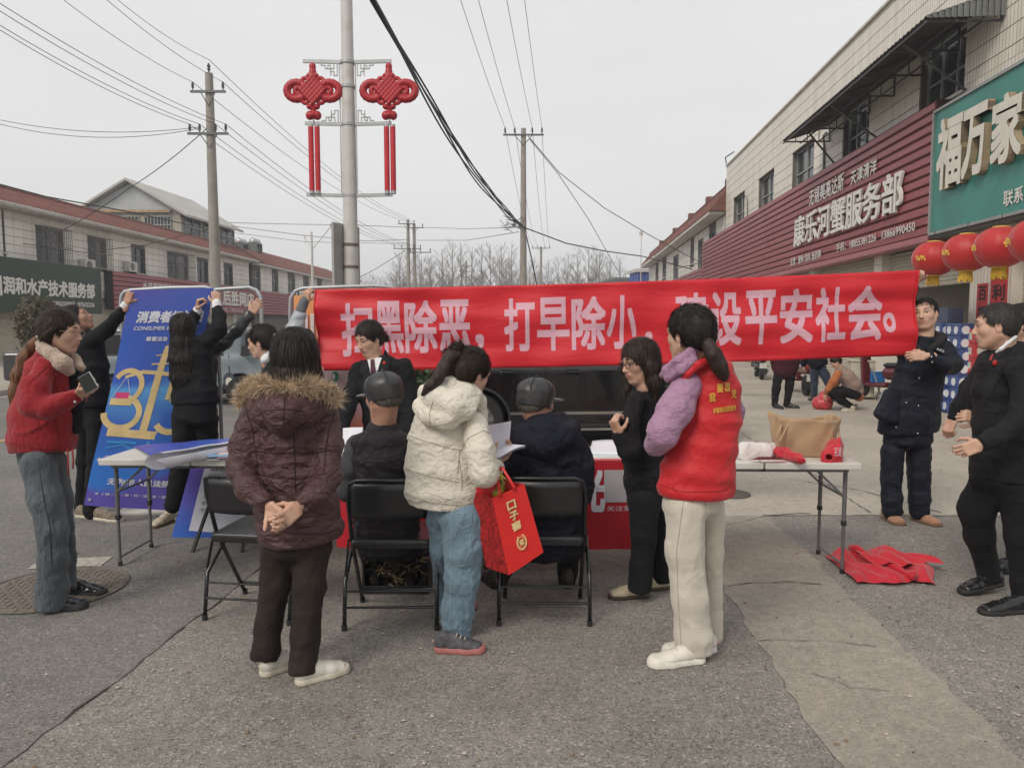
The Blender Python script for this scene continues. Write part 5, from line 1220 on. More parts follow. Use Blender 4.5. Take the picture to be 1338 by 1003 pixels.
# beige cabinet, glass door, blue leaflet board behind
g = G(1129, 522); t = thing('cabinet', 'beige metal appliance cabinet standing in the yard behind the crouching person', 'cabinet', (g[0], g[1] + .2, 0), R(-12))
M_bei = mat('beige_enamel', (.5, .46, .37), .5, .08, 3, dirt=(.3, .24, .16), dirt_scale=5, dirt_amt=.5)
MB().bx(-.24, .24, -.2, .2, .05, .8).build('casing', M_bei, t, local=True, bevel=.02); MB().bx(-.26, .26, -.22, .22, .8, .84).build('lid', M_bei, t, local=True, bevel=.01); MB().bx(.02, .12, -.206, -.201, .62, .74).build('blue_sticker', mat('blue_sticker', (.03, .15, .4), .4), t, local=True); MB().bx(-.22, .22, -.18, .18, 0, .05).build('plinth', M_plastic, t, local=True)
g = G(1150, 522); t = thing('sign_board', 'small blue and white board leaning beside the beige cabinet', 'board', (g[0], g[1], 0), R(20))
bb = MB().bx(-.28, .1, -.012, .012, .35, .6); bb.build('blue_panel', mat('blue_print', (.04, .2, .55), .4, .3, 12), t, local=True); MB().beam((-.28, 0, .7), (.05, 0, 0), .03, .03).beam((.1, .0, .6), (.1, .2, 0), .02, .02).build('frame', M_white, t, local=True)
g = G(1108, 482); t = thing('downpipe', 'white drain pipe and grey door edge behind the crouching person', 'pipe', (g[0], g[1], 0)); MB().cyl((0, 0, 0), (0, 0, 2.9), .12, n=12).build('pipe', M_white, t, local=True)
g = G(1078, 478); t = thing('red_board', 'narrow red and white notice leaning at the far shops', 'board', (g[0] + .2, g[1] - 1, 0)); MB().bx(-.1, .1, -.02, .02, .2, 1.4).build('panel', M_rpaper, t, local=True); MB().bx(-.14, .14, 0, .03, .0, .2).build('foot', M_white, t, local=True)
g = P(338, 470, 17.5); t = thing('notice_board', 'small red and white notice by the road behind the bun haired woman', 'board', (g[0], 17.5, 0)); MB().bx(-.5, .5, -.02, .02, .55, 1.1).build('panel', mat('red_notice', (.35, .04, .04), .6, .3, 6), t, local=True)
MB().bx(-.05, .2, -.03, -.021, .6, 1.05).build('white_stripe', M_white, t, local=True); MB().bx(-.45, -.4, 0, .04, 0, .55).bx(.4, .45, 0, .04, 0, .55).build('post', M_white, t, local=True)
# ================================================================== folding tables
M_ttop = mat('white_plastic_table_top', (.62, .6, .56), .45, .05, 6, bump=.04, bscale=200, spec=.5, dirt=(.5, .46, .4), dirt_scale=4, dirt_amt=.4)
M_tleg = mat('grey_table_leg', (.16, .16, .165), .4, .08, metal=.4); M_foot = mat('black_foot', (.02, .02, .02), .6)
TZ = .735
TA = np.array([-2.665, 4.70, 0]); TB = np.array([2.195, 4.555, 0]); tdir = nrm(TB - TA); tn = np.array([-tdir[1], tdir[0], 0]); trz = math.atan2(tdir[1], tdir[0])
def make_table():
 t = thing('folding_table', 'x', 'table', (0, 0, 0))
 for x0, x1 in ((.0, .6), (.606, 1.206)): MB().bx(x0 + .002, x1 - .002, 0, .6, TZ - .042, TZ).build('top_panel', M_ttop, t, local=True, bevel=.006)
 MB().bx(.594, .612, -.001, .06, TZ - .055, TZ - .043).bx(.594, .612, .54, .6, TZ - .055, TZ - .043).build('hinge', M_foot, t, local=True)
 MB().bx(.05, 1.15, .06, .09, TZ - .068, TZ - .043).bx(.05, 1.15, .51, .54, TZ - .068, TZ - .043).build('rail', M_tleg, t, local=True)
 for x, s_ in ((.06, 1), (1.146, -1)):
  for y in (.1, .5):
   l = MB().tube([(x, y, .33), (x, y, TZ - .045)], .0135, 10).tube([(x, y, .02), (x, y, .35)], .0105, 10).build('leg', M_tleg, t, True, local=True, autosm=50)
   MB().tube([(x, y, 0), (x, y, .03)], .015, 10).build('rubber_foot', M_foot, l, local=True); MB().tube([(x, y, .315), (x, y, .345)], .018, 10).build('leg_lock', M_foot, l, local=True)
   MB().beam((x, y, .5), (x + s_ * .2, y, TZ - .05), .022, .012).build('brace', M_tleg, t, local=True)
  MB().tube([(x, .1, .06), (x, .5, .06)], .007, 8).build('crossbar', M_tleg, t, local=True); MB().tube([(x, .1, .5), (x, .5, .5)], .008, 8).build('crossbar', M_tleg, t, local=True)
 return t
tab = make_table(); labs = ['leftmost white folding table with blue prints lying on it', 'white folding table behind the woman in the brown coat', 'white folding table behind the man in the navy jacket', 'rightmost white folding table with canvas bag on it']
for i in range(4):
 t = tab if i == 0 else dup(tab); p = TA + tdir * (1.2155 * i); t.location = tuple(p); t.rotation_euler = (0, 0, trz); tag(t, labs[i], 'table', 'white folding tables in a row')
def TT(u, v, h=0.0): p = Pz(u, v, TZ + h); return p
# ================================================================== folding chairs
M_chair = mat('black_enamel_tube', (.012, .012, .013), .25, .1, spec=.6); M_seat = mat('black_vinyl', (.018, .018, .02), .32, .1, 6, bump=.1, bscale=150, spec=.6)
def make_chair():
 t = thing('folding_chair', 'x', 'chair', (0, 0, 0)); r = .0115; wb = .22
 # front legs and back in one bent tube
 top = .80; pts = [(-wb, .2, .012), (-wb * .98, -.1, .46), (-wb * .97, -.19, .70), (-wb * .9, -.222, top - .015), (-wb * .72, -.228, top), (wb * .72, -.228, top), (wb * .9, -.222, top - .015), (wb * .97, -.19, .70), (wb * .98, -.1, .46), (wb, .2, .012)]
 MB().tube(pts, r, 10).build('back_frame', M_chair, t, True, local=True)
 for s_ in (-1, 1):
  l = MB().tube([(s_ * (wb + .022), -.2, .012), (s_ * (wb + .022), -.16, .25), (s_ * (wb + .02), .12, .44)], r * .95, 10).build('rear_leg', M_chair, t, True, local=True)
  MB().cyl((s_ * (wb + .022), -.2, 0), (s_ * (wb + .022), -.2, .03), .015, n=10).build('rubber_foot', M_foot, l, local=True)
  MB().cyl((s_ * wb, .2, 0), (s_ * wb, .198, .03), .015, n=10).build('rubber_foot', M_foot, t, local=True)
  MB().beam((s_ * (wb + .012), -.1, .46), (s_ * (wb + .018), -.17, .28), .006, .02).build('link', M_chair, t, local=True)
 MB().tube([(-wb - .02, -.19, .12), (wb + .02, -.19, .12)], .007, 8).tube([(-wb - .02, -.17, .2), (wb + .02, -.17, .2)], .006, 8).build('rear_crossbar', M_chair, t, local=True)
 MB().tube([(-wb, .155, .09), (wb, .155, .09)], .007, 8).build('front_crossbar', M_chair, t, local=True)
 s = SDF(); s.box((0, .02, .455), (.195, .185, .008), rd=.012); s.ell((0, .02, .462), (.18, .17, .018), k=.02)
 v, f = s.mesh(.011); wobj('seat', v, f, M_seat, t, True, local=True)
 MB().box((0, .02, .437), (.4, .39, .022)).build('seat_frame', M_chair, t, local=True, bevel=.006)
 m = MB(); m.grid(lambda i, j: (-.197 + .394 * i, -.19 - .035 * j - .03 * math.sin(math.pi * i) - .004, .595 + .19 * j), 14, 5); m.build('backrest', M_seat, t, True, local=True);
 o = [c for c in t.children if c.name.startswith('backrest')][0]; sm = o.modifiers.new('s', 'SOLIDIFY'); sm.thickness = .012
 return t
ch = make_chair()
def foot(u, v): return G(u, v)
c1 = (foot(270, 815)); cpos = [(c1[0] + .235, c1[1] + .22, R(-8), 'folding chair left of the woman in the brown coat, seat empty'), (G(510, 822)[0], G(510, 822)[1] + .19, R(1), 'folding chair under the seated man in the grey sleeved vest'), (G(712, 816)[0], G(712, 816)[1] + .19, R(-1), 'folding chair under the seated man in the navy hooded jacket')]
for i, (x, y, rz, lab) in enumerate(cpos):
 t = ch if i == 0 else dup(ch); t.location = (x, y, 0); t.rotation_euler = (0, 0, rz); tag(t, lab, 'chair', 'black folding chairs before the tables')
CH = cpos
# ================================================================== the long red banner
def cloth_mat(name, col, rough=.75, var=.06, sheen=.3, spec=.3, wr=.12, wscale=(3, 3, 9), translucent=0):
 m = mat(name, col, rough, var, 5, bump=0, spec=spec, sheen=sheen); n = m.node_tree; b = n.nodes['Principled BSDF']; L = n.links.new
 t = N(n, 'ShaderNodeTexCoord'); mp_ = N(n, 'ShaderNodeMapping'); mp_.inputs['Scale'].default_value = wscale; nz = N(n, 'ShaderNodeTexNoise'); nz.inputs['Scale'].default_value = 1; nz.inputs['Detail'].default_value = 7; nz.inputs['Distortion'].default_value = .6
 L(t.outputs['Object'], mp_.inputs[0]); L(mp_.outputs[0], nz.inputs['Vector']); wv = N(n, 'ShaderNodeTexNoise'); wv.inputs['Scale'].default_value = 350; L(t.outputs['Object'], wv.inputs['Vector'])
 ad = N(n, 'ShaderNodeMath', operation='MULTIPLY_ADD'); ad.inputs[1].default_value = .05; L(wv.outputs[0], ad.inputs[0]); L(nz.outputs[0], ad.inputs[2])
 bp = N(n, 'ShaderNodeBump'); bp.inputs['Strength'].default_value = wr; bp.inputs['Distance'].default_value = .05; L(ad.outputs[0], bp.inputs['Height']); L(bp.outputs[0], b.inputs['Normal'])
 return m
M_ban = cloth_mat('red_banner_cloth', (.56, .012, .022), .5, .05, .1, .4, .24, (2.2, 2.2, 9)); M_bant = cloth_mat('pink_white_print', (.62, .36, .43), .6, .06, 0, .3, .24, (2.2, 2.2, 9))
b00, b10, b11, b01 = P(416, 484, 6.15), P(1195, 464, 5.82), P(1199, 353, 5.84), P(411, 378, 6.15)
def ban(s_, t_, h=0):
 # the top edge sags a little between the two holders; the cloth has creases along its length
 p = (b00 * (1 - s_) + b10 * s_) * (1 - t_) + (b01 * (1 - s_) + b11 * s_) * t_
 tens = math.sin(math.pi * s_)
 w = .012 * math.sin(s_ * 17 + t_ * 5) * tens + .010 * math.sin(t_ * 11 + s_ * 4 + 1.2 * math.sin(s_ * 9)) + .006 * math.sin(t_ * 26 + s_ * 13) * (.3 + .7 * (1 - tens)) + .008 * math.sin((s_ * 8 - t_) * 6)
 e = math.exp(-s_ * 26); w += e * .03 * math.sin(t_ * 9 + 1)
 e2 = math.exp(-(1 - s_) * 26); w += e2 * .02 * math.sin(t_ * 8)
 return p + np.array([.0, -w - h, -.02 * tens])
m = MB(); m.grid(lambda i, j: ban(i, j), 220, 30); bn = m.build('banner_cloth', M_ban, None, True)
sol = bn.modifiers.new('s', 'SOLIDIFY'); sol.thickness = .0015; sol.offset = 1
bt = thing('red_banner', 'long red cloth banner with pale Chinese slogan held up across the street', 'banner', bn.location)
bn.parent = bt; bn.location = (0, 0, 0)
spans = [('扫', 447, 486, .17, .78), ('黑', 491, 526, .2, .8), ('除', 530, 570, .2, .8), ('恶', 575, 613, .2, .8), ('，', 620, 631, .18, .38), ('打', 660, 698, .2, .8), ('早', 703, 743, .2, .8), ('除', 748, 790, .2, .8), ('小', 794, 831, .2, .8), ('，', 843, 852, .2, .36), ('建', 883, 925, .2, .8), ('设', 929, 968, .2, .8), ('平', 975, 1014, .2, .8), ('安', 1020, 1060, .2, .8), ('社', 1066, 1103, .2, .8), ('会', 1108, 1151, .2, .8), ('。', 1154, 1168, .28, .48)]
def u2s(u):
 lo, hi = 0., 1.
 for _ in range(24):
  md = (lo + hi) / 2; p = ban(md, .5); q = (p[0]) / (p[1] * cP - (p[2] - CAMH) * sP) * F + 669
  if q < u: lo = md
  else: hi = md
 return lo
for chh, ua, ub, t0, t1 in spans:
 letters('lettering', chh, M_bant, bt, lambda x, y, h: ban(x, y, .003 + h), u2s(ua), u2s(ub), t0 + .015, t1 + .025, bold=.026 if chh not in '，。' else .02, maxedge=.16, lift=.0002, n=6)
# hem at both ends
m = MB(); m.tube([ban(.0005, k / 12, .004) for k in range(13)], .006, 6); m.build('hem', M_ban, bt, True); m = MB(); m.tube([ban(.9995, k / 12, .004) for k in range(13)], .006, 6); m.build('hem', M_ban, bt, True)
# ================================================================== tube frames, posters
M_fr = mat('grey_painted_tube', (.42, .44, .46), .4, .06, metal=.3)
def uframe(pts, base, label):
 t = thing('tube_frame', label, 'stand', base); m = MB(); m.tube(pts, .0155, 10); m.build('tube', M_fr, t, True); return t
Y1 = 6.25
a = P(158, 400, Y1); b = P(284, 400, Y1)
f1 = uframe([(a[0] + .02, Y1, .03), (a[0], Y1, P(158, 395, Y1)[2]), P(159, 386, Y1), P(163, 381, Y1), P(172, 379, Y1), P(220, 376, Y1), P(268, 375, Y1), P(278, 378, Y1), P(283, 386, Y1), P(284, 400, Y1), (b[0], Y1, .03)], (a[0], Y1, 0), 'grey tube display frame behind the blue poster')
bb = MB(); cx = P(212, 660, Y1)[0]; bb.bx(a[0] - .05, b[0] + .05, Y1 - .17, Y1 + .17, 0, .03); bb.build('base', M_white, f1, bevel=.01)
Y2 = 6.45; a = P(233, 384, Y2); b = P(341, 400, Y2)
f2 = uframe([(a[0], Y2, .03), P(233, 392, Y2), P(236, 384, Y2), P(245, 381, Y2), P(300, 377, Y2), P(326, 375.5, Y2), P(335, 379, Y2), P(340, 387, Y2), P(341.5, 400, Y2), (b[0], Y2, .03)], (a[0], Y2, 0), 'second grey tube display frame right of the blue poster')
MB().bx(a[0] - .05, b[0] + .05, Y2 - .02, Y2 + .3, 0, .03).build('base', M_white, f2, bevel=.01)
Y3 = 6.5; a = P(380, 400, Y3); b = P(520, 400, Y3)
f3 = uframe([(a[0], Y3, .03), P(379, 405, Y3), P(380, 389, Y3), P(386, 380, Y3), P(396, 376.5, Y3), P(450, 374.5, Y3), P(490, 373.5, Y3), P(512, 375, Y3), P(518, 385, Y3), P(519, 400, Y3), (b[0], Y3, .03)], (a[0], Y3, 0), 'grey tube display frame behind the left end of the red banner')
MB().bx(a[0] - .05, b[0] + .05, Y3 - .17, Y3 + .17, 0, .03).build('base', M_white, f3, bevel=.01)
for u in (390, 500): MB().tube([P(u, 377, Y3), P(u, 388, Y3)], .008, 6).build('clip', M_alud, f3)
def print_mat(name, stops, scale=1.2, seed=0, rough=.35, axis=2, lo=0., hi=1.7, noise=.35):
 """printed colour gradient: a fixed picture on the sheet, along its height and bent by noise"""
 m, n, b = new_mat(name); L = n.links.new; t = N(n, 'ShaderNodeTexCoord'); sp = N(n, 'ShaderNodeSeparateXYZ'); L(t.outputs['Object'], sp.inputs[0])
 mr = N(n, 'ShaderNodeMapRange'); mr.inputs[1].default_value = lo; mr.inputs[2].default_value = hi; L(sp.outputs[axis], mr.inputs[0])
 nz = N(n, 'ShaderNodeTexNoise'); nz.inputs['Scale'].default_value = scale; nz.inputs['Detail'].default_value = 2; nz.inputs['Distortion'].default_value = 1.5; mp_ = N(n, 'ShaderNodeMapping'); mp_.inputs['Location'].default_value = (seed, seed * 2, 0); L(t.outputs['Object'], mp_.inputs[0]); L(mp_.outputs[0], nz.inputs['Vector'])
 ad = N(n, 'ShaderNodeMath', operation='MULTIPLY_ADD'); L(nz.outputs[0], ad.inputs[0]); ad.inputs[1].default_value = noise * 2; L(mr.outputs[0], ad.inputs[2])
 sb = N(n, 'ShaderNodeMath', operation='SUBTRACT'); L(ad.outputs[0], sb.inputs[0]); sb.inputs[1].default_value = noise
 r = N(n, 'ShaderNodeValToRGB'); e = r.color_ramp.elements; e[0].position = stops[0][0]; e[0].color = (*stops[0][1], 1); e[1].position = stops[-1][0]; e[1].color = (*stops[-1][1], 1)
 for p_, c_ in stops[1:-1]: x = e.new(p_); x.color = (*c_, 1)
 L(sb.outputs[0], r.inputs[0]); L(r.outputs[0], b.inputs['Base Color']); b.inputs['Roughness'].default_value = rough; b.inputs['Specular IOR Level'].default_value = .4
 return m
M_blue = print_mat('blue_violet_print', [(0., (.13, .1, .46)), (.15, (.04, .2, .66)), (.38, (.05, .14, .54)), (.55, (.12, .38, .74)), (.68, (.05, .13, .53)), (.85, (.08, .13, .5)), (1, (.11, .12, .46))], 1.3, 3.3)
M_gold = mat('gold_print_a', (.74, .56, .27), .4, .16, 7); M_wp = mat('white_print_a', (.75, .76, .82), .4, .03); M_cyan = mat('cyan_print', (.05, .3, .7), .4, .2, 9); M_pinkp = mat('pink_print', (.7, .06, .2), .4)
PY = 6.02
q00, q10, q11, q01 = P(111, 659, 5.74), P(223, 666, 5.97), P(279, 376, 5.97), P(171, 379, 5.78)
def pos(s_, t_, h=0):
 p = (q00 * (1 - s_) + q10 * s_) * (1 - t_) + (q01 * (1 - s_) + q11 * s_) * t_
 w = .02 * math.sin(s_ * 3.1) * (1 - t_) + .007 * math.sin(s_ * 7 + t_ * 9) + .012 * math.sin(t_ * 5 + 1)
 return p + np.array([0, -w - h, 0])
bp_ = thing('blue_poster', 'tall blue poster with golden 315 being hung on a frame', 'poster', q00)
m = MB(); m.grid(lambda i, j: pos(i, j), 20, 44); o = m.build('sheet', M_blue, bp_, True)
def PT(txt, s0, s1, t0, t1, m_, bold=.02, slant=0, h=.003): letters('lettering', txt, m_, bp_, lambda x, y, hh: pos(x, y, h + hh), s0, s1, t0, t1, bold=bold, maxedge=.5, lift=.0002, n=6, slant=slant)
PT('消费者权益日', .14, .93, .85, .9, M_wp, .04, .12); PT('CONSUMER RIGHTS DAY', .13, .9, .815, .832, M_wp, .02, .2); PT('尊重法治', .3, .55, .765, .785, M_wp, .03); PT('诚信经营', .62, .85, .765, .785, M_wp, .03)
m = MB();
for (s0, t0, s1, t1, w) in []: pass
def strip(pts, w, m_, name='printed_shape', h=.0035):
 P_ = [np.array(p, float) for p in pts]; v = []; f = []
 asp = 2.6
 for i, p in enumerate(P_):
  d = P_[min(i + 1, len(P_) - 1)] - P_[max(i - 1, 0)]; d = np.array([d[0], d[1] * asp]); d /= max(np.linalg.norm(d), 1e-6); n_ = np.array([-d[1], d[0]]); ww = (w[i] if hasattr(w, '__len__') else w) * .8
  for sg in (-1, 1): q = p + np.array([n_[0], n_[1] / asp]) * ww * sg; v.append(pos(q[0], q[1], h))
  if i: f.append((2 * i - 2, 2 * i - 1, 2 * i + 1, 2 * i))
 wobj(name, v, f, m_, bp_)
# the golden balance: a 3 with a scale pan, a 1 as its column, a 5
strip([(.2 + .17 * math.cos(R(150 - k * 15)), .56 + .07 * math.sin(R(150 - k * 15))) for k in range(16)], .038, M_gold); strip([(.2 + .21 * math.cos(R(95 - k * 17)), .435 + .07 * math.sin(R(95 - k * 17))) for k in range(17)], .045, M_gold)
strip([(.5, .35), (.52, .45), (.54, .6), (.56, .7), (.565, .745)], [.06, .055, .05, .045, .02], M_gold); strip([(.43, .66), (.7, .665)], .012, M_gold); strip([(.46, .7), (.66, .705)], .008, M_gold); strip([(.15, .6), (.35, .625), (.55, .62), (.78, .61), (.95, .585)], [.02, .028, .03, .028, .02], M_gold)
strip([(.72, .6), (.7, .5)], .03, M_gold); strip([(.8 + .19 * math.cos(R(110 - k * 17)), .43 + .075 * math.sin(R(110 - k * 17))) for k in range(16)], .045, M_gold); strip([(.73, .595), (.97, .6)], .02, M_gold)
strip([(.08, .345), (.3, .342), (.6, .338), (.97, .335)], .06, M_gold); strip([(.2, .365), (.85, .36)], .03, M_gold)
strip([(.17, .6), (.03, .5), (.27, .5), (.18, .6)], .004, M_wp); strip([(.03, .485), (.29, .485)], [.05, .05], M_gold); strip([(.08, .515), (.24, .515)], [.045, .045], M_pinkp)
strip([(.1, .3), (.45, .3)], .02, M_cyan); strip([(.1, .27), (.3, .29), (.5, .25)], .015, M_cyan); strip([(.6, .31), (.55, .24), (.8, .24)], .03, M_cyan)
strip([(.12, .2), (.97, .195)], .0035, M_wp); strip([(.12, .235), (.97, .23)], .0035, M_wp); PT('★', .03, .1, .205, .23, M_wp, .0); PT('法治护航你我 共筑满意消费', .16, .95, .207, .227, M_wp, .03)
PT('无为市人民法院', .22, .95, .105, .135, M_wp, .03); PT('★  ( 提 / 质 / 增 / 效 / 促 / 发 / 展 )', .1, .96, .052, .066, M_wp, .01)
for s_, t_ in ((.06, .028), (.95, .03)): m = MB(); m.lathe([(.008, 0), (.012, .003), (.008, .004)], pos(s_, t_, .003), 12, M=np.array([[1, 0, 0], [0, 0, -1], [0, 1, 0]], float)); m.build('eyelet', M_galv, bp_)
# blue and white poster standing behind the table legs
QY = 5.45
w00, w10, w11, w01 = P(224, 702, QY), P(345, 712, QY), P(362, 600, QY + .05), P(252, 600, QY + .05)
def pos2(s_, t_, h=0): p = (w00 * (1 - s_) + w10 * s_) * (1 - t_) + (w01 * (1 - s_) + w11 * s_) * t_; return p + np.array([0, -h - .01 * math.sin(s_ * 6), 0])
p2 = thing('easel_poster', 'blue bordered white poster standing low behind the empty chair', 'poster', w00)
m = MB(); m.grid(lambda i, j: pos2(i, j), 12, 10); m.build('sheet', print_mat('blue_border_print', [(0, (.03, .13, .5)), (.5, (.09, .07, .38)), (1, (.1, .06, .36))], 1, 1, axis=2, hi=.7), p2, True)
m = MB(); m.grid(lambda i, j: pos2(.17 + .8 * i, .11 + .89 * j, .003), 12, 10); m.build('white_field', mat('white_poster_field', (.6, .61, .68), .4), p2, True)
for k in range(7): letters('lettering', ['消费者权益保护法规定经营者', '应当保证其提供的商品或者服', '符合保障人身财产安全的要求', '对可能危及人身财产安全的商', '应当向消费者作出真实的说明', '和明确的警示并说明正确使用', '方法以及防止危害发生的方法'][k], M_ink, p2, lambda x, y, h: pos2(x, y, .005 + h), .24, .95, .86 - k * .085, .91 - k * .085, bold=0)
for (s_, t_, w_, h_, c_) in [(.72, .14, .16, .1, M_cyan), (.76, .2, .09, .15, M_pinkp), (.86, .2, .1, .12, mat('peach_print', (.75, .45, .3), .5))]: m = MB(); m.grid(lambda i, j: pos2(s_ + w_ * i, t_ + h_ * j, .005 + .0005 * s_), 2, 2); m.build('printed_shape', c_, p2)
g = G(251, 722); MB().beam((g[0], g[1], 0), (g[0] + .05, QY + .08, .5), .02, .02).build('easel_leg', M_foot, p2); MB().beam((g[0] + .35, g[1], 0), (g[0] + .3, QY + .08, .5), .02, .02).build('easel_leg', M_foot, p2); MB().beam((g[0] + .17, g[1] + .5, 0), (g[0] + .17, QY + .09, .5), .02, .02).build('easel_leg', M_foot, p2)
# orange and green posters on the third frame
OY = 6.46
o00, o10, o11, o01 = P(384, 640, OY), P(540, 640, OY), P(540, 388, OY), P(384, 386, OY)
p3 = thing('orange_poster', 'peach coloured poster with green drawings hanging behind the red banner', 'poster', o00)
m = MB(); m.grid(lambda i, j: (o00 * (1 - i) + o10 * i) * (1 - j) + (o01 * (1 - i) + o11 * i) * j + np.array([0, -.008 * math.sin(9 * i), 0]), 14, 10); m.build('sheet', print_mat('peach_print_sheet', [(0, (.72, .5, .5)), (.35, (.7, .2, .1)), (.5, (.7, .5, .55)), (.72, (.62, .6, .62)), (.8, (.72, .25, .1)), (1, (.75, .34, .14))], 2.2, 5, hi=1.6, noise=.12), p3, True)
M_gp = mat('green_print', (.05, .28, .16), .5)
def ov(u, v, ru, rv, m_, nm='printed_shape', off=.02):
 c = P(u, v, OY - off); k = sc(c); mm = MB(); mm.v = [tuple(c + np.array([math.cos(a) * ru * k, 0, math.sin(a) * rv * k])) for a in [2 * math.pi * i / 20 for i in range(20)]]; mm.f = [tuple(range(20))]; mm.m = [0]; mm.build(nm, m_, p3)
ov(438, 492, 4.5, 7, M_gp); ov(438, 508, 7, 5, M_gp); ov(452, 560, 6, 3, M_gp); ov(452, 583, 12, 4, M_gp); ov(438, 508, 2, 2, M_wp, off=.023); ov(443, 540, 5, 9, mat('dark_print', (.04, .05, .05), .5)); ov(436, 492, 2, 4, M_wp, off=.023)
for k in range(3):
 m = MB(); c = P(400 + k * 8, 425, OY - .02); m.box(c, (.03, .002, .2)); m.build('lettering_block', mat('white_print_b', (.7, .66, .68), .5, .3, 90), p3)
# small shrub with red flowers in front of the suv tail
g = P(545, 500, 7.6); t = thing('flower_pot', 'potted green plant with small red flowers under the banner', 'plant', (g[0] - .05, 7.6, 0))
MB().lathe([(.2, 0), (.26, .5), (.28, .52), (.25, .53), (.24, .48)], n=20).build('pot', mat('clay_pot', (.2, .09, .06), .7), t, local=True)
MB().tube([(0, 0, .45), (.02, 0, .8)], .02, 6).build('stem', M_bark, t, local=True)
nl = 1500; dr = rs.normal(size=(nl, 3)); dr /= np.linalg.norm(dr, axis=1)[:, None]; cen = dr * (rs.rand(nl) ** .4)[:, None] * np.array([.38, .3, .28]) + np.array([0, 0, .88]); a_ = rs.normal(size=(nl, 3)) * .03; b_ = rs.normal(size=(nl, 3)) * .015
wobj('foliage', np.stack([cen - a_, cen + b_, cen + a_, cen - b_], 1).reshape(-1, 3), np.arange(nl * 4).reshape(-1, 4), mat('green_leaf', (.05, .085, .035), .6, .4, 12), t, local=True)
m = MB();
for k in range(26): d = rs.normal(size=3); d /= np.linalg.norm(d); m.sph(np.array([0, 0, .88]) + d * np.array([.38, .3, .27]), .025, 6)
m.build('flower', mat('red_flower', (.5, .03, .04), .6), t, local=True)['kind'] = 'stuff'
# ================================================================== the red cloth hung in front of the tables, the spare cloth on the ground
RY = 4.585
def tcl(s_, t_, h=0):
 x0, x1 = P(436, 650, RY)[0], P(829, 650, RY)[0]; x = x0 + (x1 - x0) * s_; yb = TA[1] + (x - TA[0]) * tdir[1] / tdir[0]
 zt_, zb_ = .745, P(700, 718, RY)[2]; z = zb_ + (zt_ - zb_) * t_
 return np.array([x, yb - .012 - .012 * (1 - t_) * math.sin(s_ * 31) - .008 * math.sin(s_ * 13 + t_ * 4) - h, z])
M_rcl = cloth_mat('red_table_cloth', (.5, .012, .025), .6, .06, .2, .35, .14, (6, 6, 6))
t = thing('table_front_cloth', 'red cloth printed with pale characters hanging down the front of the middle tables', 'cloth', tcl(.5, 0)); m = MB(); m.grid(lambda i, j: tcl(i, j), 120, 14)
m.grid(lambda i, j: tcl(i, 1) + np.array([0, .012 + .06 * j, -.0 + .0 * j]), 60, 2); m.build('cloth', M_rcl, t, True)
xs = lambda u: (P(u, 650, RY)[0] - P(436, 650, RY)[0]) / (P(829, 650, RY)[0] - P(436, 650, RY)[0])
letters('lettering', '光', M_bant if False else M_wp, t, lambda x, y, h: tcl(x, y, .004 + h), xs(752), xs(789), .45, .9, bold=.04, n=6, lift=.0003); letters('lettering', '关注芜湖', M_wp, t, lambda x, y, h: tcl(x, y, .004 + h), xs(793), xs(836), .44, .5, bold=.0)
m = MB(); m.grid(lambda i, j: tcl(xs(789) + (xs(826) - xs(789)) * i, .54 + .36 * j, .004), 6, 6); m.build('white_square', mat('pale_print', (.5, .48, .5), .5, .06), t)
gc = G(1165, 745); t = thing('red_cloth', 'red plastic cloth lying folded on the asphalt by the right table leg', 'cloth', gc); m = MB()
cor = [G(1078, 728), G(1120, 765), G(1232, 764), G(1166, 718)]
def fl_(i, j):
 p = (cor[0] * (1 - i) + cor[3] * i) * (1 - j) + (cor[1] * (1 - i) + cor[2] * i) * j
 edge = min(i, 1 - i, j, 1 - j); h = .012 + .03 * abs(math.sin(i * 7 + j * 2.0)) ** 2 + .018 * math.sin(i * 15 - j * 6) ** 2 + .02 * abs(math.sin((i + j) * 5)) ** 3
 return p + np.array([.05 * math.sin(j * 8 + i * 3) * i, .02 * math.sin(i * 11), h * (.35 + min(1, edge * 9) * .65) + .004])
m.grid(fl_, 46, 34)
m.grid(lambda i, j: fl_(.2 + .75 * i, .25 + .4 * j) + np.array([.04 + .05 * j, -.02, .018 + .03 * math.sin(j * math.pi) + .012 * math.sin(i * 12)]), 30, 16)
m.build('cloth', M_rcl, t, True); m = MB(); r0, r1 = fl_(.3, .05) + np.array([0, 0, .02]), fl_(.72, .98) + np.array([0, -.02, .02])
m.tube([r0 + (r1 - r0) * k / 10 + np.array([.01 * math.sin(k), 0, .01 * math.sin(k * 1.3)]) for k in range(11)], [.022 + .006 * math.sin(k * 2) for k in range(11)], 12); m.build('rolled_edge', M_rcl, t, True)
# ================================================================== things lying on the tables
def tsheet(name, label, cat, pts, m_, h=.002, nz=0.0):
 q = [TT(*p) for p in pts]; t = thing(name, label, cat, q[0]); mm = MB()
 mm.grid(lambda i, j: (q[0] * (1 - i) + q[1] * i) * (1 - j) + (q[3] * (1 - i) + q[2] * i) * j + np.array([0, 0, h + nz * (math.sin(i * 5) * .5 + .5) * j]), 8, 6); o = mm.build('sheet', m_, t, True); s_ = o.modifiers.new('s', 'SOLIDIFY'); s_.thickness = .003; return t
M_pur = print_mat('violet_print', [(0, (.1, .07, .4)), (.5, (.05, .13, .5)), (1, (.12, .08, .42))], 3, 2, axis=0, hi=.8)
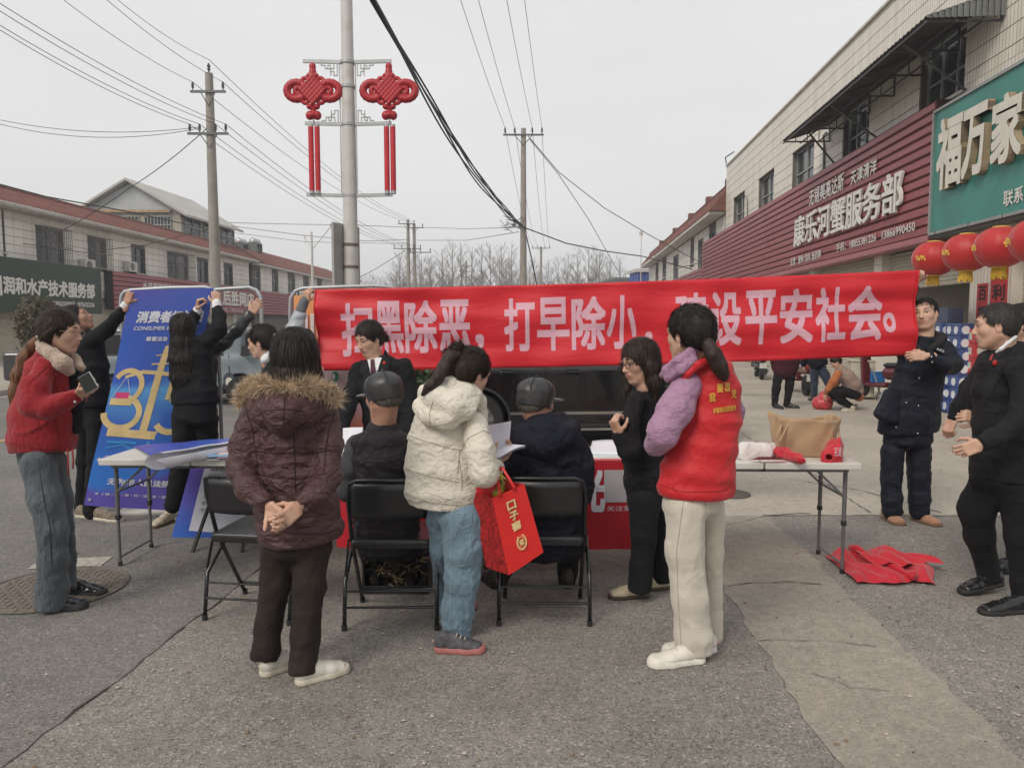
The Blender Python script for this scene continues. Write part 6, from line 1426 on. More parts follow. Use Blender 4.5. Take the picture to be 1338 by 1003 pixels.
# curled blue print with its white back rolled over
q = [TT(174, 586, .03), TT(330, 571, .05)]
t = thing('rolled_poster', 'blue and white printed poster half rolled up on the left table', 'poster', q[0])
def rp(i, j):
 a = TT(174, 584) * (1 - i) + TT(345, 571) * i; b = TT(200, 600) * (1 - i) + TT(338, 577) * i; p = a * (1 - j) + b * j
 return p + np.array([0, .05 * (1 - j) * i, .006 + .008 * math.sin(j * 2.2) + .006 * abs(math.sin(i * 9)) * (1 - j)])
m = MB(); m.grid(rp, 24, 12); m.build('sheet', M_pur, t, True)
m = MB(); ax_ = [TT(204, 604, .04), TT(262, 592, .045), TT(350, 575, .045)];
rr = [.034, .028, .022]; N_ = 20
vv = []; ff = []
for i in range(N_ + 1):
 f_ = i / N_; c = ax_[0] * (1 - f_) + ax_[2] * f_; r_ = .046 - .016 * f_ + .002 * math.sin(i); d = nrm(ax_[2] - ax_[0]); sd, tt_, _ = frame(d)
 for k in range(13): a = -.6 + 2 * math.pi * .92 * k / 12; vv.append(c + (sd * math.cos(a) + tt_ * math.sin(a)) * r_ * (1 + .02 * k) + d * .04 * math.sin(a * 1.5) * (i == 0))
 if i: ff += [((i - 1) * 13 + k, (i - 1) * 13 + k + 1, i * 13 + k + 1, i * 13 + k) for k in range(12)]
m.add(vv, ff); m.build('white_roll', mat('white_vinyl', (.72, .72, .78), .35), t, True)
letters('lettering', '消费维权', mat('blue_ink', (.05, .18, .4), .5), t, lambda x, y, h: (ax_[0] * (1 - x) + ax_[2] * x) + np.array([0, -.034 + .012 * x - h, .012 + y]), .3, .55, -.012, .012, bold=.02)
for k in range(9):
 m_ = mat('leaflet_print', [(.55, .3, .38), (.6, .6, .66), (.2, .42, .62), (.62, .5, .52), (.5, .55, .65)][k % 5], .5, .25, 25); u0 = 256 + (k % 3) * 14; v0 = 596 + (k % 2) * 2
 tsheet('leaflet', ['pink edged leaflet at the bottom of the pile', 'white leaflet second from the bottom of the pile', 'light blue leaflet low in the pile', 'peach leaflet low in the pile', 'pale blue leaflet in the middle of the pile', 'pink leaflet in the upper half of the pile', 'white leaflet in the upper half of the pile', 'blue leaflet just under the topmost one', 'topmost peach leaflet of the pile'][k] + ' on the left table', 'leaflet', [(u0, v0 + 4), (u0 + 52, v0 + 2), (u0 + 56, v0 - 9), (u0 + 8, v0 - 8)], m_, .002 + .0035 * k)['group'] = 'pile of leaflets on the left table'
for i, (u0, v0, lab) in enumerate([(444, 590, 'white paper sheets in front of the woman in the black suit'), (770, 588, 'white papers lying on the table left of the black cardigan')]):
 for k in range(3): tsheet('paper', lab + ', %s sheet' % ['lowest', 'middle', 'top'][k], 'paper', [(u0, v0 + 8 - k), (u0 + 56, v0 + 7), (u0 + 50 + k * 3, v0 - 12), (u0 + 4, v0 - 10)], M_wp if k != 1 else mat('light_blue_paper', (.45, .6, .68), .5), .002 + .003 * k, .01)
# white paper standing up between the coat and the seated man
t = thing('open_leaflet', 'white leaflet held upright left of the seated man in the vest', 'paper', P(448, 600, 4.75)); m = MB(); a, b, c, d = P(448, 600, 4.75), P(470, 600, 4.7), P(474, 558, 4.78), P(448, 559, 4.82); m.grid(lambda i, j: (a * (1 - i) + b * i) * (1 - j) + (d * (1 - i) + c * i) * j + np.array([0, .012 * math.sin(i * 3), 0]), 6, 6); m.build('sheet', M_wp, t, True)
# canvas tote, rolled red bags, white bag
M_can = cloth_mat('tan_canvas', (.42, .285, .17), .85, .1, .2, .2, .2, (9, 9, 9))
g = TT(1057, 598); t = thing('tote_bag', 'tan canvas tote bag standing open on the right table', 'bag', g); k = sc(g)
def tote(i, j):
 a = 2 * math.pi * i; w_ = (36 + 8 * j) * k; d_ = (.09 + .03 * j); x = abs(math.cos(a)) ** .6 * np.sign(math.cos(a)) * w_; y = abs(math.sin(a)) ** .6 * np.sign(math.sin(a)) * d_
 wv = .011 * math.sin(a * 5 + j * 4) * (.4 + j) + .006 * math.sin(a * 11 - j * 7); return g + np.array([x + wv, y + .1 + wv, j * (52 + 3.5 * math.cos(a * 2) - 2 * math.cos(a) + 1.5 * math.sin(a * 3)) * k])
m = MB(); m.grid(tote, 56, 16); o = m.build('bag_body', M_can, t, True); s_ = o.modifiers.new('s', 'SOLIDIFY'); s_.thickness = .004
m = MB(); m.add([tote(i / 24, 0) for i in range(24)], [tuple(range(24))]); m.build('bottom', M_can, t)
hd = lambda u, v, dy: P(u, v, g[1] + dy)
MB().tube([hd(1024, 549, .02), hd(1019, 560, -.02), hd(1015, 575, -.03), hd(1019, 576, -.03), hd(1026, 562, -.02), hd(1032, 550, .0)], .007, 6).build('handle', M_can, t, True)
MB().tube([hd(1090, 551, .1), hd(1096, 560, .06), hd(1097, 572, .02), hd(1092, 580, .0), hd(1087, 574, 0), hd(1086, 566, .02)], .008, 6).build('handle', M_can, t, True)
M_rb = cloth_mat('red_nonwoven', (.5, .015, .03), .6, .08, .2, .35, .25, (12, 12, 12))
g = TT(1090, 603); t = thing('rolled_red_bag', 'red printed bag rolled up at the right end of the table', 'bag', g); s = SDF(); s.seg(hd(1082, 598, -.0), P(1091, 584, g[1] + .13), (.045, .05), (.05, .055), k=.02); s.seg(P(1094, 598, g[1]), P(1097, 580, g[1] + .1), (.03, .06), (.02, .06), k=.02); s.seg(P(1081, 599, g[1] - .08), P(1084, 596, g[1] + .02), .018, .02, k=.01, op='s'); v, f = s.mesh(.006, folds(.006, (14, 14, 20), 4)); wobj('bag_body', v, f, M_rb, t, True)
letters('lettering', '芜湖', M_wp, t, lambda x, y, h: P(1090 + x * 9, 596 - y * 12, g[1] - .075 + .03 * x), 0, 1, 0, 1, bold=.0)
g = TT(990, 596); t = thing('folded_bag', 'white folded bag with red bottom edge lying on the right table', 'bag', g); s = SDF(); s.seg(TT(972, 593, .03), TT(1010, 592, .02), (.05, .045), (.07, .025), side=(0, 0, 1), k=.03); s.seg(TT(970, 590, .05), TT(1000, 590, .04), (.03, .06), (.04, .05), k=.03); s.plane((0, 0, TZ + .003), (0, 0, -1)); v, f = s.mesh(.007, folds(.009, (12, 12, 20), 9)); wobj('bag_body', v, f, cloth_mat('white_nonwoven', (.7, .66, .64), .7, .05, .2, .3, .3, (12, 12, 12)), t, True)
m = MB(); a, b, c, d = TT(979, 600, .012), TT(1028, 600, .012), TT(1020, 596, .045), TT(990, 596, .045); m.grid(lambda i, j: (a * (1 - i) + b * i) * (1 - j) + (d * (1 - i) + c * i) * j + np.array([0, -.015, 0]), 6, 3); m.build('red_band', mat('red_flower_print', (.5, .08, .09), .5, .7, 45), t, True)
t = thing('crumpled_red_bag', 'crumpled red bag between the white bag and the tote', 'bag', TT(1035, 600)); s = SDF(); s.chain([(TT(1005, 588, .03), .03), (TT(1025, 592, .035), .035), (TT(1040, 598, .03), .032), (TT(1046, 601, .028), .026)], k=.02); s.plane((0, 0, TZ + .003), (0, 0, -1)); v, f = s.mesh(.006, folds(.009, (16, 16, 22), 12)); wobj('bag_body', v, f, M_rb, t, True)
# box of dried twigs under the middle chair
g = G(517, 776); t = thing('twig_crate', 'dark open box of dried curly plants under the middle chair', 'box', (g[0], g[1] + .15, 0)); w_ = .2
for b_ in ((-w_, w_, -.15, -.14, 0, .05), (-w_, w_, .14, .15, 0, .2), (-w_, -w_ + .01, -.139, .139, 0, .2), (w_ - .01, w_, -.139, .139, 0, .2), (-w_ + .011, w_ - .011, -.139, .139, .0, .01)): MB().bx(*b_).build('box_side', M_plastic, t, local=True)
m = MB()
for k in range(130):
 p = np.array([random.uniform(-.17, .17), random.uniform(-.12, .12), random.uniform(.02, .2)]); d = np.array([random.uniform(-1, 1), random.uniform(-1, 1), random.uniform(-.6, .6)]) * .05; n_ = np.array([random.uniform(-1, 1), 0, random.uniform(-1, 1)]) * .03
 m.tube([p - d, p + n_, p + d], [.004, .006, .003], 4, mi=k % 2)
m.build('dried_plants', [mat('dried_leaf', (.2, .15, .08), .8, .4, 20), mat('dried_leaf_dark', (.07, .055, .035), .8)], t, local=True)['kind'] = 'stuff'
# ================================================================== people: tools
M_skin = mat('skin', (.54, .335, .24), .5, .1, 22, bump=.15, bscale=160, spec=.4, dirt=(.5, .22, .16), dirt_scale=16, dirt_amt=.45)
M_skin2 = mat('tanned_skin', (.42, .23, .16), .5, .1, 22, bump=.15, bscale=160, spec=.4, dirt=(.36, .15, .11), dirt_scale=16, dirt_amt=.5)
def hair_mat(name, col, rough=.5):
 m = mat(name, col, rough, .35, 1, spec=.3); n = m.node_tree; b = n.nodes['Principled BSDF']; L = n.links.new
 t = N(n, 'ShaderNodeTexCoord'); mp_ = N(n, 'ShaderNodeMapping'); mp_.inputs['Scale'].default_value = (130, 130, 9); nz = N(n, 'ShaderNodeTexNoise'); nz.inputs['Scale'].default_value = 1; nz.inputs['Detail'].default_value = 3; nz.inputs['Distortion'].default_value = .4
 L(t.outputs['Object'], mp_.inputs[0]); L(mp_.outputs[0], nz.inputs['Vector']); bp = N(n, 'ShaderNodeBump'); bp.inputs['Strength'].default_value = .55; bp.inputs['Distance'].default_value = .008; L(nz.outputs[0], bp.inputs['Height']); L(bp.outputs[0], b.inputs['Normal'])
 cr_ = N(n, 'ShaderNodeMapRange'); cr_.inputs[1].default_value = .35; cr_.inputs[2].default_value = .7; cr_.inputs[3].default_value = .55; cr_.inputs[4].default_value = 1.7; L(nz.outputs[0], cr_.inputs[0]); s = N(n, 'ShaderNodeVectorMath', operation='SCALE'); s.inputs[0].default_value = col; L(cr_.outputs[0], s.inputs['Scale']); L(s.outputs[0], b.inputs['Base Color'])
 return m
M_hair = hair_mat('black_hair', (.014, .011, .010)); M_hairb = hair_mat('dark_brown_hair', (.028, .017, .012)); M_hairl = hair_mat('lighter_brown_hair', (.034, .023, .017)); M_haird = hair_mat('dyed_brown_hair', (.13, .06, .03))  # the lighter brown only varies the tone of scattered strands
M_eye = mat('eye_white', (.6, .58, .55), .2, .02); M_iris = mat('dark_iris', (.015, .01, .008), .15); M_lip = mat('lips', (.42, .15, .13), .4, .08); M_brow = mat('eyebrow', (.03, .022, .018), .9); M_lash = mat('lash_line', (.03, .02, .018), .8)
def strands(amp=.003, f=(70, 70, 6), seed=1):
 def d(p): return amp * (vnoise(p + .03 * (vnoise(p, (9, 9, 9), 4)[..., None] - .5), f, seed) - .5) * 2
 return d
def HM(yaw, pitch=0, roll=0):
 a = R(yaw); f = np.array([math.sin(a), -math.cos(a), 0]); z = np.array([0, 0, 1.]); x = np.cross(f, z)
 p = R(pitch); f2 = f * math.cos(p) + z * math.sin(p); z2 = z * math.cos(p) - f * math.sin(p)
 r = R(roll); x3 = x * math.cos(r) + z2 * math.sin(r); z3 = z2 * math.cos(r) - x * math.sin(r)
 return np.stack([x3, f2, z3], 1)
class Person:
 def __init__(s, Y, label, u, skin=None, group=None, v=700):
  s.Y = Y; g = P(u, v, Y); s.root = thing('person', label, 'person', (g[0], Y, 0), group=group); s.skin = skin or M_skin; s.bv = []; s.bf = []; s.nb = 0; s.bvh = {}; s.core = SDF(); s.k = sc(P(u, 600, Y))
 def W(s, u, v, dy=0): return P(u, v, s.Y + dy)
 def addb(s, v, f): s.bv.append(v); s.bf.append(f + s.nb); s.nb += len(v)
 def pt(s, q):
  c = s.W(*q[:3]); ra = q[4] if len(q) > 4 else 1; az = math.cos(math.atan((q[0] - 669) / F)); r = (q[3] * .965 - .5 if q[3] > 7 else q[3]) * sc(c) * (az if ra > .9 else az ** .5); return (c, (r, r * ra))
 def garment(s, name, m, chains, vox=.01, disp=None, k=.03, flats=(), ells=(), subs=(), planes=(), core=True, parent=None, smooth=True, side=(1, 0, 0)):
  S = SDF()
  for ch_ in chains:
   pts = [s.pt(q) for q in ch_]; S.chain(pts, side=side, k=k, cap=.45 if max(q[3] for q in ch_) > 24 and len(ch_[0]) > 4 and ch_[0][4] < .97 else 1)
   if core: s.core.chain([(p, (r[0] * .55, r[1] * .55)) for p, r in pts], side=side, k=.02)
  for c, r, *M in ells: S.ell(s.W(*c), [x * s.k for x in r], M[0] if M else None, k=k)
  for c, r, *M in subs: S.ell(s.W(*c), [x * s.k for x in r], M[0] if M else None, k=.01, op='s')
  for a, b in flats:   # cut the end b of a limb coming from a
   A, B = s.W(*a[:3]), s.W(*b[:3]); r = b[3] * sc(B) * 1.5; d = nrm(B - A); sd, t, _ = frame(d)
   S.box(B + d * r, (r, r, r), M=np.stack([sd, t, d], 1), rd=.001, k=.004, op='s')
  for pt, n_ in planes: S.plane(pt, n_)
  v, f = S.mesh(vox, disp); return wobj(name, v, f, m, parent or s.root, smooth)
 def head(s, u, v, dy=0, yaw=0, pitch=0, roll=0, size=1.0, neck=None, feat=True, vox=.0045, mouth=0, fat=1.0, neckr=.052, smile=0):
  yaw -= math.degrees(math.atan((u - 669) / F)) if u > 9 else 0
  H = s.W(u, v, dy); M = HM(yaw, pitch, roll); z = size; T_ = lambda x, y, w: H + M @ (np.array([x * fat, y, w]) * z)
  s.H, s.M, s.T, s.z = H, M, T_, z; S = SDF()
  def e(c, r, k=.02, op='u'): S.ell(T_(*c), np.array([r[0] * fat, r[1], r[2]]) * z, M, k=k * z, op=op)
  e((0, -.012, .035), (.076, .094, .083)); e((0, .026, -.03), (.058, .062, .078), .03)
  for q in (-1, 1):
   S.seg(T_(q * .052, -.005, -.04), T_(q * .022, .052, -.092), .024 * z, .018 * z, k=.03 * z); e((q * .04, .052, -.014), (.022, .022, .022), .03)
  e((0, .06, -.093), (.02, .02, .016), .025)
  if neck is not None:
   nb = s.W(*neck); S.chain([(T_(0, -.02, -.05), (neckr * z, neckr * z)), (nb, (neckr * 1.12 * z, neckr * 1.12 * z))], k=.03)
  if feat:
   for q in (-1, 1): e((q * .031, .094, .013), (.019, .014, .011), .018, 's')
   S.seg(T_(-.04, .074, .030), T_(.04, .074, .030), .011 * z, .011 * z, k=.02 * z)
   S.seg(T_(0, .083, .014), T_(0, .1, -.02), .0075 * z, .0105 * z, k=.012 * z); e((0, .102, -.024), (.0105, .010, .009), .008)
   for q in (-1, 1): e((q * .0115, .093, -.027), (.0075, .009, .0065), .006)
   e((0, .078, -.055), (.028, .014, .018), .02)
  for q in (-1, 1):
   e((q * .077, -.008, -.002), (.009, .019, .031), .006); e((q * .087, -.002, .0), (.007, .010, .019), .004, 's')
  vv, ff = S.mesh(vox); s.addb(vv, ff)
  if feat:
   for q in (-1, 1):
    MB().sph(T_(q * .031, .0725, .0125), (.0145 * z, .0105 * z, .0065 * z), 12, M=M).build('eye', M_eye, s.root, True); MB().sph(T_(q * .031, .0808, .012), (.0062 * z, .0035 * z, .0058 * z), 10, M=M).build('iris', M_iris, s.root, True)
    MB().tube([T_(q * (.015 + .032 * i / 6), .0835 - .010 * (i / 6) ** 2, .0155 + .0055 * math.sin(math.pi * (i / 6) ** .8)) for i in range(7)], .0023 * z, 5).build('upper_lash', M_lash, s.root, True)
    MB().tube([T_(q * (.014 + .038 * i / 6), .0885 - .011 * (i / 6) ** 2, .034 + .0055 * math.sin(math.pi * .7 * i / 6)) for i in range(7)], [.002 * z, .0035 * z, .0038 * z, .0036 * z, .003 * z, .0024 * z, .0014 * z], 5).build('eyebrow', M_brow, s.root, True)
   L_ = SDF(); lp_ = lambda x, y, w: T_(x * 1.2, y, w)
   L_.chain([(lp_(-.022, .0865 - smile * .3, -.053 + smile), .0028 * z), (lp_(-.009, .0925, -.0495), .0045 * z), (lp_(0, .0935, -.051), .004 * z), (lp_(.009, .0925, -.0495), .0045 * z), (lp_(.022, .0865 - smile * .3, -.053 + smile), .0028 * z)], k=.004)
   L_.chain([(lp_(-.020, .0865, -.0555 - mouth + smile), .003 * z), (lp_(0, .0915, -.0595 - mouth), .0055 * z), (lp_(.020, .0865, -.0555 - mouth + smile), .003 * z)], k=.003)
   a_, b_ = L_.mesh(.0022); wobj('lips', a_, b_, M_lip, s.root, True)
   if mouth: MB().sph(T_(0, .083, -.0555 - mouth * .5), (.014 * z, .006 * z, (mouth * .6 + .001) * z), 10, M=M).build('mouth_opening', M_iris, s.root, True); MB().sph(T_(0, .0855, -.0545), (.0105 * z, .004 * z, .002 * z), 10, M=M).build('teeth', M_eye, s.root, True)
 def hair(s, m=None, style='cap', extra=(), vox=.006, amp=.003, front=.0, nape=-.07, vol=1.0, ears=True, name='hair', flow='down', temple=.075, k=.02):
  """cap of hair in head coordinates; extra chains [(x,y,z,r)...] in head coordinates, metres"""
  S = SDF(); T_, M, z = s.T, s.M, s.z
  def e(c, r, k=.012, op='u'): S.ell(T_(*c), np.array(r) * z, M, k=k * z, op=op)
  e((0, -.02, .042), (.086 * vol, .100 * vol, .090 * vol)); e((0, -.035, -.0), (.084 * vol, .082 * vol, .085 * vol), .03)
  e((0, .14, -.015 + front), (temple, .092, .092), .012, 's')
  if ears:
   for q in (-1, 1): e((q * .1, .012, -.02), (.035, .03, .04), .012, 's')
  S.plane(T_(0, -.05, nape), -M[:, 2] + M[:, 1] * .25, .015)
  v1, f1 = S.mesh(vox, strands(amp)); n = len(v1); V = [v1]; Fq = [f1]
  if extra:
   S2 = SDF()
   for ch_ in extra: S2.chain([(T_(*q[:3]), ((q[3]) * z, (q[3] * (q[4] if len(q) > 4 else 1)) * z)) for q in ch_], side=M[:, 0], k=k)
   v2, f2 = S2.mesh(vox, strands(amp * 1.3, seed=6)); V.append(v2); Fq.append(f2 + n)
  V = np.concatenate(V); Fq = np.concatenate(Fq); dg = V[Fq[:, 2]] - V[Fq[:, 0]]; nr = np.cross(dg, V[Fq[:, 3]] - V[Fq[:, 1]]); nr /= np.linalg.norm(nr, axis=1)[:, None] + 1e-9
  rg = np.random.RandomState(int(abs(s.H[0]) * 1000) + 3); n_ = int(min(7500, len(Fq) * .7)) if vox < .01 else 300; ii = rg.randint(0, len(Fq), n_); c = V[Fq[ii, 0]]; nn = nr[ii]
  crown = T_(0, -.03, .13); fl = (c - crown); fl /= np.linalg.norm(fl, axis=1)[:, None] + 1e-9; fl = fl + (np.array([0, 0, -.9]) if flow == 'down' else M[:, 1] * (-1.6) + np.array([0, 0, -.35]) if flow == 'back' else M[:, 1] * (.5 if flow == 'crop' else 0)); fl += rg.normal(size=(n_, 3)) * (.09 if flow == 'back' else .2 if flow == 'down' else .35); fl -= nn * (fl * nn).sum(1)[:, None]; fl /= np.linalg.norm(fl, axis=1)[:, None] + 1e-9
  L_ = (.02 + .035 * rg.rand(n_))[:, None] * z * {'down': 1, 'back': .9, 'crop': .35}[flow]; sd = np.cross(fl, nn) * (.0007 + .0009 * rg.rand(n_))[:, None]; a = c + nn * .0008; b = a + fl * L_ * .5 + nn * .003; e_ = a + fl * L_ + nn * (.0005 + (.006 if flow == 'down' else .003) * rg.rand(n_) ** 3)[:, None] - np.array([0, 0, .003]) * (flow == 'down')
  k0 = len(V); V = np.concatenate([V, np.stack([a - sd, a + sd, b + sd, b - sd, e_ + sd * .2, e_ - sd * .2], 1).reshape(-1, 3)]); q0 = k0 + np.arange(n_)[:, None] * 6; Fq = np.concatenate([Fq, q0 + [0, 1, 2, 3], q0 + [3, 2, 4, 5]])
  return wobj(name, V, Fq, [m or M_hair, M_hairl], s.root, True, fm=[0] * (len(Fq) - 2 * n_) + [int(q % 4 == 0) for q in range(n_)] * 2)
 def hand(s, w, d, back, thumb, curl=(25, 35, 25), spread=1.0, size=1.0, tc=25, vox=.0032, arm=.055, curls=None):
  """w wrist, d the way the fingers start, back the way the back of the hand faces, thumb +1/-1 the side of the thumb"""
  W_ = s.W(*w) if len(w) == 3 and not isinstance(w, np.ndarray) else w
  y = nrm(d); zb = nrm(np.asarray(back, float) - y * np.dot(y, back)); x = np.cross(y, zb); q = size * .95; S = SDF()
  T_ = lambda a, b, c: W_ + (x * a * thumb + y * b + zb * c) * q
  Mx = np.stack([x, y, zb], 1)
  S.seg(T_(0, -arm, 0), T_(0, .012, 0), (.028 * q, .023 * q), (.025 * q, .017 * q), side=x, k=.012)
  S.box(T_(0, .052, 0), np.array([.028, .034, .004]) * q, M=Mx, rd=.0085 * q, k=.014); S.ell(T_(.024, .03, -.006), np.array([.014, .026, .013]) * q, Mx, k=.014)
  bx = [.029, .0095, -.0095, -.0275]; by = [.09, .095, .091, .08]; ln = [(.042, .026, .02), (.046, .029, .021), (.042, .027, .02), (.033, .02, .018)]
  for i in range(4):
   cu = curls[i] if curls else curl; a = 0.0; p = np.array([bx[i], by[i], 0.0]); sp = (1.5 - i) * .07 * spread; rr = [.0092, .0086, .0078, .0068]
   prev = np.array([bx[i] * .8, by[i] - .03, 0]); S.seg(T_(*prev), T_(*p), .009 * q, rr[0] * q, k=.008)
   for j in range(3):
    a += R(cu[j] + i * 2); nx = p + np.array([math.sin(sp) * math.cos(a), math.cos(a) * math.cos(sp), -math.sin(a)]) * ln[i][j]; S.seg(T_(*p), T_(*nx), rr[j] * q * (.92 if i == 3 else 1), rr[j + 1] * q * (.92 if i == 3 else 1), k=.0035); p = nx
  p = np.array([.022, .018, -.006]); a = R(50 - tc * .3); b_ = R(15 + tc)
  for j, (l_, r0, r1) in enumerate([(.042, .013, .0115), (.032, .0105, .0095), (.026, .0092, .0075)]):
   dd = np.array([math.sin(a), math.cos(a) * math.cos(b_), -math.sin(b_) * .7]); dd /= np.linalg.norm(dd); nx = p + dd * l_; S.seg(T_(*p), T_(*nx), r0 * q, r1 * q, k=.006); p = nx; a -= R(16 + tc * .3); b_ += R(6)
  vv, ff = S.mesh(vox); s.addb(vv, ff)
 def shoe(s, heel, yaw, m_up, m_sole, L_=.27, w=1.0, lift=0.0, tilt=0.0, high=.0, name='shoe', sole=.028, lace=None, vox=.0055, toe_r=.04):
  g = G(*heel) if len(heel) == 2 else np.array(heel, float); a = R(yaw); f = np.array([math.sin(a), -math.cos(a), 0]); f = nrm(f * math.cos(tilt) + np.array([0, 0, -math.sin(tilt)])); sd = nrm(np.cross(f, (0, 0, 1))); up = np.cross(sd, f)
  g = g + np.array([0, 0, lift]); T_ = lambda x, y, z: g + sd * x + f * y + up * z; q = L_ / .27
  S = SDF(); S.chain([(T_(0, .035 * q, .05), (.033 * w, .045)), (T_(0, .1 * q, .045), (.034 * w, .043)), (T_(0, .17 * q, .032), (.042 * w, .032)), (T_(0, .225 * q, .026), (toe_r * w, .026))], side=sd, k=.02)
  S.chain([(T_(0, .04 * q, .05), (.032 * w, .035)), (T_(0, .05 * q, .072 + high), (.031 * w, .034))], side=sd, k=.02)
  S.plane(T_(0, 0, sole * .6), -up); v, fq = S.mesh(vox); o = wobj(name, v, fq, m_up, s.root, True)
  S = SDF(); S.chain([(T_(0, .035 * q, .012), (.037 * w, .037)), (T_(0, .1 * q, .012), (.036 * w, .036)), (T_(0, .17 * q, .012), (.046 * w, .046)), (T_(0, .225 * q, .012), ((toe_r + .004) * w, .044 * w))], side=sd, k=.015)
  S.plane(T_(0, 0, 0), -up, .004); S.plane(T_(0, 0, sole), up, .006); v, fq = S.mesh(vox); wobj('sole', v, fq, m_sole, o, True)
  if lace:
   m = MB()
   for j in range(4): y_ = (.115 + .022 * j) * q; z_ = .088 - .0085 * j; m.tube([T_(-.02, y_, z_ - .006), T_(0, y_ + .004, z_ + .002), T_(.02, y_, z_ - .006)], .0028, 5)
   m.build('lace', lace, o, True)
  s.core.seg(g + np.array([0, 0, .05]), g + f * .12 + np.array([0, 0, .035]), .02, .02); s.feet = T_
  return o
 def on(s, o, u, v, off=.003):
  if o.name not in s.bvh:
   from mathutils.bvhtree import BVHTree
   og = np.array(origin_of(s.root)); me = o.data; co = np.empty(len(me.vertices) * 3, np.float32); me.vertices.foreach_get('co', co)
   s.bvh[o.name] = BVHTree.FromPolygons([Vector(x) for x in (co.reshape(-1, 3) + og)], [tuple(q.vertices) for q in me.polygons])
  d = Vector(nrm(ray(u, v))); h = s.bvh[o.name].ray_cast(Vector((0, 0, CAMH)), d)
  return np.array(h[0] - d * off) if h[0] is not None else None
 def line(s, o, name, m, pts, r=.0016, off=.0012, n=5):
  P_ = []
  for a, b in zip(pts[:-1], pts[1:]):
   k = max(2, int(math.hypot(b[0] - a[0], b[1] - a[1]) / 2.2)); P_ += [(a[0] + (b[0] - a[0]) * i / k, a[1] + (b[1] - a[1]) * i / k) for i in range(k)]
  Q = [x for x in (s.on(o, u, v, off) for u, v in P_ + [pts[-1]]) if x is not None]
  if len(Q) > 2:
   Q = [Q[0]] + [(Q[i - 1] + Q[i] * 2 + Q[i + 1]) / 4 for i in range(1, len(Q) - 1)] + [Q[-1]]; return MB().tube(Q, r, n).build(name, m, s.root, True)
 def strip(s, o, name, m, L_, R_, off=.004, k=8, w=4):
  V = []; f = []; at = lambda pl, t: tuple(np.interp(t * (len(pl) - 1), range(len(pl)), [q[i] for q in pl]) for i in (0, 1)); last = None
  for i in range(k + 1):
   a, b = at(L_, i / k), at(R_, i / k)
   for j in range(w + 1):
    x = s.on(o, a[0] + (b[0] - a[0]) * j / w, a[1] + (b[1] - a[1]) * j / w, off)
    if x is None: x = last if last is not None else s.W(*a)
    last = x; V.append(x)
  f = [(i * (w + 1) + j, i * (w + 1) + j + 1, (i + 1) * (w + 1) + j + 1, (i + 1) * (w + 1) + j) for i in range(k) for j in range(w)]
  return wobj(name, V, f, m, s.root, True)
 def tube(s, name, m, pts, r, parent=None, n=8): return MB().tube([s.W(*p) for p in pts], [x * s.k for x in r] if hasattr(r, '__len__') else r * s.k, n).build(name, m, parent or s.root, True)
 def finish(s):
  v, f = s.core.mesh(.028); s.addb(v, f); wobj('body', np.concatenate(s.bv), np.concatenate(s.bf), s.skin, s.root, True)
 def glasses(s, m, r=.021, rim=.0016):
  T_, z = s.T, s.z; b = MB()
  for q in (-1, 1):
   b.tube([T_(q * .033 + .023 * math.cos(a), .096, .008 + .018 * math.sin(a)) for a in [2 * math.pi * i / 20 for i in range(20)]], rim * z, 5, closed=True); b.tube([T_(q * .056, .094, .014), T_(q * .078, .05, .014), T_(q * .082, -.005, .01)], rim * z, 5)
  b.tube([T_(-.010, .096, .01), T_(0, .1, .014), T_(.010, .096, .01)], rim * z, 5); b.build('glasses', m, s.root, True)
def cut_at(z): return ((0, 0, z), (0, 0, -1))
# ================================================================== people: everyone in the photograph
def fab(name, col, rough=.8, wr=.14, ws=(7, 7, 9), var=.08, sheen=.15, spec=.25): return cloth_mat(name, col, rough, var, sheen if max(col) > .05 else .02, spec if max(col) > .05 else .15, wr * 2.4, [w * 1.6 for w in ws])
M_suit = fab('black_suit_cloth', (.012, .012, .0145), .8); M_suit2 = fab('charcoal_suit_cloth', (.014, .014, .0155), .75); M_blk = fab('black_trouser_cloth', (.0125, .0125, .014), .85)
M_shirt = fab('white_shirt', (.7, .7, .72), .7); M_white_sh = mat('off_white_leather', (.62, .59, .52), .5, .08, 12); M_cream_sole = mat('cream_sole', (.55, .5, .4), .6, .15, 12); M_blk_shoe = mat('black_leather', (.012, .012, .013), .22, .1, spec=.6); M_blk_sole = mat('black_sole', (.02, .02, .02), .7)
M_badge = mat('red_badge', (.5, .03, .02), .4)
fd = folds
# ---- 1 woman in the red jacket
Yp = G(70, 795)[1]
p = Person(Yp, 'woman in cropped red jacket and grey jeans holding a phone, long brown ponytail', 68)
p.head(81, 434, 0, yaw=62, pitch=-8, neck=(66, 470, .01), size=.97); p.glasses(mat('thin_gold_frame', (.35, .28, .2), .3, metal=.8))
p.hair(M_hairb, flow='back', front=.016, temple=.078, vox=.005, extra=[[(.078, .01, .03, .018), (.075, -.03, -.02, .028)], [(-.078, .01, .03, .018), (-.075, -.03, -.02, .028)]])
p.garment('ponytail', M_haird, [[(52, 441, .03, 6), (44, 452, .05, 9), (33, 468, .05, 11), (25, 490, .03, 10.5), (20, 512, .02, 9), (16, 536, .01, 4)]], .006, strands(.006, (70, 70, 5)), core=False)
p.tube('hair_tie', M_white, [(50, 438, .0), (54, 446, .0)], 3)
M_redj = fab('red_corduroy', (.27, .016, .022), .85, .2, (16, 16, 8)); M_rs = mat('dark_red_seam', (.12, .006, .01), .9)
